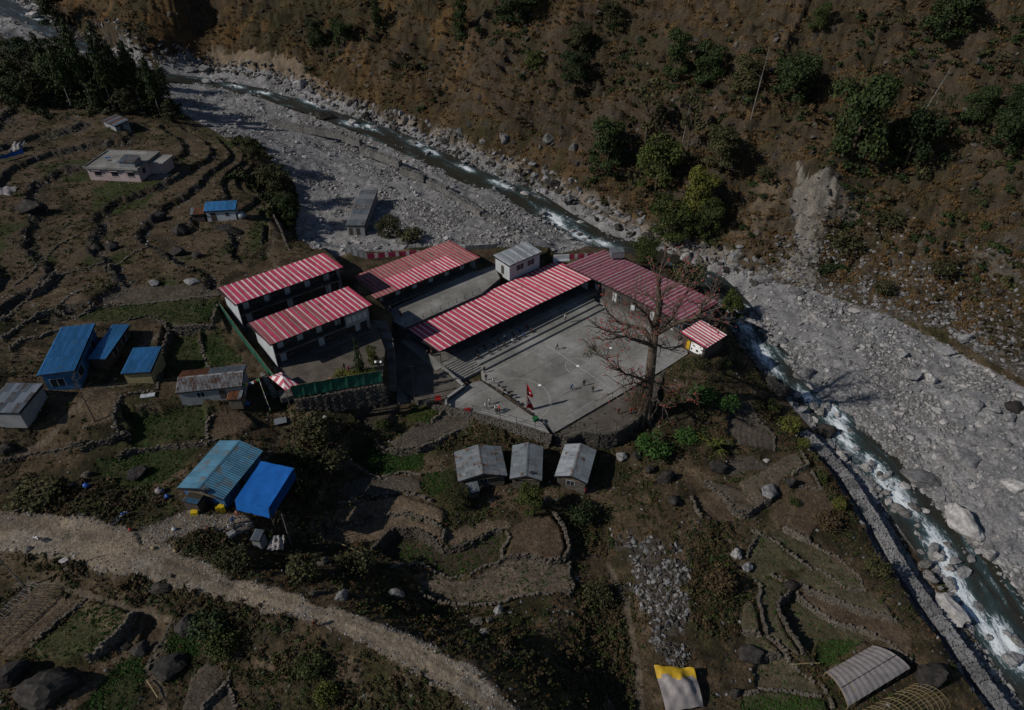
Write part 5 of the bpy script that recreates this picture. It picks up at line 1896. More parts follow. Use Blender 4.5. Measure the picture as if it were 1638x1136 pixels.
hut('teahouse', 'roadside house with faded blue gabled roof', 'house', [(283.3, 780.6, 9.2), (356.3, 799.4, 9.2), (352.6, 704.4, 9.2), (422, 722.4, 9.2)], 6.5, 9, 2, M_BLUEF, M_WALLB, gable=(10.3, 'v'), windows=[('f', 1.5, 1.2, .9, 1.1)], doors=[('f', 4.0, 1.0, 2.0), ('r', 4.0, 1.0, 2.0)], over=.5)
ZH = (460, 620, 3.033)
hut('farm_hut', 'widest of three tin-roofed stone huts below the court, roof streaked with rust', 'hut', [(733, 770.7, -.9), (810.5, 761, -.9), (727, 723.9, -.9), (802.9, 714, -.9)], -3.3, 9, 3, lambda i, r: [M_TIN, M_TINR, M_TIN][(i + r) % 3], M_STONE, gable=(.25, 'v'), windows=[('f', 3.6, 1.2, 1.0, 1.0)], doors=[('f', 1.8, .9, 1.8)], over=.45)
hut('farm_hut', 'middle tin-roofed stone hut below the court with rusty ridge strip', 'hut', [(815.4, 766, -1.1), (866, 768.4, -1.1), (821.7, 711.7, -1.1), (871, 715.6, -1.1)], -3.6, 9, 2, M_TIN, M_STONE, gable=(-.25, 'v'), over=.4)
hut('farm_hut', 'shiny tin-roofed stone hut nearest the bare tree', 'hut', [(887, 761.8, -1.4), (939.7, 773.3, -1.4), (900, 714, -1.4), (951, 715.6, -1.4)], -4.0, 8, 2, lambda i, r: M_TINB, M_STONE, gable=(-.5, 'v'), roofmat2=lambda i, r: M_TIN, windows=[('f', 2.0, 1.3, .9, 1.0)], doors=[('f', .8, .9, 1.8)], over=.4)
hut('lean_to', 'little tin lean-to in front of the widest stone hut', 'porch', [(749, 790, -1.9), (768, 786, -1.9), (748, 773, -1.4), (766, 769, -1.4)], -3.4, 3, 1, M_TIN, M_WOOD, over=.12)
hut('box_cabin', 'small cabin with flat patched top and slatted walls beside the tea house', 'cabin', [(291, 802, 9.0), (314, 807, 9.0), (300, 790, 9.05), (328, 790, 9.05)], 6.7, 4, 2, lambda i, r: M_BLUEF if r == 0 else M_WOOD, M_WALLDK, over=.1)
hut('tin_box', 'tin-covered crate shed below the blue tarpaulin', 'shed', [(400, 864, 6.6), (414, 866, 6.6), (404, 847, 6.8), (420, 847, 6.8)], 4.4, 3, 1, M_TIN, M_PANELD, over=.1)


def cloth(name, label, cat, corners, mat, nu=14, nv=14, wave=.12, sag=.15, loc=None, extra=None, mats=None, matfn=None, group=None):
    """a sheet of cloth or plastic hung between four points, with folds and thickness"""
    a, b, c, d = [Vector(p) for p in corners]
    top = []
    rs = random.uniform(0, 50)
    for j in range(nv + 1):
        for i in range(nu + 1):
            s, t = i / nu, j / nv
            p = a.lerp(b, s).lerp(d.lerp(c, s), t)
            w = wave * (float(vn(np.array(s * 6 + rs), np.array(t * 6 + rs))) - .5) * 2 + wave * .5 * math.sin(s * 17 + t * 5)
            e = extra(s, t) if extra else 0
            p = p + Vector((0, 0, w - sag * math.sin(math.pi * s) * math.sin(math.pi * t) + e))
            top.append(p)
    m = MB()
    nn = len(top)
    low = [p - Vector((0, 0, .03)) for p in top]
    fs, ms = [], []
    W_ = nu + 1
    for j in range(nv):
        for i in range(nu):
            k = j * W_ + i
            fs.append((k, k + 1, k + W_ + 1, k + W_))
            fs.append((nn + k, nn + k + W_, nn + k + W_ + 1, nn + k + 1))
            mi = matfn((i + .5) / nu, (j + .5) / nv) if matfn else 0
            ms += [mi, mi]
    m.v = [tuple(p) for p in top + low]
    m.f = fs
    m.m = ms
    if name is None:
        return m
    return single(m, name, mats or mat, label, cat, a if loc is None else loc, group, smooth=True)


# blue tarpaulin shelter
zt_ = 8.9
tq = [P(375.7, 800, zt_ - .3), P(429.3, 813, zt_ - .3), P(470, 748.8, zt_), P(417.3, 737.7, zt_)]
shel = thing('tarp_shelter', 'bright blue tarpaulin shelter beside the tea house', 'shelter', Vector((sum(p.x for p in tq) / 4, sum(p.y for p in tq) / 4, 5.8)))
cloth(None, None, None, tq, M_TARPB, wave=.05, sag=.1).build('canopy', M_TARPB, shel, True)
dn = Vector((0, 0, -1.7))
fr1 = (tq[0] - tq[3]).normalized() * .35
cloth(None, None, None, [tq[0] + dn + fr1, tq[1] + dn + fr1, tq[1], tq[0]], M_TARPB, wave=.06, sag=.0).build('side_sheet', M_TARPB, shel, True)
cloth(None, None, None, [tq[1] + dn * 1.2, tq[2] + dn * 1.2, tq[2], tq[1]], M_TARPB, wave=.06, sag=.0).build('side_sheet', M_TARPB, shel, True)
for p in tq:
    MB().tube([(p.x, p.y, 5.0), (p.x, p.y, p.z - .05)], .06, 6).build('pole', M_WOOD, shel)
cloth('plastic_sheet', 'grey plastic sheet spread over stacked goods under the shelter', 'sheet', [P(427, 880, 5.4), P(452, 879, 5.2), P(456, 858, 5.6), P(436, 856, 5.8)], M_PLASTIC, wave=.25, sag=-.2)
cloth('plastic_sheet', 'blue tarpaulin strung on the far left slope', 'sheet', [P(-4, 256, 13.4 + UP(-4, 256)), P(38, 245, 13.2 + UP(38, 245)), P(36, 238, 14.3 + UP(36, 238)), P(-2, 250, 14.4 + UP(-2, 250))], M_TARPB, wave=.1, sag=0)
cloth('plastic_sheet', 'white plastic sheet covering a mound at the left edge of the slope', 'sheet', [P(-12, 322, 10.8 + UP(-12, 322)), P(22, 318, 10.8 + UP(22, 318)), P(28, 300, 11.6 + UP(28, 300)), P(-10, 298, 12 + UP(-10, 298))], M_PLASTIC, wave=.3, sag=-.8)
cloth('plastic_sheet', 'grey sheet heaped behind the blue tarpaulin on the slope', 'sheet', [P(14, 243, 13.2 + UP(14, 243)), P(36, 239, 13.2 + UP(36, 239)), P(40, 228, 14 + UP(40, 228)), P(22, 227, 14.2 + UP(22, 227))], M_PLASTIC, wave=.35, sag=-.6)
# yellow and grey tarp over a heap
zb0 = -6.2
cloth('covered_heap', 'heap under a yellow and grey tarpaulin beside the gully path', 'heap', [P(1066, 1140, zb0 + .2), P(1126, 1130, zb0 + .2), P(1110, 1069, zb0 + 1.4), P(1046, 1064, zb0 + 1.4)], None, 18, 18, .22, -.9, mats=[M_PLASTIC, M_YELLOW], matfn=lambda s, t: 1 if t > .70 + .07 * math.sin(s * 9) else 0)
# plastic tunnel
tun = [P(1357, 1130, -6.6), P(1456, 1069, -6.6), P(1395, 1033, -6.6), P(1321, 1075, -6.6)]
tcen = sum(tun, Vector()) / 4
tn = thing('plastic_tunnel', 'grey plastic covered tunnel with folded sheet on the lowest terrace', 'polytunnel', Vector((tcen.x, tcen.y, -8.2)))
cloth(None, None, None, tun, M_PLASTIC, 40, 16, .05, 0, extra=lambda s, t: .9 * math.sin(math.pi * min(1, max(0, t))) ** .8 + .07 * math.sin(s * 70)).build('cover', M_PLASTIC, tn, True)
for i in range(7):
    a, b = tun[0].lerp(tun[1], i / 6), tun[3].lerp(tun[2], i / 6)
    pts = [a.lerp(b, t) + Vector((0, 0, -.08 + .9 * math.sin(math.pi * t) ** .8)) for t in [k / 8 for k in range(9)]]
    pts = [pts[0] - Vector((0, 0, 1.8))] + pts + [pts[-1] - Vector((0, 0, 1.8))]
    MB().tube(pts, .04, 5).build('hoop', M_BAMBOO, tn)
MB().tube([tun[0].lerp(tun[3], .42) + Vector((0, 0, .98)), tun[1].lerp(tun[2], .42) + Vector((0, 0, .98))], .035, 5).build('rope', M_BLACK, tn)


def hoops(name, label, L0, L1, R0, R1, n, hgt, mat, longs=5, base=None, r=.03):
    root = thing(name, label, 'greenhouse frame', (L0 + R0) / 2)
    arcs = []
    for i in range(n):
        a, b = L0.lerp(L1, i / (n - 1)), R0.lerp(R1, i / (n - 1))
        j = random.uniform(-.12, .12)
        pts = [a.lerp(b, t) + Vector((j, j, hgt * math.sin(math.pi * t) ** .7)) for t in [k / 10 for k in range(11)]]
        pts = [pts[0] - Vector((0, 0, .4))] + pts + [pts[-1] - Vector((0, 0, .4))]
        arcs.append(pts)
        MB().tube(pts, r, 5).build('hoop', mat, root)
    for k in range(longs):
        q = 2 + round(8 * (k + .5) / longs)
        MB().tube([a[q] + Vector((0, 0, .04)) for a in arcs], r * .8, 4).build('purlin', mat, root)
    return root


hoops('hoop_frame', 'bare pale hoop frame over the plot at the road bend', G(46, 939), G(-30, 1012), G(90, 957), G(5, 1035), 15, 1.9, M_BARKP, 4)
hoops('hoop_frame', 'bamboo hoop frame without cover beside the plastic tunnel', P(1378, 1136, -7.9), P(1462, 1094, -8), P(1420, 1180, -8.2), P(1520, 1130, -8.4), 13, 1.6, M_BAMBOO, 7)

# ================================================================== STONE WALLS
ZA3 = (0, 160, 3.64)
for lab, fr_, pts, h in [
    ('stone wall curling round the lush green vegetable plot', Za, [(430, 245), (445, 285), (520, 315), (640, 300), (740, 265), (830, 205)], .5),
    ('stone wall along the near edge of the green vegetable plot', Za, [(300, 345), (345, 395), (440, 440), (560, 415), (640, 430)], .4),
    ('low wall above the tan ploughed strip', Za, [(240, 560), (440, 535), (520, 505), (560, 500), (640, 530), (700, 560)], .4),
    ('wall between the two tan ploughed strips', Za, [(190, 690), (400, 645), (480, 610), (600, 612), (700, 655), (760, 700), (745, 740)], .4),
    ('curved stone wall over the sunken vegetable beds', Za, [(405, 790), (450, 745), (520, 705), (620, 700), (700, 740), (760, 785), (850, 780), (930, 735), (1000, 690), (1055, 695)], .6),
    ('short wall beside the bright grass tuft', Za, [(1055, 695), (1080, 730), (1045, 790), (1045, 830)], .45),
    ('stone wall under the round dark field', Za, [(780, 935), (880, 915), (980, 860), (1060, 825), (1180, 815), (1260, 850), (1340, 840), (1360, 790), (1335, 690), (1290, 620)], .55),
    ('wall bounding the big dotted field on its gully side', Za, [(1365, 850), (1360, 920), (1385, 970), (1360, 1010)], .4),
    ('wall along the bottom of the big dotted field', Za, [(640, 1010), (720, 1050), (860, 1062), (1000, 1060), (1130, 1020), (1280, 1005)], .5),
    ('broken wall left of the vegetable beds', Za, [(500, 880), (560, 865), (640, 868), (700, 890), (780, 930)], .35),
    ('stone wall closing the court-side grey plot', Za, [(690, 165), (760, 120), (800, 100)], .6),
    ('wall along the outer edge of the plot in the tree shadow', Zb, [(1085, 95), (1120, 175), (1225, 285), (1225, 370)], .5),
    ('wall of the stepped pale field above the big boulder', Zb, [(960, 660), (1000, 720), (1060, 745), (1190, 665)], .7),
    ('stone wall along the river side of the pale field', Zb, [(1375, 370), (1420, 455), (1330, 505)], .4),
    ('kinked wall beside the crescent of dry soil', Zb, [(835, 540), (870, 590), (960, 655)], .4),
    ('wall dropping beside the rough brown plot', Zb, [(745, 635), (765, 690), (800, 760)], .5),
    ('stone wall on the rim of the little corner plot', Zb, [(1440, 480), (1500, 590), (1375, 575)], .35),
    ('long outermost terrace wall above the river wall', Zc_, [(720, 5), (830, 70), (900, 110), (1010, 190), (1030, 240)], .4),
    ('second terrace wall down the olive strips', Zc_, [(600, 15), (660, 45), (740, 108), (800, 152), (880, 178), (960, 238), (1035, 250)], .5),
    ('third terrace wall from the dark outcrop', Zc_, [(670, 180), (720, 212), (800, 232), (930, 296), (1010, 326), (1070, 336), (1155, 366)], .5),
    ('fourth terrace wall ending at the plastic tunnel', Zc_, [(765, 265), (850, 332), (930, 380), (1010, 396), (1110, 440), (1170, 490), (1215, 520)], .5),
    ('wall along the shadowed edge of the narrow curving strip', Zc_, [(745, 258), (702, 290), (698, 322), (732, 400), (785, 480), (825, 535)], .7),
    ('wall above the shadowed trench between the terraces', Zc_, [(620, 40), (588, 90), (578, 122)], .6),
    ('curving wall left of the narrow strip', Zc_, [(600, 200), (632, 240), (622, 290), (648, 415)], .6),
    ('wall of the upper wedge terrace', Zc_, [(560, 400), (640, 422), (710, 466), (790, 562), (870, 620), (905, 700)], .6),
    ('thin wall between the two wedge terraces', Zc_, [(640, 500), (705, 497)], .3),
    ('wall above the terrace with green rows', Zc_, [(565, 640), (640, 632), (740, 640), (860, 662)], .4),
    ('straight wall between grey and green plots', Zd, [(600, 170), (800, 152), (1000, 130), (1195, 110)], .35),
    ('looping stone wall behind the blue house', Zd, [(300, 190), (360, 120), (430, 90), (520, 60)], .5),
    ('long wall snaking down to the blue house', Zd, [(0, 350), (90, 300), (200, 220), (300, 190), (420, 230), (520, 180), (640, 160)], .5),
    ('wall along the top edge of the village slope', Zd, [(0, 255), (60, 215), (150, 140), (240, 70), (340, 0)], .6),
    ('wall in front of the blue house roof', Zd, [(40, 420), (110, 350), (210, 345), (280, 310), (400, 290)], .5),
    ('ragged stone wall east of the blue house', Zd, [(660, 265), (780, 232), (860, 240), (920, 290)], .7),
    ('retaining wall of the walled green garden', Zd, [(930, 300), (900, 420), (870, 500), (850, 640)], .6),
    ('garden wall between two green plots', Zd, [(1090, 340), (1110, 420), (1145, 510)], .35),
    ('wall below the lane to the hostels', Zd, [(960, 320), (1060, 320), (1150, 290), (1200, 200)], .5),
    ('wall around the dark green hollow', Zd, [(850, 640), (660, 660), (610, 780), (640, 860), (720, 900)], .8),
    ('wall at the foot of the dark soil square', Zd, [(1160, 760), (1130, 820), (1140, 900)], .4),
    ('long rough wall above the tea house', Zd, [(640, 1000), (760, 960), (900, 935), (1130, 920), (1180, 900)], .7),
    ('wall along the footpath to the village', Zd, [(0, 1010), (130, 1000), (280, 960), (450, 915)], .35),
    ('dark wall left of the long wall above the tea house', Zd, [(440, 960), (520, 920), (600, 910), (700, 900)], .6),
    ('retaining wall of the tan patchy field', Ze, [(460, 650), (520, 600), (640, 480), (700, 400)], .5),
    ('wall beside the plot under the hoops', Ze, [(150, 570), (280, 450), (400, 360), (450, 320)], .4),
    ('stone wall along the stepping path', Ze, [(900, 440), (840, 570), (790, 640), (760, 700)], .5),
    ('narrow wall between grey plots by the road', Ze, [(1050, 905), (1190, 765), (1200, 700)], .5),
    ('wall around the wedge plot', Ze, [(1200, 765), (1250, 905)], .4),
    ('wall at the top of the lane bank', ZA3, [(1560, 620), (1600, 700), (1640, 780), (1680, 880)], .5),
    ('stone wall on the slope under the pink house', ZA3, [(80, 1090), (200, 1000), (290, 900), (360, 830), (450, 790)], .6),
    ('lower stone wall parallel to the one under the pink house', ZA3, [(240, 1092), (330, 1020), (480, 985), (640, 960)], .5),
    ('wall above the lawn of the striped roofs', ZA3, [(600, 990), (760, 900), (860, 860)], .5),
]:
    stone_wall(lab, ZM(*fr_, pts), h, M_DRYWALL)
# masonry boundary walls of the school
stone_wall('masonry retaining wall under the green netting of the hostel yard', [(470, 640), (508, 633), (558, 624), (614, 614)], 0, M_STONE, .5, .6, 'retaining_wall', None, [7.6, 7.7, 7.75, 7.75], 4.2)
stone_wall('rounded stone retaining wall of the earth shelf beside the court', [(886, 695), (905, 701), (930, 691), (955, 694), (985, 691), (1020, 669), (1045, 641), (1062, 593)], 0, M_STONE, .6, .6, 'retaining_wall', None, [-.1] * 8, 4.2)
stone_wall('straight stone retaining wall below the apron fence', [(640, 634), (676, 643), (716, 652), (757, 662), (800, 673), (830, 682), (880, 696)], 0, M_STONE, .6, .6, 'retaining_wall', None, [.9, .85, .8, .8, .8, .78, .76], 2.0)
stone_wall('pale cobbled bank below the netting beside the hostels', [(440, 628), (420, 600), (400, 575), (378, 545), (356, 512)], 0, M_GABION, .9, .7, 'retaining_wall', None, [6.7, 7.2, 7.6, 8.1, 8.7], 1.8)


def gabion(label, pts, tops, thick, drop, cage=2.0, mat=None, group=None):
    """wire baskets of stones in a row"""
    w = [P(p[0], p[1], z) for p, z in zip(pts, tops)]
    root = thing('gabion_wall', label, 'gabion wall', w[0], group)
    for a, b in zip(w, w[1:]):
        d = b - a
        L = d.length
        k = max(1, round(L / cage))
        F = frame(a, b)
        for i in range(k):
            m = MB()
            c0 = a.lerp(b, i / k)
            s = L / k
            z1 = c0.z + random.uniform(-.05, .05)
            core = MB()
            nu, nv, nz = 5, max(3, int(thick / .4)), max(2, int(drop / .5))
            G0 = (Vector((c0.x, c0.y, 0)), F[1], F[2])
            m.fbox(G0, .1, s - .1, .1 - thick / 2, thick / 2 - .1, z1 - drop, z1 - .1)
            for iu in range(nu):
                for iv in range(nv):
                    p = fp(G0, s * (iu + .5) / nu, -thick / 2 + thick * (iv + .5) / nv, z1 - .08)
                    rubble(m, p + Vector((random.uniform(-.12, .12), random.uniform(-.12, .12), random.uniform(-.08, .12))), s / nu * random.uniform(.7, 1.5), thick / nv * random.uniform(.7, 1.5), .36, random.uniform(-1.5, 1.5))
                for iz in range(nz):
                    for sd in (-1, 1):
                        p = fp(G0, s * (iu + .5) / nu, sd * (thick / 2 - .08), z1 - drop * (iz + .5) / nz)
                        rubble(m, p, s / nu * 1.05, .32, drop / nz * 1.05, math.atan2(F[1].y, F[1].x) + random.uniform(-.2, .2))
            bk = m.build('basket', mat or M_GABION, root, kind='stuff')
    return root


gabion('farthest gabion wall on the gravel upstream of the school', [(430, 192), (480, 200), (548, 212)], [5.6, 5.2, 4.7], 1.6, 2.2)
gabion('gabion wall stepping down the gravel below the upstream bend', [(548, 216), (577, 224)], [4.5, 4.2], 1.6, 2.0)
gabion('gabion wall along the middle of the gravel flat', [(577, 234), (610, 246), (640, 258)], [3.9, 3.4, 2.9], 1.6, 2.2)
gabion('short gabion block beside the boulder rapids', [(642, 267), (680, 281)], [2.6, 2.1], 1.6, 2.0)
gabion('gabion wall casting a long shadow above the office', [(684, 288), (716, 299)], [1.9, 1.5], 1.6, 1.9)
gabion('longest gabion wall facing the faded school roof', [(716, 304), (745, 321), (771, 339)], [1.5, 1.1, .7], 1.6, 1.9)
gabion('last gabion wall before the white office', [(774, 342), (803, 354), (830, 372)], [.6, .2, -.2], 1.6, 1.7)
gabion('long stone river wall below the terraces', [(1285, 690), (1325, 730), (1358, 768), (1398, 832), (1438, 903), (1480, 962), (1532, 1033), (1572, 1090), (1640, 1180)], [-7.0, -7.6, -8.0, -8.5, -9.2, -9.8, -10.4, -11.0, -11.6], 2.2, 3.0, 2.4, M_ROCK)

# ================================================================== PLANTS
TPL = bpy.data.collections.new('templates')       # never linked to the scene: only mesh data is shared from it


def leaf_cloud(centres, n, size, up=.25, tri=False, flat=0.0):
    """many small leaf faces spread over a set of ellipsoids (c, r)"""
    m = MB()
    w = [r[0] * r[1] + r[0] * r[2] for _, r in centres]
    for _ in range(n):
        c, r = random.choices(centres, w)[0]
        d = Vector((random.gauss(0, 1), random.gauss(0, 1), random.gauss(0, 1))).normalized()
        if d.z < -.55:
            d.z *= -.4
        k = random.uniform(.62, 1.08) if random.random() < .75 else random.uniform(.2, .7)
        p = Vector((c[0] + d.x * r[0] * k, c[1] + d.y * r[1] * k, c[2] + d.z * r[2] * k))
        nrm = (d + Vector((random.gauss(0, .6), random.gauss(0, .6), random.gauss(0, .5) + up))).normalized()
        a = nrm.orthogonal().normalized()
        a = Matrix.Rotation(random.uniform(0, 6.28), 3, nrm) @ a
        b = nrm.cross(a)
        s = size * random.uniform(.6, 1.35)
        if tri:
            m.add([p - a * s * .5, p + a * s * .5, p + b * s], [(0, 1, 2)])
        else:
            m.add([p - a * s * .5 - b * s * .35, p + a * s * .5 - b * s * .35 + nrm * s * .12, p + a * s * .42 + b * s * .4, p - a * s * .5 + b * s * .35 + nrm * s * .1], [(0, 1, 2, 3)])
    return m


def me_of(mb, name, mat):
    me = bpy.data.meshes.new(name)
    me.from_pydata(mb.v, [], mb.f)
    me.materials.append(mat)
    me.update()
    return me


def crown_mesh(kind, seed):
    """crown of unit height (base 0, top 1) and unit width"""
    random.seed(seed)
    cs = []
    if kind == 'round':
        cs.append(((0, 0, .5), (.32, .32, .36)))
        for i in range(16):
            t = i * 2.4 + random.uniform(-.3, .3)
            h = random.uniform(.12, .84)
            q = .33 * math.sqrt(max(.05, 1 - ((h - .45) / .56) ** 2)) * random.uniform(.75, 1.1)
            cs.append(((q * math.cos(t), q * math.sin(t), h), (random.uniform(.09, .19),) * 2 + (random.uniform(.07, .14),)))
        return leaf_cloud(cs, 5200, .03)
    if kind == 'tall':
        for i in range(12):
            h = .06 + .86 * i / 12
            q = .34 * (1 - abs(h - .42) * .9)
            t = i * 2.4
            cs.append(((q * .45 * math.cos(t), q * .45 * math.sin(t), h), (q * .7, q * .7, .10)))
        return leaf_cloud(cs, 2000, .04)
    if kind == 'conifer':
        for i in range(18):
            h = .34 + .62 * i / 18
            q = .36 * math.sin(math.pi * (.25 + .72 * (h - .34) / .62)) * random.uniform(.35, 1.15)
            for s in range(3):
                t = i * 1.3 + s * 2.1 + random.uniform(-.3, .3)
                cs.append(((q * .6 * math.cos(t), q * .6 * math.sin(t), h), (q * .5 + .03, q * .5 + .03, .035)))
        return leaf_cloud(cs, 1300, .04, up=.5)
    if kind == 'cone':
        for i in range(9):
            h = .05 + .9 * i / 9
            q = .42 * (1 - h) + .04
            cs.append(((0, 0, h), (q, q, .1)))
        return leaf_cloud(cs, 900, .055)
    if kind == 'bush':
        for i in range(11):
            t = i * 2.4
            cs.append(((.27 * math.cos(t) * (i > 0), .27 * math.sin(t) * (i > 0), .34 + .08 * math.sin(i * 3)), (random.uniform(.12, .28), random.uniform(.12, .28), random.uniform(.2, .5))))
        return leaf_cloud(cs, 900, .055)
    if kind == 'sparse':
        for i in range(12):
            t = i * 2.4
            h = random.uniform(.3, .95)
            q = random.uniform(.1, .36)
            cs.append(((q * math.cos(t), q * math.sin(t), h), (.11, .11, .08)))
        return leaf_cloud(cs, 520, .045)


def trunk_mesh(kind, seed):
    random.seed(seed + 99)
    m = MB()
    top = .95 if kind in ('conifer', 'tall', 'cone') else .62
    pts = [(0, 0, -.05), (.01, .005, .2), (-.012, .01, top * .6), (.01, -.01, top)]
    m.tube(pts, [.028, .022, .016, .006], 6)
    for i in range(7):
        h = random.uniform(.2, top * .9)
        t = random.uniform(0, 6.28)
        L = random.uniform(.14, .30)
        m.tube([(0, 0, h), (math.cos(t) * L * .6, math.sin(t) * L * .6, h + L * .35), (math.cos(t) * L, math.sin(t) * L, h + L * .75)], [.011, .007, .003], 4, cap=False)
    if kind == 'sparse':
        for i in range(16):
            h = random.uniform(.3, .7)
            t = random.uniform(0, 6.28)
            L = random.uniform(.2, .4)
            m.tube([(0, 0, h), (math.cos(t) * L * .5, math.sin(t) * L * .5, h + L * .3), (math.cos(t) * L * .9, math.sin(t) * L * .9, h + L * .7)], [.008, .005, .002], 4, cap=False)
    return m


CROWN = {}
TRUNK = {}
for kd in ('round', 'tall', 'conifer', 'cone', 'bush', 'sparse'):
    for v in range(3):
        CROWN[kd, v] = me_of(crown_mesh(kd, 5 + v * 13), 'crown', M_LEAFG)
        TRUNK[kd, v] = me_of(trunk_mesh(kd, 5 + v * 13), 'trunk', M_BARK)
random.seed(21)
HFZ = lambda x, y: float(HF(x, y))


def plant(name, label, cat, base, w, h, kind, mat, v=None, group=None, bark=None):
    v = random.randrange(3) if v is None else v
    r = thing(name, label, cat, base, group)
    rz = random.uniform(0, 6.28)
    for nm, me, mt in (('trunk' if kind != 'bush' else 'stem', TRUNK[kind, v], bark or M_BARK), ('crown' if kind != 'bush' else 'foliage', CROWN[kind, v], mat)):
        o = bpy.data.objects.new(nm, me)
        COL.objects.link(o)
        o.parent = r
        setmat(o, mt)
        o.scale = (w, w, h)
        o.rotation_euler = (0, 0, rz)
    return r


def ppm(p):
    return FPX / max(5.0, (Vector(p) - Vector((0, 0, HC))).dot(Vector((0, CT, -ST))))


def tree_px(name, label, px, py, wpx, hpx, kind, mat, **k):
    """stand a tree so that its foot shows at a photo pixel, sized in photo pixels"""
    b = G(px, py)
    s = ppm(b)
    return plant(name, label, k.pop('cat', 'tree'), b - Vector((0, 0, .2)), wpx / s, hpx / s / .86, kind, mat, **k)


for a in [
    ('largest dark green tree on the far hillside', 1362, 250, 118, 132, 'round', M_LEAFD),
    ('dark tree touching the largest one on the far hillside', 1446, 268, 84, 104, 'round', M_LEAFD),
    ('round dark tree uphill of the pale hillside track', 1268, 160, 88, 76, 'round', M_LEAFD),
    ('dark tree near the right rim of the far hillside', 1604, 246, 72, 86, 'round', M_LEAFD),
    ('tree between the biggest pair and the right rim', 1552, 206, 62, 64, 'round', M_LEAFD),
    ('small lone green tree high on the far hillside', 1307, 54, 38, 44, 'round', M_LEAFG),
    ('olive tree beside the tall pale dead trunk', 1192, 150, 62, 60, 'round', M_LEAFO),
    ('dark tree left of the tall pale dead trunk', 1128, 138, 66, 62, 'round', M_LEAFD),
    ('shaded clump of trees in the gully at the top right', 1508, 66, 88, 84, 'round', M_LEAFD),
    ('slim olive tree behind the two biggest trees', 1492, 228, 40, 70, 'sparse', M_LEAFO),
    ('dark bush at the upper right edge of the hillside', 1625, 182, 60, 50, 'round', M_LEAFD),
    ('leafy tree at the left of the riverside grove', 970, 275, 76, 84, 'round', M_LEAFD),
    ('olive tree in the middle of the riverside grove', 1048, 306, 78, 96, 'round', M_LEAFG),
    ('bright yellow green tree of the riverside grove', 1112, 345, 62, 80, 'round', M_LEAFY),
    ('broad green tree at the foot of the riverside grove', 1072, 382, 84, 62, 'round', M_LEAFG),
    ('grey twiggy tree at the top of the riverside grove', 1032, 226, 78, 84, 'sparse', M_LEAFO),
    ('twiggy tree over the dark cleft beside the grove', 1098, 246, 66, 92, 'sparse', M_LEAFO),
    ('shaded olive tree at the right of the riverside grove', 1150, 268, 74, 66, 'round', M_LEAFO),
    ('green tree in the dark cleft below the hillside track', 1128, 378, 56, 64, 'round', M_LEAFG),
    ('tall narrow dark tree on the upper middle hillside', 738, 66, 38, 74, 'tall', M_LEAFD),
    ('small dark tree at the top left of the hillside', 604, 42, 30, 40, 'tall', M_LEAFD),
    ('pair of dark bushes on the upper left hillside', 548, 78, 40, 48, 'round', M_LEAFD),
    ('dark spreading tree under the top middle edge', 828, 34, 86, 46, 'round', M_LEAFD),
    ('olive tree on the ledge right of the middle', 930, 80, 48, 42, 'round', M_LEAFO),
    ('dark tree above the rocky strata', 920, 130, 56, 46, 'round', M_LEAFD),
    ('twiggy tree on the top ridge right of the middle', 978, 44, 46, 42, 'round', M_LEAFO),
    ('dark tree at the end of the rocky strata', 1080, 130, 56, 76, 'round', M_LEAFD),
    ('green scrub tree above the middle ledges', 854, 116, 38, 34, 'round', M_LEAFG),
    ('dark scrub tree on the left shoulder of the hillside', 508, 72, 36, 40, 'round', M_LEAFD),
    ('olive bush tree right of the pale scar', 1420, 365, 48, 36, 'bush', M_LEAFO),
    ('grey green bush at the lip of the pale scar', 1222, 282, 30, 22, 'bush', M_LEAFO),
    ('low olive bush tree on the debris apron', 1345, 400, 70, 44, 'bush', M_LEAFO),
    ('dark bush on the hillside foot above the gravel', 1410, 470, 40, 30, 'bush', M_LEAFO),
    ('olive bush in the middle of the debris apron', 1500, 440, 44, 32, 'bush', M_LEAFO),
    ('dark green bush beside the tank of the river block', 1032, 418, 54, 44, 'round', M_LEAFG),
    ('tall bush behind the right end of the river block', 1166, 512, 46, 54, 'round', M_LEAFG),
    ('brownish bush between river block and pool', 1100, 452, 60, 44, 'bush', M_LEAFO),
    ('round orange tree beside the middle stone hut', 848, 818, 50, 62, 'round', M_LEAFG),
    ('pale bush at the door of the widest stone hut', 735, 806, 46, 40, 'round', M_LEAFO),
    ('dark pointed cypress in the hostel yard', 577, 598, 24, 66, 'cone', M_LEAFD),
    ('yellow green shrub tree beside the cypress', 597, 582, 22, 34, 'round', M_LEAFY),
    ('dark bushy tree on the village bank above the gravel', 446, 318, 58, 54, 'round', M_LEAFO),
    ('tall dark tree at the edge of the village slope', 404, 258, 42, 40, 'round', M_LEAFO),
    ('leafy tree below the dark bushy bank tree', 462, 352, 42, 46, 'round', M_LEAFD),
    ('round bush behind the grey river shed', 622, 378, 50, 36, 'round', M_LEAFO),
    ('dark brown bush beside the grey river shed', 655, 386, 50, 30, 'bush', M_LEAFO),
    ('dark tree at the left of the upstream bend', 92, 52, 52, 70, 'round', M_LEAFD),
    ('low dark tree above the upstream rapids', 235, 82, 62, 40, 'sparse', M_LEAFO),
    ('dark clump at the upper left corner', 40, 120, 66, 56, 'round', M_LEAFD),
    ('dark clump left of the tall thin pines', 95, 148, 72, 60, 'round', M_LEAFD),
    ('tangled tree at the front of the pine grove', 255, 175, 64, 66, 'round', M_LEAFD),
]:
    nm = 'bush' if a[5] == 'bush' or 'bush' in a[0].split(' ')[:3] else 'tree'
    lab = a[0].replace('round orange tree', 'round leafy tree')
    tree_px(nm, lab, *a[1:], cat=nm)
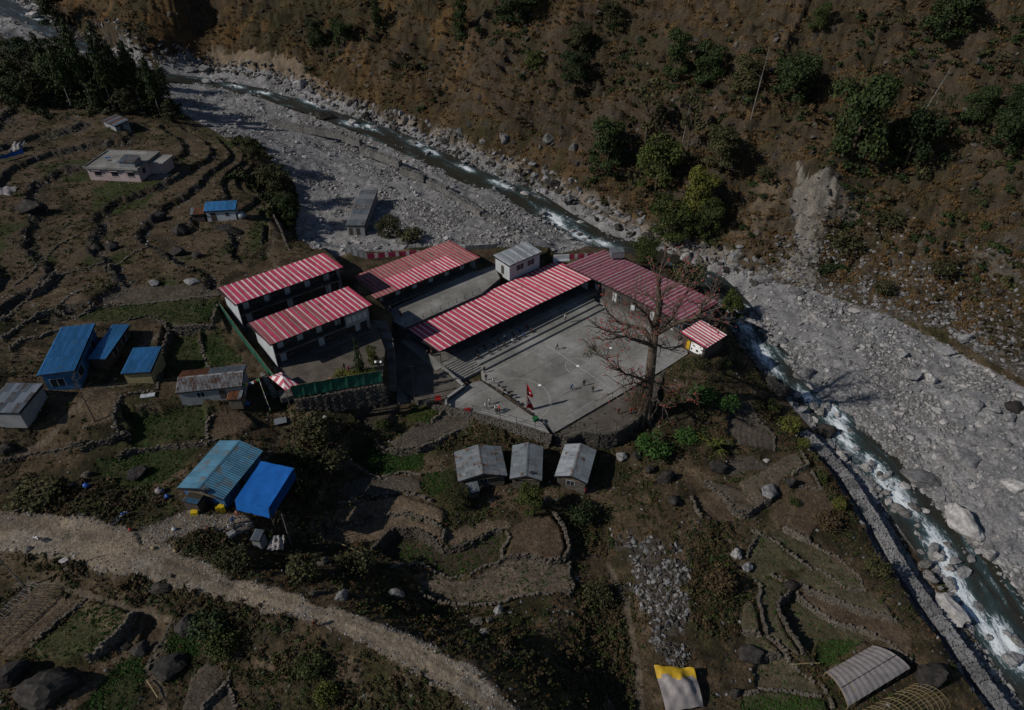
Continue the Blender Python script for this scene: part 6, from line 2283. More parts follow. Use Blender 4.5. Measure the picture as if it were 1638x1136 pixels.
for i, (x, y, w, h) in enumerate([(115, 172, 38, 84), (148, 170, 40, 92), (182, 178, 40, 104), (205, 178, 38, 96), (228, 178, 38, 92), (258, 188, 36, 84), (130, 120, 40, 74), (175, 128, 42, 80), (215, 136, 36, 62), (80, 130, 38, 66)]):
    lab = ['pine at the left end of the front row', 'second pine from the left in the front row', 'tallest thin pine with a bare pale trunk', 'pine just right of the tallest one', 'pine behind the small silvery shed', 'pine nearest the gravel river bed',
           'dark pine behind the left of the grove', 'dark pine behind the middle of the grove', 'short pine beside the upstream gravel', 'small pine at the far left of the grove'][i]
    tree_px('pine_tree', lab, x, y, w, h, 'conifer', M_LEAFD, group='pine grove above the river', bark=M_BARKP)
for i, (x, y, w, h) in enumerate([(60, 160, 52, 48), (135, 150, 56, 62), (190, 150, 54, 66), (160, 178, 44, 42), (240, 160, 48, 52), (30, 170, 48, 44), (275, 195, 38, 34), (100, 110, 50, 46), (210, 182, 38, 40)]):
    tree_px('tree', 'dark broad-leaved tree in the grove above the upstream river', x, y, w, h, 'round' if i % 3 else 'tall', M_LEAFD if i % 2 else M_LEAFO, group='dark trees of the upstream grove')
# dead pale trunks on the far slope
for lab, x, y, h, lean in (('tall pale dead trunk on the hillside track', 1201, 190, 92, .05), ('leaning pale dead tree beside the biggest tree', 1468, 196, 72, .25), ('thin pale dead trunk in the riverside grove', 1092, 226, 62, .05)):
    b = G(x, y)
    s = h / ppm(b) / .86
    m = MB()
    m.tube([b - Vector((0, 0, .5)), b + Vector((lean * s * .5, 0, s * .5)), b + Vector((lean * s, 0, s))], [.15, .11, .04], 6)
    for i in range(9):
        t = random.uniform(.45, .98)
        q = b + Vector((lean * s * t, 0, s * t))
        a_ = random.uniform(0, 6.28)
        L = random.uniform(1, 3.5) * (1.1 - t)
        m.tube([q, q + Vector((math.cos(a_) * L, math.sin(a_) * L, L * .5))], [.06, .02], 4, cap=False)
    single(m, 'dead_tree', M_BARKP, lab, 'dead tree', b)
# yard hedge and terrace shrubs
for lab, x, y, w, h, mt in [('clipped yellow green hedge at the yard netting', 548, 604, 36, 15, M_LEAFY), ('second clump of the yellow green yard hedge', 572, 602, 34, 16, M_LEAFY), ('dark end of the yard hedge by the lamp', 593, 600, 26, 18, M_LEAFG),
                            ('green shrub on the terrace rim above the river wall', 1236, 655, 26, 22, M_LEAFG), ('largest bright green shrub on the terrace rim', 1260, 690, 38, 36, M_LEAFY), ('small bright shrub at the end of the terrace rim', 1285, 712, 22, 18, M_LEAFY),
                            ('green shrub at the corner of the little brown plot', 1313, 770, 18, 24, M_LEAFG), ('yellowish shrub over the shadowed river wall', 1340, 812, 24, 24, M_LEAFY), ('dark bush on the bend of the terrace edge', 1400, 915, 46, 40, M_LEAFO),
                            ('green bush beside the boulder of the pale field', 1270, 806, 20, 16, M_LEAFG), ('dense green patch of shrubs below the bare tree', 1044, 724, 66, 42, M_CROP), ('second green shrub patch beside the dense one', 1096, 706, 40, 28, M_CROP),
                            ('green shrub under the striped kiosk', 1160, 586, 20, 18, M_LEAFG), ('grey green shrub on the kiosk terrace', 1118, 585, 36, 20, M_LEAFO), ('bright green shrub at the root of the boundary wall', 1120, 640, 50, 30, M_CROP),
                            ('leafy green shrub on the slope east of the bare tree', 1160, 650, 46, 28, M_CROP), ('small green bush left of the court-side plot', 612, 684, 28, 22, M_LEAFG), ('dark shrub bank left of the vegetable plot', 520, 745, 70, 40, M_LEAFO),
                            ('tallest bush on the bank below the goods', 380, 905, 56, 40, M_LEAFO),
                            ('dark hedge bush along the lane bank', 500, 700, 64, 50, M_LEAFO), ('second dark bush along the lane bank', 470, 745, 50, 44, M_LEAFD), ('dark bush beside the blue tarpaulin', 480, 790, 44, 50, M_LEAFD),
                            ('long dark bush on the bank over the road', 60, 800, 84, 34, M_LEAFO), ('dark green bush under the road bend', 335, 1010, 70, 46, M_LEAFD),
                            ('bush over the clover patch', 360, 1040, 60, 50, M_LEAFG), ('leafy bush on the lower road bank', 500, 1070, 60, 40, M_LEAFG),
                            ('spiky bright bush near the bottom edge', 525, 1120, 44, 44, M_LEAFY), ('dark bush left of the boulder group by the road', 490, 920, 64, 50, M_LEAFO),
                            ('dark bush behind the boulder group by the road', 570, 910, 64, 46, M_LEAFO), ('brown scrub at the gully head', 930, 830, 50, 44, M_LEAFD),
                            ('brown green scrub on the gully side', 955, 960, 56, 40, M_LEAFO), ('brown bush on the rubble knoll', 1150, 940, 52, 44, M_BRUSH),
                            ('orange brown bush on the terrace edge', 1320, 840, 44, 30, M_BRUSH), ]:
    tree_px('hedge' if 'hedge' in lab and 'bush' not in lab else 'shrub', lab, x, y, w, h, 'bush', mt, cat='hedge' if 'hedge' in lab and 'bush' not in lab else 'shrub')
# strap-leaved plants
for lab, x, y, w in (('large strap-leaved green plant among the boulders', 1143, 722, 46), ('strap-leaved plant behind the river block tank', 1026, 412, 24), ('second strap-leaved plant beside the large one', 1120, 705, 26)):
    b = G(x, y)
    s = w / ppm(b)
    r = thing('strap_leaf_plant', lab, 'plant', b)
    for i in range(26):
        t = i * 2.4
        L = s * random.uniform(.5, .8)
        el = random.uniform(.5, 1.4)
        d = Vector((math.cos(t), math.sin(t), 0))
        sd = Vector((-d.y, d.x, 0)) * s * .035
        p0, p1, p2 = b, b + d * L * .45 * math.cos(el) + Vector((0, 0, L * .7 * math.sin(el))), b + d * L * math.cos(el * .8) + Vector((0, 0, L * .75 * math.sin(el) - L * .08))
        MB().add([p0 - sd * .6, p0 + sd * .6, p1 + sd, p1 - sd, p2], [(0, 1, 2, 3), (3, 2, 4)]).build('leaf', M_LEAFY if i % 3 else M_LEAFG, r)
g_ = G(806, 858)
m = MB()
for i in range(60):
    t = random.uniform(0, 6.28)
    q = g_ + Vector((random.gauss(0, .25), random.gauss(0, .6), 0))
    m.add([q + Vector((.05, 0, 0)), q - Vector((.05, 0, 0)), q + Vector((math.cos(t) * .3, math.sin(t) * .3, random.uniform(.5, 1.0)))], [(0, 1, 2)])
single(m, 'grass_tuft', M_LEAFY, 'bright green grass tuft on the wall by the round field', 'grass', g_)

# ------------------------------------------------------------------ the bare flowering tree by the court
tb_ = P(1031, 662, -1.2)
kap = thing('flowering_tree', 'huge bare tree with red blossoms towering at the corner of the court', 'tree', tb_)
Y0 = tb_.y


def K(px, py, dy=0.0):
    return PY(px, py, Y0 + dy)


LIMBS = [
    ([(1028, 668, 0), (1034, 640, 0), (1040, 600, 0), (1044, 560, .3), (1047, 530, .6)], [1.5, 1.0, .86, .78, .72]),
    ([(1047, 530, .6), (1052, 505, 1.2), (1055, 482, 1.6), (1053, 462, 1.8), (1056, 440, 2.2), (1060, 415, 3)], [.75, .62, .5, .36, .2, .08]),
    ([(1046, 535, .5), (1066, 524, -.6), (1085, 515, -1.4), (1108, 511, -2), (1120, 500, -2.4), (1124, 480, -3)], [.6, .5, .42, .3, .2, .07]),
    ([(1108, 511, -2), (1126, 507, -1), (1146, 514, 0), (1170, 520, 1)], [.25, .18, .1, .04]),
    ([(1043, 545, .3), (1030, 528, 1.5), (1010, 522, 3), (990, 516, 4.2), (972, 500, 5), (965, 485, 5.5)], [.5, .4, .32, .22, .12, .04]),
    ([(1010, 522, 3), (990, 532, 2), (970, 530, 1.4), (950, 520, 1)], [.22, .15, .09, .03]),
    ([(1042, 552, .2), (1020, 545, -2), (1000, 538, -4), (978, 542, -6), (962, 545, -7)], [.4, .3, .2, .1, .03]),
    ([(1036, 612, 0), (1020, 604, -1.5), (1000, 598, -3), (980, 585, -4), (965, 572, -5), (950, 560, -5.5)], [.26, .2, .15, .1, .06, .03]),
    ([(1035, 622, 0), (1015, 612, -2), (995, 618, -4), (978, 630, -5)], [.2, .14, .08, .03]),
    ([(1038, 605, .2), (1056, 616, -1), (1078, 624, -2), (1100, 634, -3)], [.2, .14, .09, .03]),
    ([(1036, 626, 0), (1050, 640, -1.5), (1066, 656, -3)], [.16, .1, .03]),
    ([(1054, 490, 1.4), (1040, 475, 3), (1025, 468, 4.5), (1015, 455, 6)], [.28, .18, .1, .03]),
    ([(1054, 476, 1.6), (1072, 460, 1), (1090, 450, .5), (1098, 435, 0)], [.24, .16, .09, .03]),
    ([(1066, 524, -.6), (1080, 500, .5), (1092, 478, 1.5), (1102, 462, 2)], [.26, .18, .1, .03]),
    ([(1120, 500, -2.4), (1135, 480, -2), (1142, 462, -1.5)], [.14, .08, .03]),
    ([(1045, 548, .4), (1060, 556, 2), (1076, 560, 3.5), (1092, 552, 5)], [.22, .15, .09, .03]),
    ([(1047, 530, .6), (1036, 505, -1), (1022, 492, -2.5), (1005, 478, -3.5)], [.26, .18, .1, .03]),
]
tips = []
trunk = MB()
twigs = MB()
random.seed(4)
for li, (pts, rad) in enumerate(LIMBS):
    w = [K(*p) for p in pts]
    (trunk if li == 0 else twigs)
    nm = 'trunk' if li == 0 else 'limb'
    MB().tube(w, rad, 9 if li == 0 else 7).build(nm, M_BARK, kap, True)
    if li == 0:
        for k in range(7):
            t = k * .9
            MB().tube([w[0] + Vector((math.cos(t) * 2.2, math.sin(t) * 2.2, -1.2)), w[0] + Vector((math.cos(t) * 1.2, math.sin(t) * 1.2, .3)), w[1] + Vector((math.cos(t) * .6, math.sin(t) * .6, .5))], [.4, .5, .3], 6).build('root', M_BARK, kap, True)
        continue
    for i in range(len(w) - 1):
        a, b = w[i], w[i + 1]
        L = (b - a).length
        for j in range(max(1, int(L / .33))):
            if i == 0 and j < 2:
                continue
            q = a.lerp(b, random.random())
            d = ((b - a).normalized() + Vector((random.gauss(0, .8), random.gauss(0, .8), random.gauss(.15, .6)))).normalized()
            l1 = random.uniform(1.3, 4.0)
            e1_ = q + d * l1 * .5 + Vector((0, 0, .1))
            e2_ = e1_ + (d + Vector((random.gauss(0, .35), random.gauss(0, .35), .3))).normalized() * l1 * .55
            twigs.tube([q, e1_, e2_], [.085, .06, .025], 4, cap=False)
            tips.append(e2_)
            for s in range(3):
                d2 = (d + Vector((random.gauss(0, .8), random.gauss(0, .8), random.gauss(.1, .5)))).normalized()
                o_ = e1_.lerp(e2_, random.random())
                e3 = o_ + d2 * random.uniform(.5, 1.5)
                twigs.tube([o_, e3], [.045, .02], 3, cap=False)
                tips.append(e3)
twigs.build('twigs', M_TWIG, kap, kind='stuff')
bl = MB()
for t in tips:
    n = 0 if random.random() < .62 else random.randint(1, 2)
    for _ in range(n):
        c = t + Vector((random.gauss(0, .15), random.gauss(0, .15), random.gauss(0, .12)))
        r = random.uniform(.09, .17)
        bl.add([c + Vector((r, 0, 0)), c + Vector((0, r, 0)), c - Vector((r, 0, 0)), c - Vector((0, r, 0)), c + Vector((0, 0, r)), c - Vector((0, 0, r * .7))],
               [(0, 1, 4), (1, 2, 4), (2, 3, 4), (3, 0, 4), (1, 0, 5), (2, 1, 5), (3, 2, 5), (0, 3, 5)])
bl.build('blossoms', M_PETAL, kap, kind='stuff')
vn_ = MB()
for i in range(90):
    q = K(random.gauss(1024, 7), random.uniform(610, 650), random.uniform(-1.5, .5))
    vn_.tube([q, q + Vector((random.gauss(0, .25), 0, -1.4)), q + Vector((random.gauss(-.2, .5), random.gauss(0, .3), -random.uniform(2.5, 4.5)))], [.03, .03, .015], 3, cap=False)
vn_.build('hanging_vines', M_DRY, kap, kind='stuff')
lf = leaf_cloud([(tuple(K(951, 560, -5.5)), (1.5, 1.0, .8)), (tuple(K(940, 568, -5.5)), (1.0, .8, .4))], 130, .2)
lf.build('leaf_cluster', M_LEAFO, kap, kind='stuff')

# lone sapling below the big house
b = G(152, 675)
m = MB()
r = thing('sapling', 'lone leafless sapling on the bare yard below the big house', 'tree', b)
top_ = b + Vector((-2.2, 2.5, 7.0))
m.tube([b - Vector((0, 0, .3)), b.lerp(top_, .5) + Vector((.1, 0, .2)), top_], [.13, .09, .04], 6)
m.build('trunk', M_BARK, r)
m = MB()
for i in range(40):
    q = b.lerp(top_, random.uniform(.5, 1))
    t = random.uniform(0, 6.28)
    L = random.uniform(.6, 2.0)
    m.tube([q, q + Vector((math.cos(t) * L, math.sin(t) * L, L * .7))], [.03, .01], 3, cap=False)
m.build('crown', M_BRUSH, r, kind='stuff')

# ================================================================== ROCKS
def rock_mesh(seed, sub=3, flat=.75, facets=9):
    rr = np.random.default_rng(seed)
    bm = bmesh.new()
    bmesh.ops.create_icosphere(bm, subdivisions=sub, radius=1)
    pl = []
    for _ in range(facets):
        n = Vector(rr.normal(size=3)).normalized()
        pl.append((n, rr.uniform(.48, .86)))
    for v in bm.verts:
        p = v.co.copy()
        for n, d in pl:
            k = p.dot(n) - d
            if k > 0:
                p -= n * k * .92
        k = 1 + .10 * math.sin(p.x * 5 + seed) * math.sin(p.y * 6 + seed * 2) + .06 * math.sin(p.z * 11 + p.x * 9) + (rr.normal() * .022 if sub >= 3 else 0)
        v.co = Vector((p.x * k, p.y * k, p.z * k * flat))
    me = bpy.data.meshes.new('rock')
    bm.to_mesh(me)
    bm.free()
    me.polygons.foreach_set('use_smooth', [False] * len(me.polygons))
    return me


ROCKS = [rock_mesh(i * 7 + 1, 3, .75, 17) for i in range(8)]
for me in ROCKS:
    me.materials.append(M_ROCK)
random.seed(5)


def boulder(label, px, py, wpx, asp=.7, mat=None, rz=None, group=None, v=None, name='boulder', sink=.25, ratio=.72):
    b = G(px, py)
    w = wpx / ppm(b) / 2 * 1.18
    o = bpy.data.objects.new(name, ROCKS[random.randrange(8) if v is None else v])
    COL.objects.link(o)
    setmat(o, mat or M_ROCK)
    o.scale = (w, w * ratio, w * asp)
    o.rotation_euler = (random.uniform(-.2, .2), random.uniform(-.2, .2), random.uniform(0, 6.28) if rz is None else rz)
    o.location = b + Vector((0, 0, w * asp * .75 * (1 - 2 * sink)))
    return tag(o, label, 'boulder', group)


for lab, x, y, w, a, mt, rz in [
    ('smooth pale boulder in the middle of the wide gravel bar', 1541, 738, 54, .62, M_ROCK, .1), ('banded flat slab boulder at the water edge', 1468, 766, 64, .4, M_ROCK, 0), ('largest pale boulder standing at the water edge', 1534, 842, 64, .7, M_ROCKP, -.9),
    ('big split pale boulder in the lowest rapids', 1518, 985, 60, .8, M_ROCKP, -.9), ('squarish boulder between rapids and pool', 1538, 920, 28, .8, M_ROCK, .3), ('brown boulder above the pool', 1550, 897, 22, .8, M_ROCK, 1), ('pale pointed boulder on the gravel above the pool', 1582, 888, 28, .8, M_ROCKP, 1.2),
    ('boulder with a hollow at the right edge of the gravel', 1622, 780, 44, .6, M_ROCKP, -.3), ('boulder left of the rapids with brown top', 1392, 790, 18, .7, M_ROCK, 0), ('boulder beside the brown-topped one', 1411, 789, 16, .7, M_ROCK, 2), ('flat pale stone below the brown-topped boulder', 1422, 804, 18, .5, M_ROCKP, 1),
    ('big dark boulder under the terrace shrubs by the rapids', 1320, 695, 36, .8, M_ROCKD, .4), ('long dark boulder in the upper rapids', 1322, 657, 22, .9, M_ROCK, 1.2), ('dark slab boulder at the bank of the upper rapids', 1245, 628, 40, .6, M_ROCKD, .2), ('dark round boulder above that slab', 1233, 612, 28, .6, M_ROCKD, .8),
    ('big grey boulder on the near edge of the gravel', 1287, 600, 36, .7, M_ROCK, .3), ('boulder with a dark shadow near the kiosk rapids', 1245, 546, 24, .8, M_ROCK, 0), ('light boulder in the water below the river block', 1199, 517, 22, .6, M_ROCKP, .3), ('rounded boulder at the foot of the chute', 1274, 470, 24, .8, M_ROCK, 0), ('flat boulder across the foot of the chute', 1221, 449, 30, .5, M_ROCK, .2),
    ('upright boulder in the middle of the gravel', 1443, 570, 18, 1.0, M_ROCK, 1.3), ('wide low boulder of the middle gravel', 1457, 605, 36, .6, M_ROCK, .3), ('pale tapering boulder of the middle gravel', 1488, 610, 24, .9, M_ROCKP, 1.3), ('boulder where scrub meets gravel', 1402, 508, 17, .8, M_ROCK, 0), ('pale boulder at the upper gravel margin', 1367, 499, 20, .5, M_ROCKP, 0),
    ('dark boulder in the scrub of the debris apron', 1543, 545, 28, .8, M_ROCK, .7), ('slab boulder at the scrub margin', 1509, 563, 34, .4, M_ROCK, -.5), ('egg-shaped boulder at the right of the gravel', 1558, 652, 26, .7, M_ROCK, 0), ('small boulder beside the egg-shaped one', 1590, 658, 18, .7, M_ROCK, 0), ('dark flat boulder at the right frame edge', 1621, 655, 30, .6, M_ROCKD, 0),
    ('angular boulder below the egg-shaped one', 1610, 670, 26, .7, M_ROCK, 1), ('pale boulder in front of the far rock bank', 1098, 414, 26, .8, M_ROCKP, 1), ('broad slab by the dark pool', 1143, 434, 28, .5, M_ROCKP, .2), ('large dark boulder beside the upstream gabion', 518, 190, 30, .7, M_ROCKD, .3), ('pale boulder in the midstream rapids', 563, 200, 17, .8, M_ROCKP, 0),
    ('dark boulder across from the midstream rapids', 586, 188, 16, .8, M_ROCKD, .8), ('brown cubic boulder on the upstream bank', 328, 116, 22, .8, M_ROCK, 0), ('grey boulder left of the brown cubic one', 306, 114, 13, .9, M_ROCK, 0), ('boulder amid the highest rapids', 332, 134, 18, .7, M_ROCK, .2), ('boulder below the eroded cliff', 482, 140, 26, .9, M_ROCKP, .8),
    ('tall boulder leaning at the far bank', 908, 325, 24, 1.1, M_ROCK, 1.1), ('dark cleft boulder near the leaning one', 884, 298, 24, .8, M_ROCKD, .2), ('grey boulder at the narrow rapids', 869, 345, 17, .9, M_ROCK, 1), ('pale round boulder below the narrow rapids', 928, 360, 18, .8, M_ROCKP, 0), ('round boulder upstream of the narrow rapids', 840, 312, 14, .8, M_ROCKP, 0),
    ('pair boulder under the riverside grove', 1014, 367, 14, .9, M_ROCK, 0),
    ('huge dark boulder near the bottom corner', 85, 1104, 96, .66, M_ROCKD, .4), ('huge dark boulder behind the bottom corner one', 24, 1082, 62, .8, M_ROCKD, 1), ('dark ridged boulder beside the stone path', 270, 1072, 56, .6, M_ROCKD, .2), ('dark round boulder above the clover', 302, 1006, 40, .9, M_ROCKD, 1), ('long leaning stone in the grass', 226, 1042, 30, .6, M_ROCKD, .9), ('flat stone lying in the grass', 200, 1036, 22, .5, M_ROCKD, .4),
    ('large grey boulder with orange top by the pale field', 1230, 792, 36, .9, M_ROCK, 1.2), ('dark boulder at the strap-leaved plant', 1148, 752, 32, .8, M_ROCKD, .2), ('dark boulder in the thicket below the court', 1066, 766, 32, .9, M_ROCKD, .5), ('dark egg boulder in the thicket', 1040, 754, 20, 1, M_ROCKD, 1), ('dark boulder above the rubble knoll', 1077, 804, 26, .9, M_ROCKD, 1.4),
    ('grey boulder right of the shiny hut', 994, 733, 20, .8, M_ROCK, 0), ('dark boulder next to the grey one', 1018, 734, 20, .9, M_ROCKD, 1), ('boulder on the rim of the pale field', 1264, 775, 24, 1, M_ROCKD, 1.2), ('pale stone on the dark rim boulder', 1226, 738, 12, .8, M_ROCKP, 0), ('pale block stone in the terrace trench', 1178, 890, 22, .9, M_ROCKP, .8),
    ('second block stone in the terrace trench', 1193, 910, 22, .9, M_ROCK, .9), ('dark outcrop on the terraces', 1267, 938, 26, .7, M_ROCKD, .2), ('dark round outcrop beside the plastic tunnel', 1482, 1090, 58, .85, M_ROCKD, .2), ('ridged rock on the lower wedge terrace', 1200, 1052, 44, .7, M_ROCKD, .3), ('upright rock at the foot of the wedge terrace', 1176, 1110, 20, 1.1, M_ROCKD, .5),
    ('largest pale boulder above the road', 548, 955, 28, .9, M_GABION, 1.1), ('lone pale boulder under the tan field', 632, 950, 28, .7, M_GABION, .1), ('brown boulder in the group above the road', 502, 950, 18, .8, M_STONE, .2), ('grey stone at the top of the group above the road', 516, 902, 20, .7, M_STONE, .4), ('second stone at the top of the group above the road', 556, 912, 20, .7, M_STONE, 1.4),
    ('dark boulder of the cluster below the dotted field', 763, 996, 22, .8, M_STONE, .4), ('pale round boulder of the cluster below the dotted field', 774, 1014, 19, .8, M_GABION, 0), ('middle boulder of the cluster below the dotted field', 783, 994, 16, .9, M_STONE, 1), ('top boulder of the cluster below the dotted field', 798, 979, 18, .9, M_ROCK, .8),
    ('large black boulder below the pink house', 254, 352, 30, .8, M_ROCKD, 1), ('black boulder in front of the white cottage', 291, 374, 28, .9, M_ROCKD, 1), ('round black boulder beside the field wall', 157, 400, 20, .9, M_ROCKD, 1), ('second black boulder beside the field wall', 179, 399, 22, .9, M_ROCKD, .2), ('black boulder above the striped roofs', 284, 408, 24, .9, M_ROCKD, 0), ('black boulder right of it above the striped roofs', 317, 411, 20, .9, M_ROCKD, 0),
    ('pale round boulder at the end of the grey plot', 247, 455, 18, .8, M_ROCK, 0), ('long low boulder at the end of the grey plot', 310, 452, 28, .4, M_ROCK, .1), ('broad dark outcrop at the left edge of the slope', 49, 338, 44, .6, M_ROCKD, .1), ('dark outcrop behind the long wall', 370, 372, 44, .4, M_ROCKD, .2), ('dark boulder at the field corner above the tea house', 220, 762, 36, .7, M_ROCKD, .6), ('grey boulder on the bank above the road', 140, 760, 18, .7, M_STONE, .6),
    ('boulder at the bend of the hollow wall', 196, 700, 34, .7, M_ROCKD, .2), ('pale stone at the road shoulder', 45, 880, 13, .8, M_GABION, 0), ('flat pale stone below the motorbikes', 103, 898, 18, .5, M_ROCKP, .2), ('grey slab at the lower edge of the road', 258, 943, 34, .6, M_ROCKD, .4), ('dark boulder at the start of the footpath', 10, 720, 30, .7, M_ROCKD, 0),
    ('pale upright slab in the rocky bank', 806, 226, 16, 1.6, M_GABION, .2), ('second pale slab in the rocky bank', 876, 228, 20, 1.2, M_GABION, .4), ('third pale slab in the rocky bank', 918, 240, 16, 1.3, M_GABION, .6), ('far dark boulder at the upper left corner', 18, 78, 26, .8, M_ROCK, .6), ('pale rounded boulder in the upper left rapids', 55, 30, 24, .8, M_ROCKP, 0), ('pale boulder below the upper left rapids', 90, 40, 17, .7, M_ROCKP, 0),
]:
    boulder(lab, x, y, w, a, mt, rz)
# the rest of the visible river boulders
spots_ = []
for a, b, r in foam_w:
    for _ in range(4):
        spots_.append((a + random.gauss(0, r * .8), b + random.gauss(0, r * .8), random.uniform(.4, 1.5), True))
for i in range(55):
    k_ = random.random()
    q = G(random.uniform(1230, 1630), random.uniform(500, 900)) if k_ < .6 else G(random.uniform(480, 860), random.uniform(230, 380))
    if int(CLS[int(np.interp(q.y, GY, np.arange(NV))), int(np.clip((q.x / (KX * (q.y + 71)) - GU[0]) / (GU[1] - GU[0]), 0, NU - 1))]) == 2:
        spots_.append((q.x, q.y, random.uniform(.35, .95), False))
for x, y, w, wetq in spots_:
    q = Vector((x, y, float(HF(x, y))))
    lab, g = ('grey boulder in or at the edge of the stream', 'boulders along the stream') if wetq else ('grey rounded boulder lying on the gravel', 'boulders on the gravel')
    o = bpy.data.objects.new('boulder', ROCKS[random.randrange(8)])
    COL.objects.link(o)
    setmat(o, random.choice((M_ROCK, M_ROCK, M_ROCKP, M_GABION)))
    o.scale = (w, w * random.uniform(.6, .9), w * random.uniform(.6, .9))
    o.rotation_euler = (random.uniform(-.3, .3), random.uniform(-.3, .3), random.uniform(0, 6.28))
    o.location = q + Vector((0, 0, w * .3 + (.3 if wetq else 0)))
    tag(o, lab, 'boulder', g)

# ================================================================== GROUND COVER (nobody could count it)
ARE = np.gradient(X2, axis=1) * np.gradient(Y2, axis=0)
VIEWOK = (np.abs(X2) < (KX * (Y2 + 71)) * 1.12) & (Y2 > 30) & (Y2 < 430)
FLATX, FLATY, FLATZ = X2.ravel(), Y2.ravel(), Z2.ravel()


def sample(mask, n, bias=None):
    w = (mask & VIEWOK) * ARE
    if bias is not None:
        w = w * bias
    w = w.ravel()
    cs = np.cumsum(w)
    i = np.searchsorted(cs, RNG.random(n) * cs[-1])
    i = np.clip(i, 0, len(w) - 1)
    x = FLATX[i] + RNG.normal(size=n) * .25
    y = FLATY[i] + RNG.normal(size=n) * .25
    return np.stack([x, y, HF(x, y)], -1)


def template(mb_or_me, name, mat):
    me = mb_or_me if isinstance(mb_or_me, bpy.types.Mesh) else me_of(mb_or_me, name, mat)
    o = bpy.data.objects.new(name, me)
    return o


def scatter(name, label, pts, smin, smax, tpl, tilt=.25, zs=(0.7, 1.2), power=2.0, zoff=0.0):
    n = len(pts)
    me = bpy.data.meshes.new(name)
    me.from_pydata((pts + np.array([0, 0, zoff])).tolist(), [], [])
    s = smin + (smax - smin) * RNG.random(n) ** power
    sc = np.stack([s, s * RNG.uniform(.75, 1.2, n), s * RNG.uniform(zs[0], zs[1], n)], -1)
    rot = np.stack([RNG.normal(size=n) * tilt, RNG.normal(size=n) * tilt, RNG.random(n) * 6.28], -1)
    for nm, arr in (('scl', sc), ('rot', rot)):
        a = me.attributes.new(nm, 'FLOAT_VECTOR', 'POINT')
        a.data.foreach_set('vector', arr.astype(np.float32).ravel())
    a = me.attributes.new('idx', 'INT', 'POINT')
    a.data.foreach_set('value', RNG.integers(0, len(tpl), n).astype(np.int32))
    col = bpy.data.collections.new(name + '_kinds')
    for t in tpl:
        col.objects.link(t)
    ng = bpy.data.node_groups.new(name, 'GeometryNodeTree')
    ng.interface.new_socket('Geometry', in_out='INPUT', socket_type='NodeSocketGeometry')
    ng.interface.new_socket('Geometry', in_out='OUTPUT', socket_type='NodeSocketGeometry')
    gi = ng.nodes.new('NodeGroupInput')
    go = ng.nodes.new('NodeGroupOutput')
    ci = ng.nodes.new('GeometryNodeCollectionInfo')
    ci.inputs['Collection'].default_value = col
    ci.inputs['Separate Children'].default_value = True
    ci.inputs['Reset Children'].default_value = True
    ip = ng.nodes.new('GeometryNodeInstanceOnPoints')
    ip.inputs['Pick Instance'].default_value = True

    def named(nm, typ):
        d = ng.nodes.new('GeometryNodeInputNamedAttribute')
        d.data_type = typ
        d.inputs['Name'].default_value = nm
        return [o for o in d.outputs if o.enabled][0]
    L = ng.links.new
    L(gi.outputs[0], ip.inputs['Points'])
    L(ci.outputs[0], ip.inputs['Instance'])
    L(named('idx', 'INT'), ip.inputs['Instance Index'])
    L(named('rot', 'FLOAT_VECTOR'), ip.inputs['Rotation'])
    L(named('scl', 'FLOAT_VECTOR'), ip.inputs['Scale'])
    L(ip.outputs[0], go.inputs[0])
    o = bpy.data.objects.new(name, me)
    COL.objects.link(o)
    md = o.modifiers.new('scatter', 'NODES')
    md.node_group = ng
    return tag(o, label, None, None, 'stuff')


def tuft(nb, seed):
    random.seed(seed)
    m = MB()
    for i in range(nb):
        t = random.uniform(0, 6.28)
        r = random.uniform(0, .35)
        b = Vector((math.cos(t) * r, math.sin(t) * r, -.05))
        t2 = t + random.gauss(0, .7)
        L = random.uniform(.25, .65)
        h = random.uniform(.35, .8)
        d = Vector((math.cos(t2), math.sin(t2), 0))
        sd = Vector((-d.y, d.x, 0)) * .07
        mid = b + d * L * .45 + Vector((0, 0, h))
        m.add([b - sd, b + sd, mid + sd * .7, mid - sd * .7], [(0, 1, 2, 3)])
        m.add([mid - sd * .7, mid + sd * .7, b + d * L + Vector((0, 0, h * .75))], [(0, 1, 2)])
    return m


def clump(n, seed, size=.3, hz=.5):
    random.seed(seed)
    cs = [((random.gauss(0, .3), random.gauss(0, .3), hz * random.uniform(.3, .8)), (random.uniform(.25, .5),) * 2 + (hz * random.uniform(.35, .7),)) for _ in range(5)]
    return leaf_cloud(cs, n, size)


def pebbles(k):
    out = []
    for i in range(3):
        me = rock_mesh(100 + i + k * 10, 1, .65, 5)
        out.append(me)
    return out


def rocks_tpl(mats, k):
    r = []
    for i, me in enumerate(pebbles(k)):
        for m in mats:
            c = me.copy()
            c.materials.clear()
            c.materials.append(m)
            r.append(template(c, 'pebble', m))
    return r


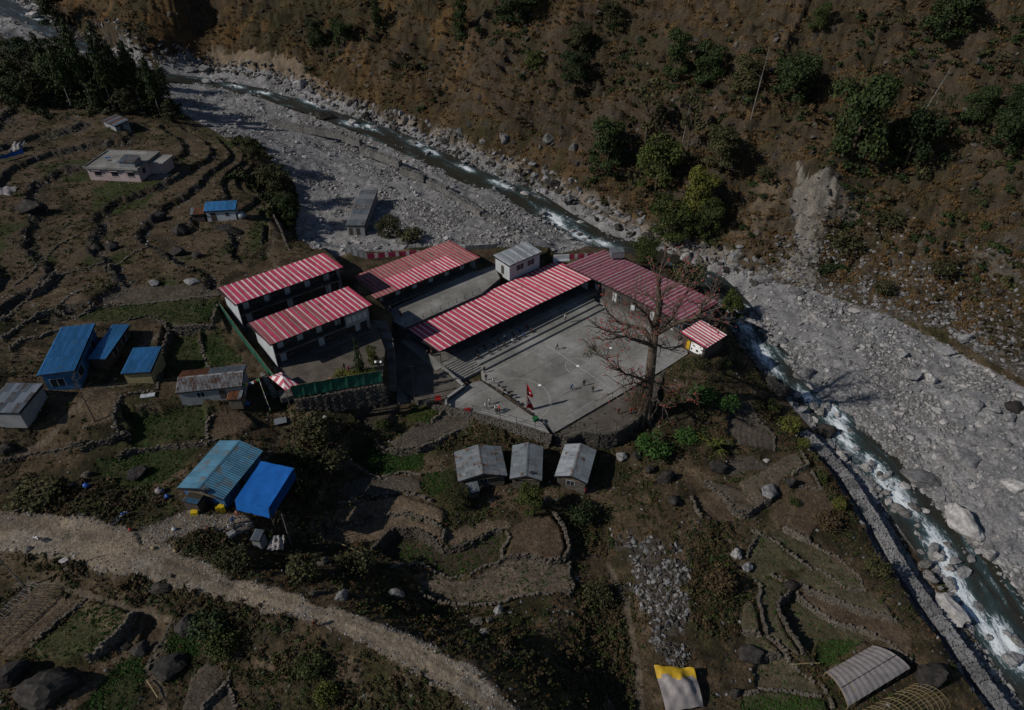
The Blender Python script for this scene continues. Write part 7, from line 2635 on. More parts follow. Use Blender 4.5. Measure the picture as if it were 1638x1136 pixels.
T_DRY = lambda: [template(tuft(16, i), 'tuft', M_DRY) for i in range(3)]
T_BRUSH = lambda: [template(clump(90, 30 + i, .22), 'clump', m) for i, m in enumerate((M_BRUSH, M_LEAFO, M_BRUSH, M_BRUSH))]
T_WEED = lambda: [template(clump(46, 50 + i, .26, .35), 'clump', m) for i, m in enumerate((M_LEAFO, M_LEAFG, M_BRUSH, M_LEAFO, M_LEAFD))]
SL = slope
hn = fbm(X2 / 11 + 3, Y2 / 11 + 41, 4, .6)
hn2 = fbm(X2 / 24 + 13, Y2 / 24 + 1, 4, .6)
hill_ok = HILL & (DH > 3)
scar_m = np.zeros(X2.shape, bool)
for pl in ([(1255, 285), (1290, 280), (1330, 288), (1345, 310), (1310, 345), (1315, 400), (1300, 430), (1320, 455), (1330, 475), (1240, 455), (1265, 420), (1275, 370), (1262, 330)], [(285, 92), (345, 76), (430, 82), (480, 100), (515, 140), (560, 175), (520, 165), (455, 135), (370, 120), (300, 112)]):
    scar_m |= inpoly(X2, Y2, GP(pl))
VIS = 1.0 / np.maximum(60, np.hypot(X2, Y2)) ** 1.0
scatter('dry_grass', 'dry brown grass tufts on the far hillside', sample(hill_ok & ~scar_m & (DH < 150), 42000, sm(.36, .62, n_w) * sm(2.6, 1.0, SL) * VIS), .35, 1.35, T_DRY(), .3)
scatter('hillside_scrub', 'low dark scrub on the far hillside', sample(hill_ok & ~scar_m & (DH < 150), 4600, sm(.5, .68, hn) * VIS + .02 * VIS), .4, 1.9, T_BRUSH(), .2, (.5, 1.0), 2.4)
scatter('hillside_rocks', 'broken rock on the ledges of the far hillside', sample(hill_ok & (DH < 150), 3800, (sm(1.0, 2.0, SL) + .05) * VIS), .2, 1.3, rocks_tpl((M_ROCKD, M_STONE), 1), .5, (.5, 1.1), 3)
bed = (CLS == 2)
near_tree = np.zeros(X2.shape)
for (tx0, ty0, tr0) in ((1362, 250, 9), (1446, 268, 8), (1268, 160, 9), (1604, 246, 8), (1552, 206, 8), (1192, 150, 8), (1128, 138, 8), (1508, 66, 11), (970, 275, 8), (1048, 306, 9), (1112, 345, 7), (1072, 382, 7), (1032, 226, 8), (1098, 246, 8), (1150, 268, 8), (1128, 378, 6), (738, 66, 6), (604, 42, 6),
                        (548, 78, 7), (828, 34, 12), (930, 80, 7), (920, 130, 8), (978, 44, 7), (1080, 130, 9), (854, 116, 6), (508, 72, 7), (1200, 330, 7), (1620, 90, 12), (1420, 60, 10), (700, 150, 6), (640, 110, 6), (1000, 110, 9), (1390, 330, 9), (1470, 380, 9), (1560, 420, 8), (1330, 420, 6)):
    g0 = G(tx0, ty0)
    near_tree = np.maximum(near_tree, np.exp(-((X2 - g0.x) ** 2 + (Y2 - g0.y) ** 2) / (tr0 * tr0)))
scatter('hillside_thicket', 'dark thickets round the trees of the far hillside', sample(hill_ok & ~scar_m, 2000, near_tree ** 1.8), .7, 2.9, [template(clump(120, 130 + i, .2), 'clump', m) for i, m in enumerate((M_LEAFD, M_LEAFO, M_BRUSH, M_BRUSH, M_LEAFD))], .2, (.6, 1.2), 1.8)
grove = np.zeros(X2.shape)
for (tx0, ty0, tr0) in ((120, 150, 16), (200, 165, 15), (60, 130, 16), (250, 170, 9), (150, 110, 14), (30, 150, 12), (415, 235, 5), (440, 300, 6), (458, 345, 5)):
    g0 = G(tx0, ty0)
    grove = np.maximum(grove, np.exp(-((X2 - g0.x) ** 2 + (Y2 - g0.y) ** 2) / (tr0 * tr0)))
scatter('grove_undergrowth', 'dark undergrowth of the riverside grove', sample(CLS == 0, 1700, grove ** 1.5), .6, 2.6, [template(clump(120, 150 + i, .2), 'clump', m) for i, m in enumerate((M_LEAFD, M_LEAFD, M_LEAFO))], .2, (.7, 1.4), 1.5)
scatter('bank_rocks', 'angular rocks heaped along the far bank', sample((np.abs(DH - .5) < 3.2) & (foot_i < 16), 3000), .25, 1.7, rocks_tpl((M_GABION, M_ROCK, M_STONE, M_ROCKD), 7), .5, (.6, 1.1), 2.6)
scatter('river_cobbles', 'grey cobbles of the river bed', sample(bed & (rd > -2.5), 64000, (.03 + sm(.47, .62, n_v) + .9 * sm(3, 0, rd)) * (1 - .6 * sm(.44, .5, fbm(X2 / 20 + 7, Y2 / 20, 3)) * (foot_i < 15)) * VIS), .08, .62, rocks_tpl((M_ROCK, M_ROCKP, M_GABION), 2), .4, (.6, 1.0), 3.5)
scatter('gravel_bar_stones', 'larger pale stones lying over the gravel bars', sample(bed & (rd > .5), 2600, (.2 + sm(.4, .6, n_w)) * VIS * (1 + 1.2 * (foot_i > 15))), .28, 1.05, rocks_tpl((M_ROCK, M_ROCKP, M_ROCKP), 8), .4, (.5, .9), 2.2)
scatter('bank_stones', 'stones strewn on the debris apron', sample(HILL & (foot_i > 15.5) & (DH < 30), 5000, sm(30, 0, DH) * VIS), .1, .8, rocks_tpl((M_ROCK, M_STONE), 3), .4, (.6, 1.0), 3)
scatter('rubble', 'angular grey rubble heaped on the knoll', sample(kn, 1500, (.05 + sm(.45, .58, n_w))), .12, .62, rocks_tpl((M_ROCK, M_ROCKD, M_STONE), 4), .6, (.5, 1.0), 1.8)
gr0 = (CLS == 0) & ~HILL
school_m = inpoly(X2, Y2, GP([(330, 500), (520, 400), (650, 395), (900, 390), (1000, 395), (1170, 510), (1100, 575), (1000, 630), (886, 697), (700, 650), (470, 640), (420, 620)]))
gr0 = gr0 & ~school_m
scatter('weeds', 'weeds and scrub between the terraces', sample(gr0, 15000, (.08 + sm(.42, .62, fbm(X2 / 8 + 60, Y2 / 8, 4, .6))) * VIS), .2, .85, T_WEED(), .2, (.5, 1.1), 2)
scatter('brown_grass', 'brown dry grass between the terraces', sample(gr0, 15000, (.2 + sm(.45, .6, n_w)) * VIS), .15, .5, T_DRY(), .3)
scatter('loose_stones', 'loose stones on the terraces', sample(gr0 | TERR_EDGE, 14000, VIS * (.3 + 3 * TERR_EDGE)), .06, .34, rocks_tpl((M_STONE, M_ROCK, M_ROCKD), 5), .5, (.6, 1.0), 2.5)
# dense scrub on the banks along the track and the gully
bank_m = np.zeros(X2.shape, bool)
for pl in ([(20, 760), (230, 770), (280, 800), (210, 850), (30, 815)], [(0, 880), (120, 890), (300, 945), (480, 1000), (640, 1060), (740, 1136), (520, 1136), (420, 1060), (330, 980), (200, 960), (80, 930)], [(250, 850), (330, 850), (470, 900), (600, 960), (640, 1000), (520, 970), (380, 920), (270, 880)],
           [(470, 680), (560, 640), (600, 660), (520, 740), (500, 800), (480, 860), (450, 900), (470, 780)], [(900, 800), (950, 830), (990, 960), (1010, 1136), (900, 1136), (900, 1040), (930, 930)], [(400, 190), (430, 230), (480, 300), (480, 380), (440, 340), (400, 270)],
           [(560, 330), (600, 340), (700, 390), (620, 398), (560, 395)], [(1050, 640), (1150, 600), (1190, 640), (1170, 720), (1060, 750), (1000, 720)], [(1010, 400), (1080, 430), (1160, 490), (1190, 540), (1165, 500), (1060, 440), (985, 395)], [(1180, 560), (1260, 680), (1340, 780), (1420, 920), (1360, 860), (1280, 740), (1200, 640)], [(630, 960), (800, 1020), (900, 1080), (880, 1136), (800, 1080), (700, 1030)],
           [(1100, 830), (1170, 840), (1190, 1000), (1120, 1060), (1100, 950)], [(640, 640), (880, 700), (720, 720), (640, 700)]):
    bank_m |= inpoly(X2, Y2, [(p.x, p.y) for p in GP(pl)])
bank_m &= (CLS == 0) | HILL
scatter('undergrowth', 'dense dark undergrowth on the banks', sample(bank_m, 4300, VIS * (.15 + sm(.42, .6, fbm(X2 / 7 + 14, Y2 / 7, 4, .6)))), .25, 1.2, T_BRUSH() + T_WEED(), .25, (.5, 1.1), 1.8)
crop_m = np.zeros(X2.shape, bool)
crop_s = np.zeros(X2.shape)
for k, (poly, zf, cov, lab) in enumerate(FW):
    dens = {'crop': 1.0, 'greend': .16, 'greeny': .35, 'crops': .25, 'beds': .10, 'tang': .08, 'olive2': .015, 'olive': .015, 'tanp': .02}.get(cov, 0)
    if dens:
        crop_m |= CLS == 10 + k
        crop_s[CLS == 10 + k] = dens
scatter('vegetable_crop', 'green crops and weeds growing in the plots', sample(crop_m, 9000, crop_s * VIS * (.3 + sm(.4, .6, n_w))), .14, .42, [template(clump(34, 80 + i, .3, .35), 'clump', m) for i, m in enumerate((M_CROP, M_CROP, M_LEAFG))], .15, (.5, 1.0), 1.5)
scatter('stubble', 'short dry stubble in the ploughed plots', sample(CLS >= 10, 9000, VIS * (crop_s < .15)), .08, .2, T_DRY(), .4)
scatter('road_stones', 'stones on the dirt track', sample(CLS == 3, 5200, VIS * (.12 + sm(.45, 1, rdd / rhw))), .03, .22, rocks_tpl((M_ROCK, M_ROCKP, M_STONE), 6), .4, (.5, 1.0), 3)

# ================================================================== PEOPLE
SKIN = mat_plain('skin', (0.20, 0.12, 0.08), 0.6, 0.15)
HAIR = mat_plain('black_hair', (0.012, 0.010, 0.009), 0.6, 0.2)


def body_mesh(pose, seed):
    """one continuous figure of 1.65 m grown over a skeleton; material slots: 0 skin 1 hair 2 top 3 trousers 4 shoes"""
    rr = random.Random(seed)
    J = {}
    sit = pose == 'sit'
    hipz = .48 if sit else .88
    J['pel'] = ((0, 0, hipz), .125)
    J['belly'] = ((0, -.01, hipz + .17), .12)
    J['chest'] = ((0, -.02, hipz + .36), .135)
    J['neck'] = ((0, 0, hipz + .52), .052)
    J['head0'] = ((0, -.015, hipz + .60), .082)
    J['head1'] = ((0, -.005, hipz + .70), .088)
    J['nose'] = ((0, -.105, hipz + .64), .016)
    E_ = [('pel', 'belly', 2), ('belly', 'chest', 2), ('chest', 'neck', 0), ('neck', 'head0', 0), ('head0', 'head1', 1), ('head0', 'nose', 0)]
    for s, n in ((-1, 'l'), (1, 'r')):
        ph = {'walk': s, 'walk2': -s, 'stand': 0, 'sit': 0, 'reach': 0}[pose]
        J['sh' + n] = ((s * .19, 0, hipz + .44), .062)
        if pose == 'reach' and s == 1:
            el, wr = (s * .30, -.22, hipz + .36), (s * .26, -.44, hipz + .44)
        elif sit:
            el, wr = (s * .26, -.06, hipz + .2), (s * .14, -.28, hipz + .15)
        else:
            el, wr = (s * .25, -.02 + ph * .10, hipz + .18), (s * .25, -.10 + ph * .16, hipz - .04)
        J['el' + n] = (el, .045)
        J['wr' + n] = (wr, .032)
        d = (Vector(wr) - Vector(el)).normalized()
        J['pa' + n] = (tuple(Vector(wr) + d * .07), .033)
        E_ += [('chest', 'sh' + n, 2), ('sh' + n, 'el' + n, 2), ('el' + n, 'wr' + n, 2), ('wr' + n, 'pa' + n, 0)]
        side = Vector((s * .0 + .0, -1, 0)) if abs(d.z) > .5 else Vector((1, 0, 0))
        for f, (o, L) in enumerate(((-.027, .07), (-.009, .085), (.009, .08), (.027, .06))):
            J[f'f{f}{n}'] = (tuple(Vector(wr) + d * .085 + side * o), .010)
            J[f'g{f}{n}'] = (tuple(Vector(wr) + d * (.085 + L) + side * o * 1.1 + Vector((-s * .012, -.01, 0))), .008)
            E_ += [('pa' + n, f'f{f}{n}', 0), (f'f{f}{n}', f'g{f}{n}', 0)]
        J['th' + n] = (tuple(Vector(wr) + d * .075 + side * .055 + Vector((-s * .02, 0, 0))), .010)
        E_ += [('wr' + n, 'th' + n, 0)]
        J['hp' + n] = ((s * .10, 0, hipz - .05), .095)
        if sit:
            kn, an = (s * .13, -.42, hipz + .0), (s * .13, -.42, .09)
        else:
            kn, an = (s * .11, -.03 - ph * .17, .47), (s * .11, -ph * .30 + (.06 if ph < 0 else 0), .09 + (.06 if ph < 0 else 0))
        J['kn' + n] = (kn, .062)
        J['an' + n] = (an, .045)
        J['toe' + n] = ((an[0], an[1] - .17, max(.035, an[2] - .05)), .038)
        E_ += [('pel', 'hp' + n, 3), ('hp' + n, 'kn' + n, 3), ('kn' + n, 'an' + n, 3), ('an' + n, 'toe' + n, 4)]
    names = list(J)
    me = bpy.data.meshes.new('body_skeleton')
    me.from_pydata([J[k][0] for k in names], [(names.index(a), names.index(b)) for a, b, _ in E_], [])
    o = bpy.data.objects.new('body_skeleton', me)
    COL.objects.link(o)
    o.modifiers.new('skin', 'SKIN')
    for i, k in enumerate(names):
        me.skin_vertices[0].data[i].radius = (J[k][1], J[k][1])
    me.skin_vertices[0].data[0].use_root = True
    sb = o.modifiers.new('sub', 'SUBSURF')
    sb.levels = sb.render_levels = 1
    dg = bpy.context.evaluated_depsgraph_get()
    out = bpy.data.meshes.new_from_object(o.evaluated_get(dg))
    bpy.data.objects.remove(o)
    segs = [(Vector(J[a][0]), Vector(J[b][0]), m, J[a][1]) for a, b, m in E_]
    mi = []
    for p in out.polygons:
        c = p.center
        best = (9, 0)
        for a, b, m, r in segs:
            t = max(0, min(1, (c - a).dot(b - a) / max(1e-9, (b - a).length_squared)))
            d = (c - a.lerp(b, t)).length - r * .6
            if d < best[0]:
                best = (d, m)
        m = best[1]
        if m in (0, 1) and c.z > hipz + .56:
            m = 1 if (c.z > hipz + .70 or c.y > .012) else 0
        mi.append(m)
    out.materials.clear()
    for m in (SKIN, HAIR, M_WALLDK, M_WALLDK, M_BLACK):
        out.materials.append(m)
    out.polygons.foreach_set('material_index', mi)
    out.polygons.foreach_set('use_smooth', [True] * len(mi))
    out.update()
    out.name = 'person'
    return out


BODY = {p: body_mesh(p, i) for i, p in enumerate(('stand', 'walk', 'walk2', 'sit', 'reach'))}
CLO = {'dark': (.012, .012, .014), 'black': (.008, .008, .009), 'white': (.62, .62, .62), 'blue': (.02, .09, .30), 'red': (.38, .02, .03), 'grey': (.12, .12, .125), 'purple': (.20, .05, .13), 'pink': (.45, .17, .11), 'brown': (.07, .035, .025),
       'navy': (.015, .02, .05), 'maroon': (.10, .02, .02), 'green': (.03, .12, .06), 'orange': (.42, .14, .05)}
CM = {k: mat_plain('cloth_' + k, v, 0.9, 0.15) for k, v in CLO.items()}


def person(label, px, py, z, pose, top, bottom, rz, h=1.62, group=None, seat=0.0):
    b = P(px, py, z) if z is not None else G(px, py)
    o = bpy.data.objects.new('person', BODY[pose])
    COL.objects.link(o)
    k = h / 1.62
    o.scale = (k * 1.1, k * 1.1, k)
    o.location = b + Vector((0, 0, -.02 + seat))
    o.rotation_euler = (0, 0, rz)
    setmat(o, CM[top], 2)
    setmat(o, CM[bottom], 3)
    return tag(o, label, 'person', group)


for a in [
    ('person in dark clothes striding across the halfway line', 891, 559, .03, 'walk', 'dark', 'black', 1.2),
    ('person in blue jacket walking on the court', 914, 624, .02, 'walk2', 'blue', 'navy', 1.0),
    ('person in dark clothes standing behind the one in blue', 934, 617, .02, 'stand', 'dark', 'dark', .4),
    ('person in dark coat nearest the right touch line', 948, 627, .02, 'stand', 'black', 'dark', -.4),
    ('person in dark clothes at the corner of the court by the stairs', 774.5, 596, .02, 'stand', 'dark', 'dark', .8),
    ('tall person in dark coat beside the end line', 777.5, 608, .02, 'stand', 'black', 'dark', .6),
    ('person in white shirt and dark trousers by the end line', 789, 614, .02, 'walk', 'white', 'black', .9),
    ('person standing in dark clothes on the edge of the apron', 805, 635, .02, 'stand', 'dark', 'dark', 2.0),
    ('person in white top farthest out on the apron', 783, 647, .77, 'stand', 'white', 'dark', 1.2),
    ('person in white top and dark trousers left on the apron', 777, 654, .77, 'walk', 'white', 'black', .7),
    ('person in white hood in the group on the apron', 792, 658, .77, 'reach', 'white', 'dark', 1.5),
    ('person in dark clothes in the group on the apron', 795, 662, .77, 'stand', 'dark', 'black', 0),
    ('person in red top in the group on the apron', 799, 659, .77, 'stand', 'red', 'dark', -1.2),
    ('person in dark red clothes on the earth shelf', 989, 662, -.38, 'stand', 'maroon', 'black', .3),
    ('person in purple dress in the hostel yard', 558, 596, 7.82, 'reach', 'purple', 'pink', .5),
    ('person in dark clothes in the shade of the hostel yard', 551, 591, 7.82, 'stand', 'black', 'dark', 1.5),
    ('person in red top leaning at the upper railing', 641, 507, 4.92, 'stand', 'red', 'dark', 2.4),
    ('person in dark clothes at the foot of the main stair', 684, 570, 1.52, 'stand', 'dark', 'black', .4),
    ('second person in dark clothes at the foot of the main stair', 691, 571, 1.52, 'stand', 'black', 'dark', -.6),
    ('person in orange top behind the green netting', 530, 614, 7.82, 'stand', 'orange', 'dark', 2.8),
    ('person in dark clothes in the veranda of the faded school block', 625, 500, 4.92, 'stand', 'grey', 'dark', .4),
    ('person in white shirt on the spectator steps', 904, 512, 1.22, 'stand', 'white', 'dark', .6),
    ('person in brown carrying a load along the dirt track', 504, 1003, None, 'walk', 'maroon', 'brown', 1.2),
    ('person in pink and orange clothes beside the blue tarpaulin', 382, 828, None, 'stand', 'pink', 'orange', .3),
    ('person in blue clothes squatting below the one in pink', 374, 838, None, 'stand', 'blue', 'navy', .9),
    ('person in red near the shiny tin-roofed hut', 936, 790, None, 'stand', 'red', 'dark', .9),
    ('person in red clothes at the head of the boulder thicket', 1008, 662, -.38, 'stand', 'red', 'maroon', 1.0),
]:
    person(*a)
for k, (x, y, c) in enumerate([(806, 629.5, 'dark'), (812, 634.5, 'navy'), (817, 638.5, 'black'), (835, 652.5, 'dark'), (796, 622, 'grey')]):
    person(['person in dark clothes sitting nearest the stairs on the apron edge', 'person in navy sitting second along the apron edge', 'person in black sitting third along the apron edge', 'person sitting alone by the flag on the apron edge', 'person in grey lounging at the head of the apron edge'][k], x, y, .02, 'sit', c, 'black', 2.2, seat=.28)
for k in range(16):
    u = 8 + (k % 8) * 1.9 + random.uniform(-.5, .5)
    v = -.9 - 1.5 * (k // 8) + random.uniform(-.15, .15)
    z = 1.2 if k < 8 else .8
    q = fp(FD, u, v + .2, z)
    o = bpy.data.objects.new('person', BODY['sit'])
    COL.objects.link(o)
    o.location = q + Vector((0, 0, -.05))
    o.rotation_euler = (0, 0, math.atan2(FD[1].y, FD[1].x) + random.uniform(-.4, .4))
    setmat(o, CM[['dark', 'navy', 'grey', 'maroon', 'white', 'black', 'blue', 'brown'][(k * 5) % 8]], 2)
    setmat(o, CM['black'], 3)
    tag(o, 'spectator sitting in the shade on the steps of the long school block', 'person', 'spectators on the steps')

# the load on the carrier's back
b = G(504, 1003)
single(MB().blob(b + Vector((.25, .1, 1.15)), (.28, .24, .36)), 'carried_load', CM['brown'], 'brown basket load on the back of the person on the track', 'load', b + Vector((.25, .1, .8)))

# ================================================================== SMALL THINGS
# double-pennant flag on its pole
fb = P(842, 657, .0)
FH = 6.6
fl = thing('flag', 'red double-pennant flag hanging from a pole at the court edge', 'flag', fb)
MB().tube([fb - Vector((0, 0, .3)), fb + Vector((0, 0, FH))], [.06, .035], 8).build('pole', M_CHROME, fl)
ax = Vector((.93, .36, 0)).normalized()
az = Vector((.36, -.93, 0)).normalized()


def fpt(s, h):
    """s across, h height; hanging folds"""
    sag = .55 * s
    return fb + ax * (s * .75 + .05) + az * (.28 * math.sin(s * 5.2 + h * .7)) + Vector((0, 0, h - sag))


def pennant(top, bot, wmax):
    m = MB()
    nu, nv = 8, 14
    vs = []
    for j in range(nv + 1):
        h = top + (bot - top) * j / nv
        t = j / nv
        w = wmax * min(1.0, t * 1.15 + .02) if True else 0
        for i in range(nu + 1):
            vs.append(fpt(w * i / nu, h))
    fs = [(j * (nu + 1) + i, j * (nu + 1) + i + 1, (j + 1) * (nu + 1) + i + 1, (j + 1) * (nu + 1) + i) for j in range(nv) for i in range(nu)]
    m.add(vs, fs)
    m.add([v + az * .02 for v in vs], [f[::-1] for f in fs])
    return m


M_FLAG = mat_plain('red_flag_cloth', (0.42, 0.012, 0.02), 0.8, 0.15)
pennant(FH - .25, FH - 3.0, 1.75).build('upper_pennant', M_FLAG, fl, True)
pennant(FH - 2.9, FH - 5.9, 1.95).build('lower_pennant', M_FLAG, fl, True)
for nm, h, s, r in (('moon_emblem', FH - 2.05, .55, .26), ('sun_emblem', FH - 4.6, .62, .34)):
    m = MB()
    for i in range(12):
        t0 = i * math.pi / 6
        k0, k1 = (1.0, .62)
        pts = []
        for rr_, tt in ((0, 0), (k1 * r, t0 - .26), (k0 * r, t0), (k1 * r, t0 + .26)):
            if nm == 'moon_emblem' and math.sin(tt) > .3:
                rr_ *= .45
            pts.append(fpt(s + rr_ * math.cos(tt) * 1.2, h + rr_ * math.sin(tt)) + az * .05)
        m.add(pts, [(0, 1, 2, 3)])
    m.build(nm, M_WHITE, fl)

# green box by the steps
bx = P(856, 673, .75)
single(MB().box(bx + Vector((0, 0, .3)), (.8, .55, .5), .6).box(bx + Vector((0, 0, .63)), (1.0, .75, .06), .6), 'green_box', mat_plain('green_paint', (0.015, 0.10, 0.035), .5, .2), 'green box at the head of the corner steps', 'box', bx)
rx_ = P(748, 656, .76)
single(MB().box(rx_ + Vector((0, 0, .12)), (1.2, .4, .2), -.3).box(rx_ + Vector((.2, .1, .28)), (.6, .3, .16), .2), 'bench', M_REDP, 'low red bench lying against the boundary fence', 'bench', rx_)
rx_ = P(701, 643, 1.5)
m = MB()
for dx in (-.4, .4):
    for dy in (-.25, .25):
        m.box(rx_ + Vector((dx, dy, .35)), (.07, .07, .7))
m.box(rx_ + Vector((0, 0, .72)), (1.0, .7, .08)).box(rx_ + Vector((0, .3, 1.0)), (1.0, .07, .5))
single(m, 'chair', M_REDP, 'red seat at the corner of the courtyard', 'chair', rx_)
# double-globe lamp
lb_ = P(609, 604, 7.8)
lp = thing('yard_lamp', 'lamp post with two white globes at the yard corner', 'lamp post', lb_)
MB().tube([lb_, lb_ + Vector((0, 0, 3.2))], .05, 7).tube([lb_ + Vector((-.45, 0, 3.2)), lb_ + Vector((.45, 0, 3.2))], .03, 5).build('pole', M_BLACK, lp)
for s in (-1, 1):
    MB().blob(lb_ + Vector((s * .45, 0, 3.42)), .24, jit=0, seg=10, rings=7).build('globe', M_WHITE, lp, True)
# poles
for lab, x, y, hpx, z in (('thin lamp pole in the school courtyard', 664, 636, 52, 1.5), ('grey power pole beside the tin box sheds', 466, 872, 60, None), ('power pole at the lower left edge of the road', 42, 940, 96, None), ('thin pole beside the gravel bank top', 590, 470, 20, 4.9)):
    b = P(x, y, z) if z is not None else G(x, y)
    h = hpx / ppm(b) / .79
    ln = Vector((-.04, 0, 0)) if 'left' in lab else Vector((0, 0, 0))
    po = thing('pole', lab, 'pole', b)
    MB().tube([b - Vector((0, 0, .5)), b + ln * h * 3 + Vector((0, 0, h))], [.1, .06], 7).build('shaft', M_BARKP if z is None else M_BLACK, po)
    MB().tube([b + ln * h * 3 + Vector((-.5, 0, h * .96)), b + ln * h * 3 + Vector((.5, 0, h * .96))], .035, 5).build('crossarm', M_BLACK, po)
# power line from the road pole to the pole at the sheds
p0_, p1_ = G(42, 940), G(466, 872)


# prayer flags
pf0, pf1, pf2 = P(372, 612, 10.4), P(414, 605, 11.4), P(432, 655, 6.2)
m = thing('prayer_flags', 'string of coloured prayer flags by the striped gatehouse', 'prayer flags', Vector((pf1.x, pf1.y, 6.4)))
MB().tube([(pf1.x, pf1.y, 6.0), pf1], .05, 6).build('pole', M_BAMBOO, m)
pc = [M_BLUP, M_WHITE, M_REDP, mat_plain('green_cloth', (.02, .25, .06), .8), M_YELP]
for a_, b_, n in ((pf0, pf1, 9), (pf1, pf2, 14)):
    MB().tube([a_.lerp(b_, t) - Vector((0, 0, .6 * math.sin(math.pi * t))) for t in [i / 8 for i in range(9)]], .012, 4).build('string', M_WHITE, m)
    d = (b_ - a_).normalized()
    for i in range(n):
        t = (i + .5) / n
        q = a_.lerp(b_, t) - Vector((0, 0, .6 * math.sin(math.pi * t)))
        L = .24
        MB().add([q - d * L, q + d * L, q + d * L - Vector((.05, 0, .5)), q - d * L - Vector((-.05, 0, .5))], [(0, 1, 2, 3)]).build('pennant', pc[i % 5], m)


def motorbike(label, b, rz, body):
    root = thing('motorbike', label, 'motorbike', b)
    R = Matrix.Rotation(rz, 3, 'Z')

    def w(x, y, z):
        return b + R @ Vector((x, y, z))
    ay = R @ Vector((0, 1, 0))
    for x in (-.64, .66):
        wh = MB().ring(w(x, 0, .31), ay, .26, .055, 18, 6).build('wheel', M_RUBBER, root, True)
        rim = MB().ring(w(x, 0, .31), ay, .20, .015, 14, 4)
        for k in range(6):
            t = k * math.pi / 3
            rim.tube([w(x, 0, .31), w(x + .2 * math.cos(t), 0, .31 + .2 * math.sin(t))], .008, 3)
        rim.build('rim', M_CHROME, wh)
    MB().tube([w(-.64, 0, .31), w(-.1, 0, .42), w(.15, 0, .35), w(.3, 0, .75), w(-.1, 0, .72), w(-.55, 0, .70)], .035, 6).build('chassis', M_BLACK, root)
    MB().blob(w(.08, 0, .42), (.2, .14, .17)).build('engine', M_CHROME, root, True)
    MB().blob(w(.18, 0, .80), (.25, .13, .12)).build('fuel_tank', body, root, True)
    MB().hexa([w(-.6, -.11, .74), w(.0, -.11, .74), w(.0, .11, .74), w(-.6, .11, .74), w(-.62, -.12, .84), w(.0, -.1, .80), w(.0, .1, .80), w(-.62, .12, .84)]).build('seat', M_BLACK, root)
    for s in (-1, 1):
        MB().tube([w(.66, s * .09, .31), w(.42, s * .08, .95)], .025, 5).build('fork', M_CHROME, root)
    MB().tube([w(.38, -.36, 1.02), w(.44, -.1, .98), w(.44, .1, .98), w(.38, .36, 1.02)], .02, 5).build('handlebar', M_BLACK, root)
    MB().blob(w(.54, 0, .86), (.08, .1, .1)).build('headlight', M_WHITE, root, True)
    MB().hexa([w(.42, -.07, .58), w(.94, -.07, .5), w(.94, .07, .5), w(.42, .07, .58), w(.42, -.07, .62), w(.9, -.07, .60), w(.9, .07, .60), w(.42, .07, .62)]).build('mudguard', body, root)
    MB().tube([w(.1, -.16, .34), w(-.7, -.2, .36)], .045, 6).build('exhaust', M_CHROME, root)
    return root


motorbike('white motorbike parked at the far left of the dirt track', G(64, 866), 2.9, M_WHITE)
motorbike('black motorbike parked on the track near the tea house', G(189, 836), .7, M_BLACK)
motorbike('dark motorbike behind the other one by the bank', G(196, 829), .8, M_BLUP)
motorbike('motorbike parked on the tea house terrace', G(366, 847), .9, M_PANELD)
for lab, x, y, r, mt in (('red plastic jug lying on the dirt track', 209, 849, .3, M_REDP), ('red and white gas cylinder on the tea house terrace', 334, 848, .34, M_REDP), ('pale green sack at the bank of the tea house', 279, 848, .35, M_PANEL), ('yellow plastic can on the road edge', 246, 878, .3, M_BAMBOO), ('second yellow can on the road edge', 281, 883, .3, M_BAMBOO),
                         ('blue drum in the field above the bank', 139, 779, .5, M_BLUP), ('blue sack beside the bank goods', 268, 796, .4, M_BLUP), ('grey bundle beside the blue sack', 257, 789, .7, M_PLASTIC), ('white sack under the court boundary wall', 759, 668, .35, M_WHITE), ('red pot in the boulder thicket', 1015, 655, .3, M_REDP),
                         ('blue sack heap below the striped gatehouse', 396, 648, .5, M_BLUP), ('white sack on the scrub below the lane', 520, 669, .35, M_WHITE)):
    b = G(x, y)
    m = MB().blob(b + Vector((0, 0, r * .7)), (r, r * .8, r * .8), jit=.1, seg=9, rings=6)
    m.tube([b + Vector((0, 0, r * 1.3)), b + Vector((.05, 0, r * 1.75))], [r * .3, r * .22], 7)
    single(m, 'sack' if 'sack' in lab or 'bundle' in lab else 'can' if 'can' in lab.split() or 'jug' in lab else 'pot' if 'pot' in lab else 'drum' if 'drum' in lab else 'gas_cylinder', mt, lab, lab.split(' ')[-1] if False else ('sack' if 'sack' in lab or 'bundle' in lab else 'container'), b, None, True)


def crate(name, label, b, d, rz, mat):
    m = MB()
    R = Matrix.Rotation(rz, 3, 'Z')
    x, y, z = d
    for s in (-1, 1):
        m.box(b + R @ Vector((s * (x / 2 - .03), 0, z / 2)), (.06, y, z), rz)
        m.box(b + R @ Vector((0, s * (y / 2 - .03), z / 2)), (x - .124, .06, z), rz)
    m.box(b + Vector((0, 0, .04)), (x - .13, y - .13, .06), rz)
    for s in (-.5, 0, .5):
        m.box(b + R @ Vector((0, s * y * .6, z + .02)), (x, y * .24, .03), rz)
    return single(m, name, mat, label, 'crate', b)


crate('crate', 'yellow plastic crate beside the slatted cabin', G(312, 822), (.95, .7, .55), .2, M_YELP)
crate('crate', 'yellow crate of goods in the tea house doorway', G(351, 815), (.9, .6, .7), .6, M_YELP)
crate('crate', 'tall yellow drum rack beside the tea house doorway', G(358, 819), (.6, .6, 1.2), .6, M_YELP)
crate('crate', 'grey crate on the wall end below the blue shelter', G(371, 856), (1.0, .8, .5), .8, M_PANELD)
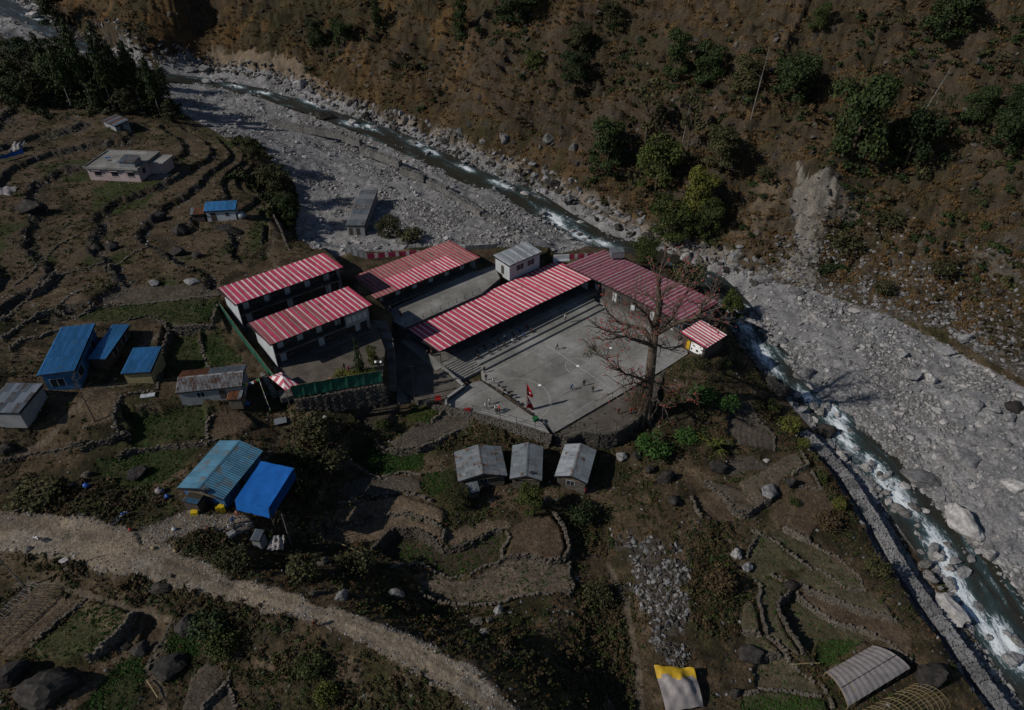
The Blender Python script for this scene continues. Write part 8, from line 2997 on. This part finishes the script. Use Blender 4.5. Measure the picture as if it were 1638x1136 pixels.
# metal tray on the lane
b = G(449, 676)
m = MB().box(b + Vector((0, 0, .35)), (2.0, 1.5, .12), .35)
for dx in (-.8, .8):
    for dy in (-.55, .55):
        q = Matrix.Rotation(.35, 3, 'Z') @ Vector((dx, dy, .15))
        m.box(b + q, (.08, .08, .3), .35)
single(m, 'metal_table', M_TIN, 'grey sheet-metal table standing on the lane', 'table', b)
b = G(237, 634)
single(MB().box(b + Vector((0, 0, .2)), (2.2, 1.0, .2), .25).box(b + Vector((0, 0, .05)), (1.8, .8, .12), .25), 'stone_slab', M_PANEL, 'pale rectangular slab in the green hollow', 'slab', b)
# dish on the tea house roof; dark disc standing for a shadow on the middle hut
single(MB().ring(P(328, 786, 10.0) + Vector((0, 0, .2)), (0, .3, 1), .55, .09, 14, 5).tube([P(328, 786, 9.9), P(328, 786, 10.35)], .3, 9), 'satellite_dish', M_BLACK, 'dark round dish on the near end of the faded blue roof', 'dish', P(328, 786, 9.9))
single(MB().ring(P(851, 757, -.55) + Vector((0, 0, .15)), (0, 0, 1), .3, .07, 12, 5).tube([P(851, 757, -.75), P(851, 757, -.35)], .22, 9), 'shadow_disc', M_BLACK, 'dark disc standing for a round shadow on the middle hut roof', 'shadow_disc', P(851, 757, -.75))
# bamboo poles bridging the terraces
for lab, a_, b_ in (('bamboo pole laid across the terrace trench', (1268, 1065), (1310, 1063)), ('two pale canes leaning on the clover wall', (236, 1090), (254, 1118)), ('split log on the slope below the court', (540, 870), (580, 888))):
    p, q = G(*a_) + Vector((0, 0, .35)), G(*b_) + Vector((0, 0, .35))
    single(MB().tube([p, p.lerp(q, .5) + Vector((0, 0, .1)), q], .07, 6), 'bamboo_pole', M_BAMBOO, lab, 'pole', p)
# timber posts and poles leaning by the shelter
for lab, a_, hh in (('leaning timber prop at the shelter corner', (437, 842), 3.0), ('second timber prop behind the shelter', (444, 838), 2.6)):
    p = G(*a_)
    single(MB().tube([p, p + Vector((.9, .2, hh))], .06, 6), 'timber_prop', M_WOOD, lab, 'prop', p)
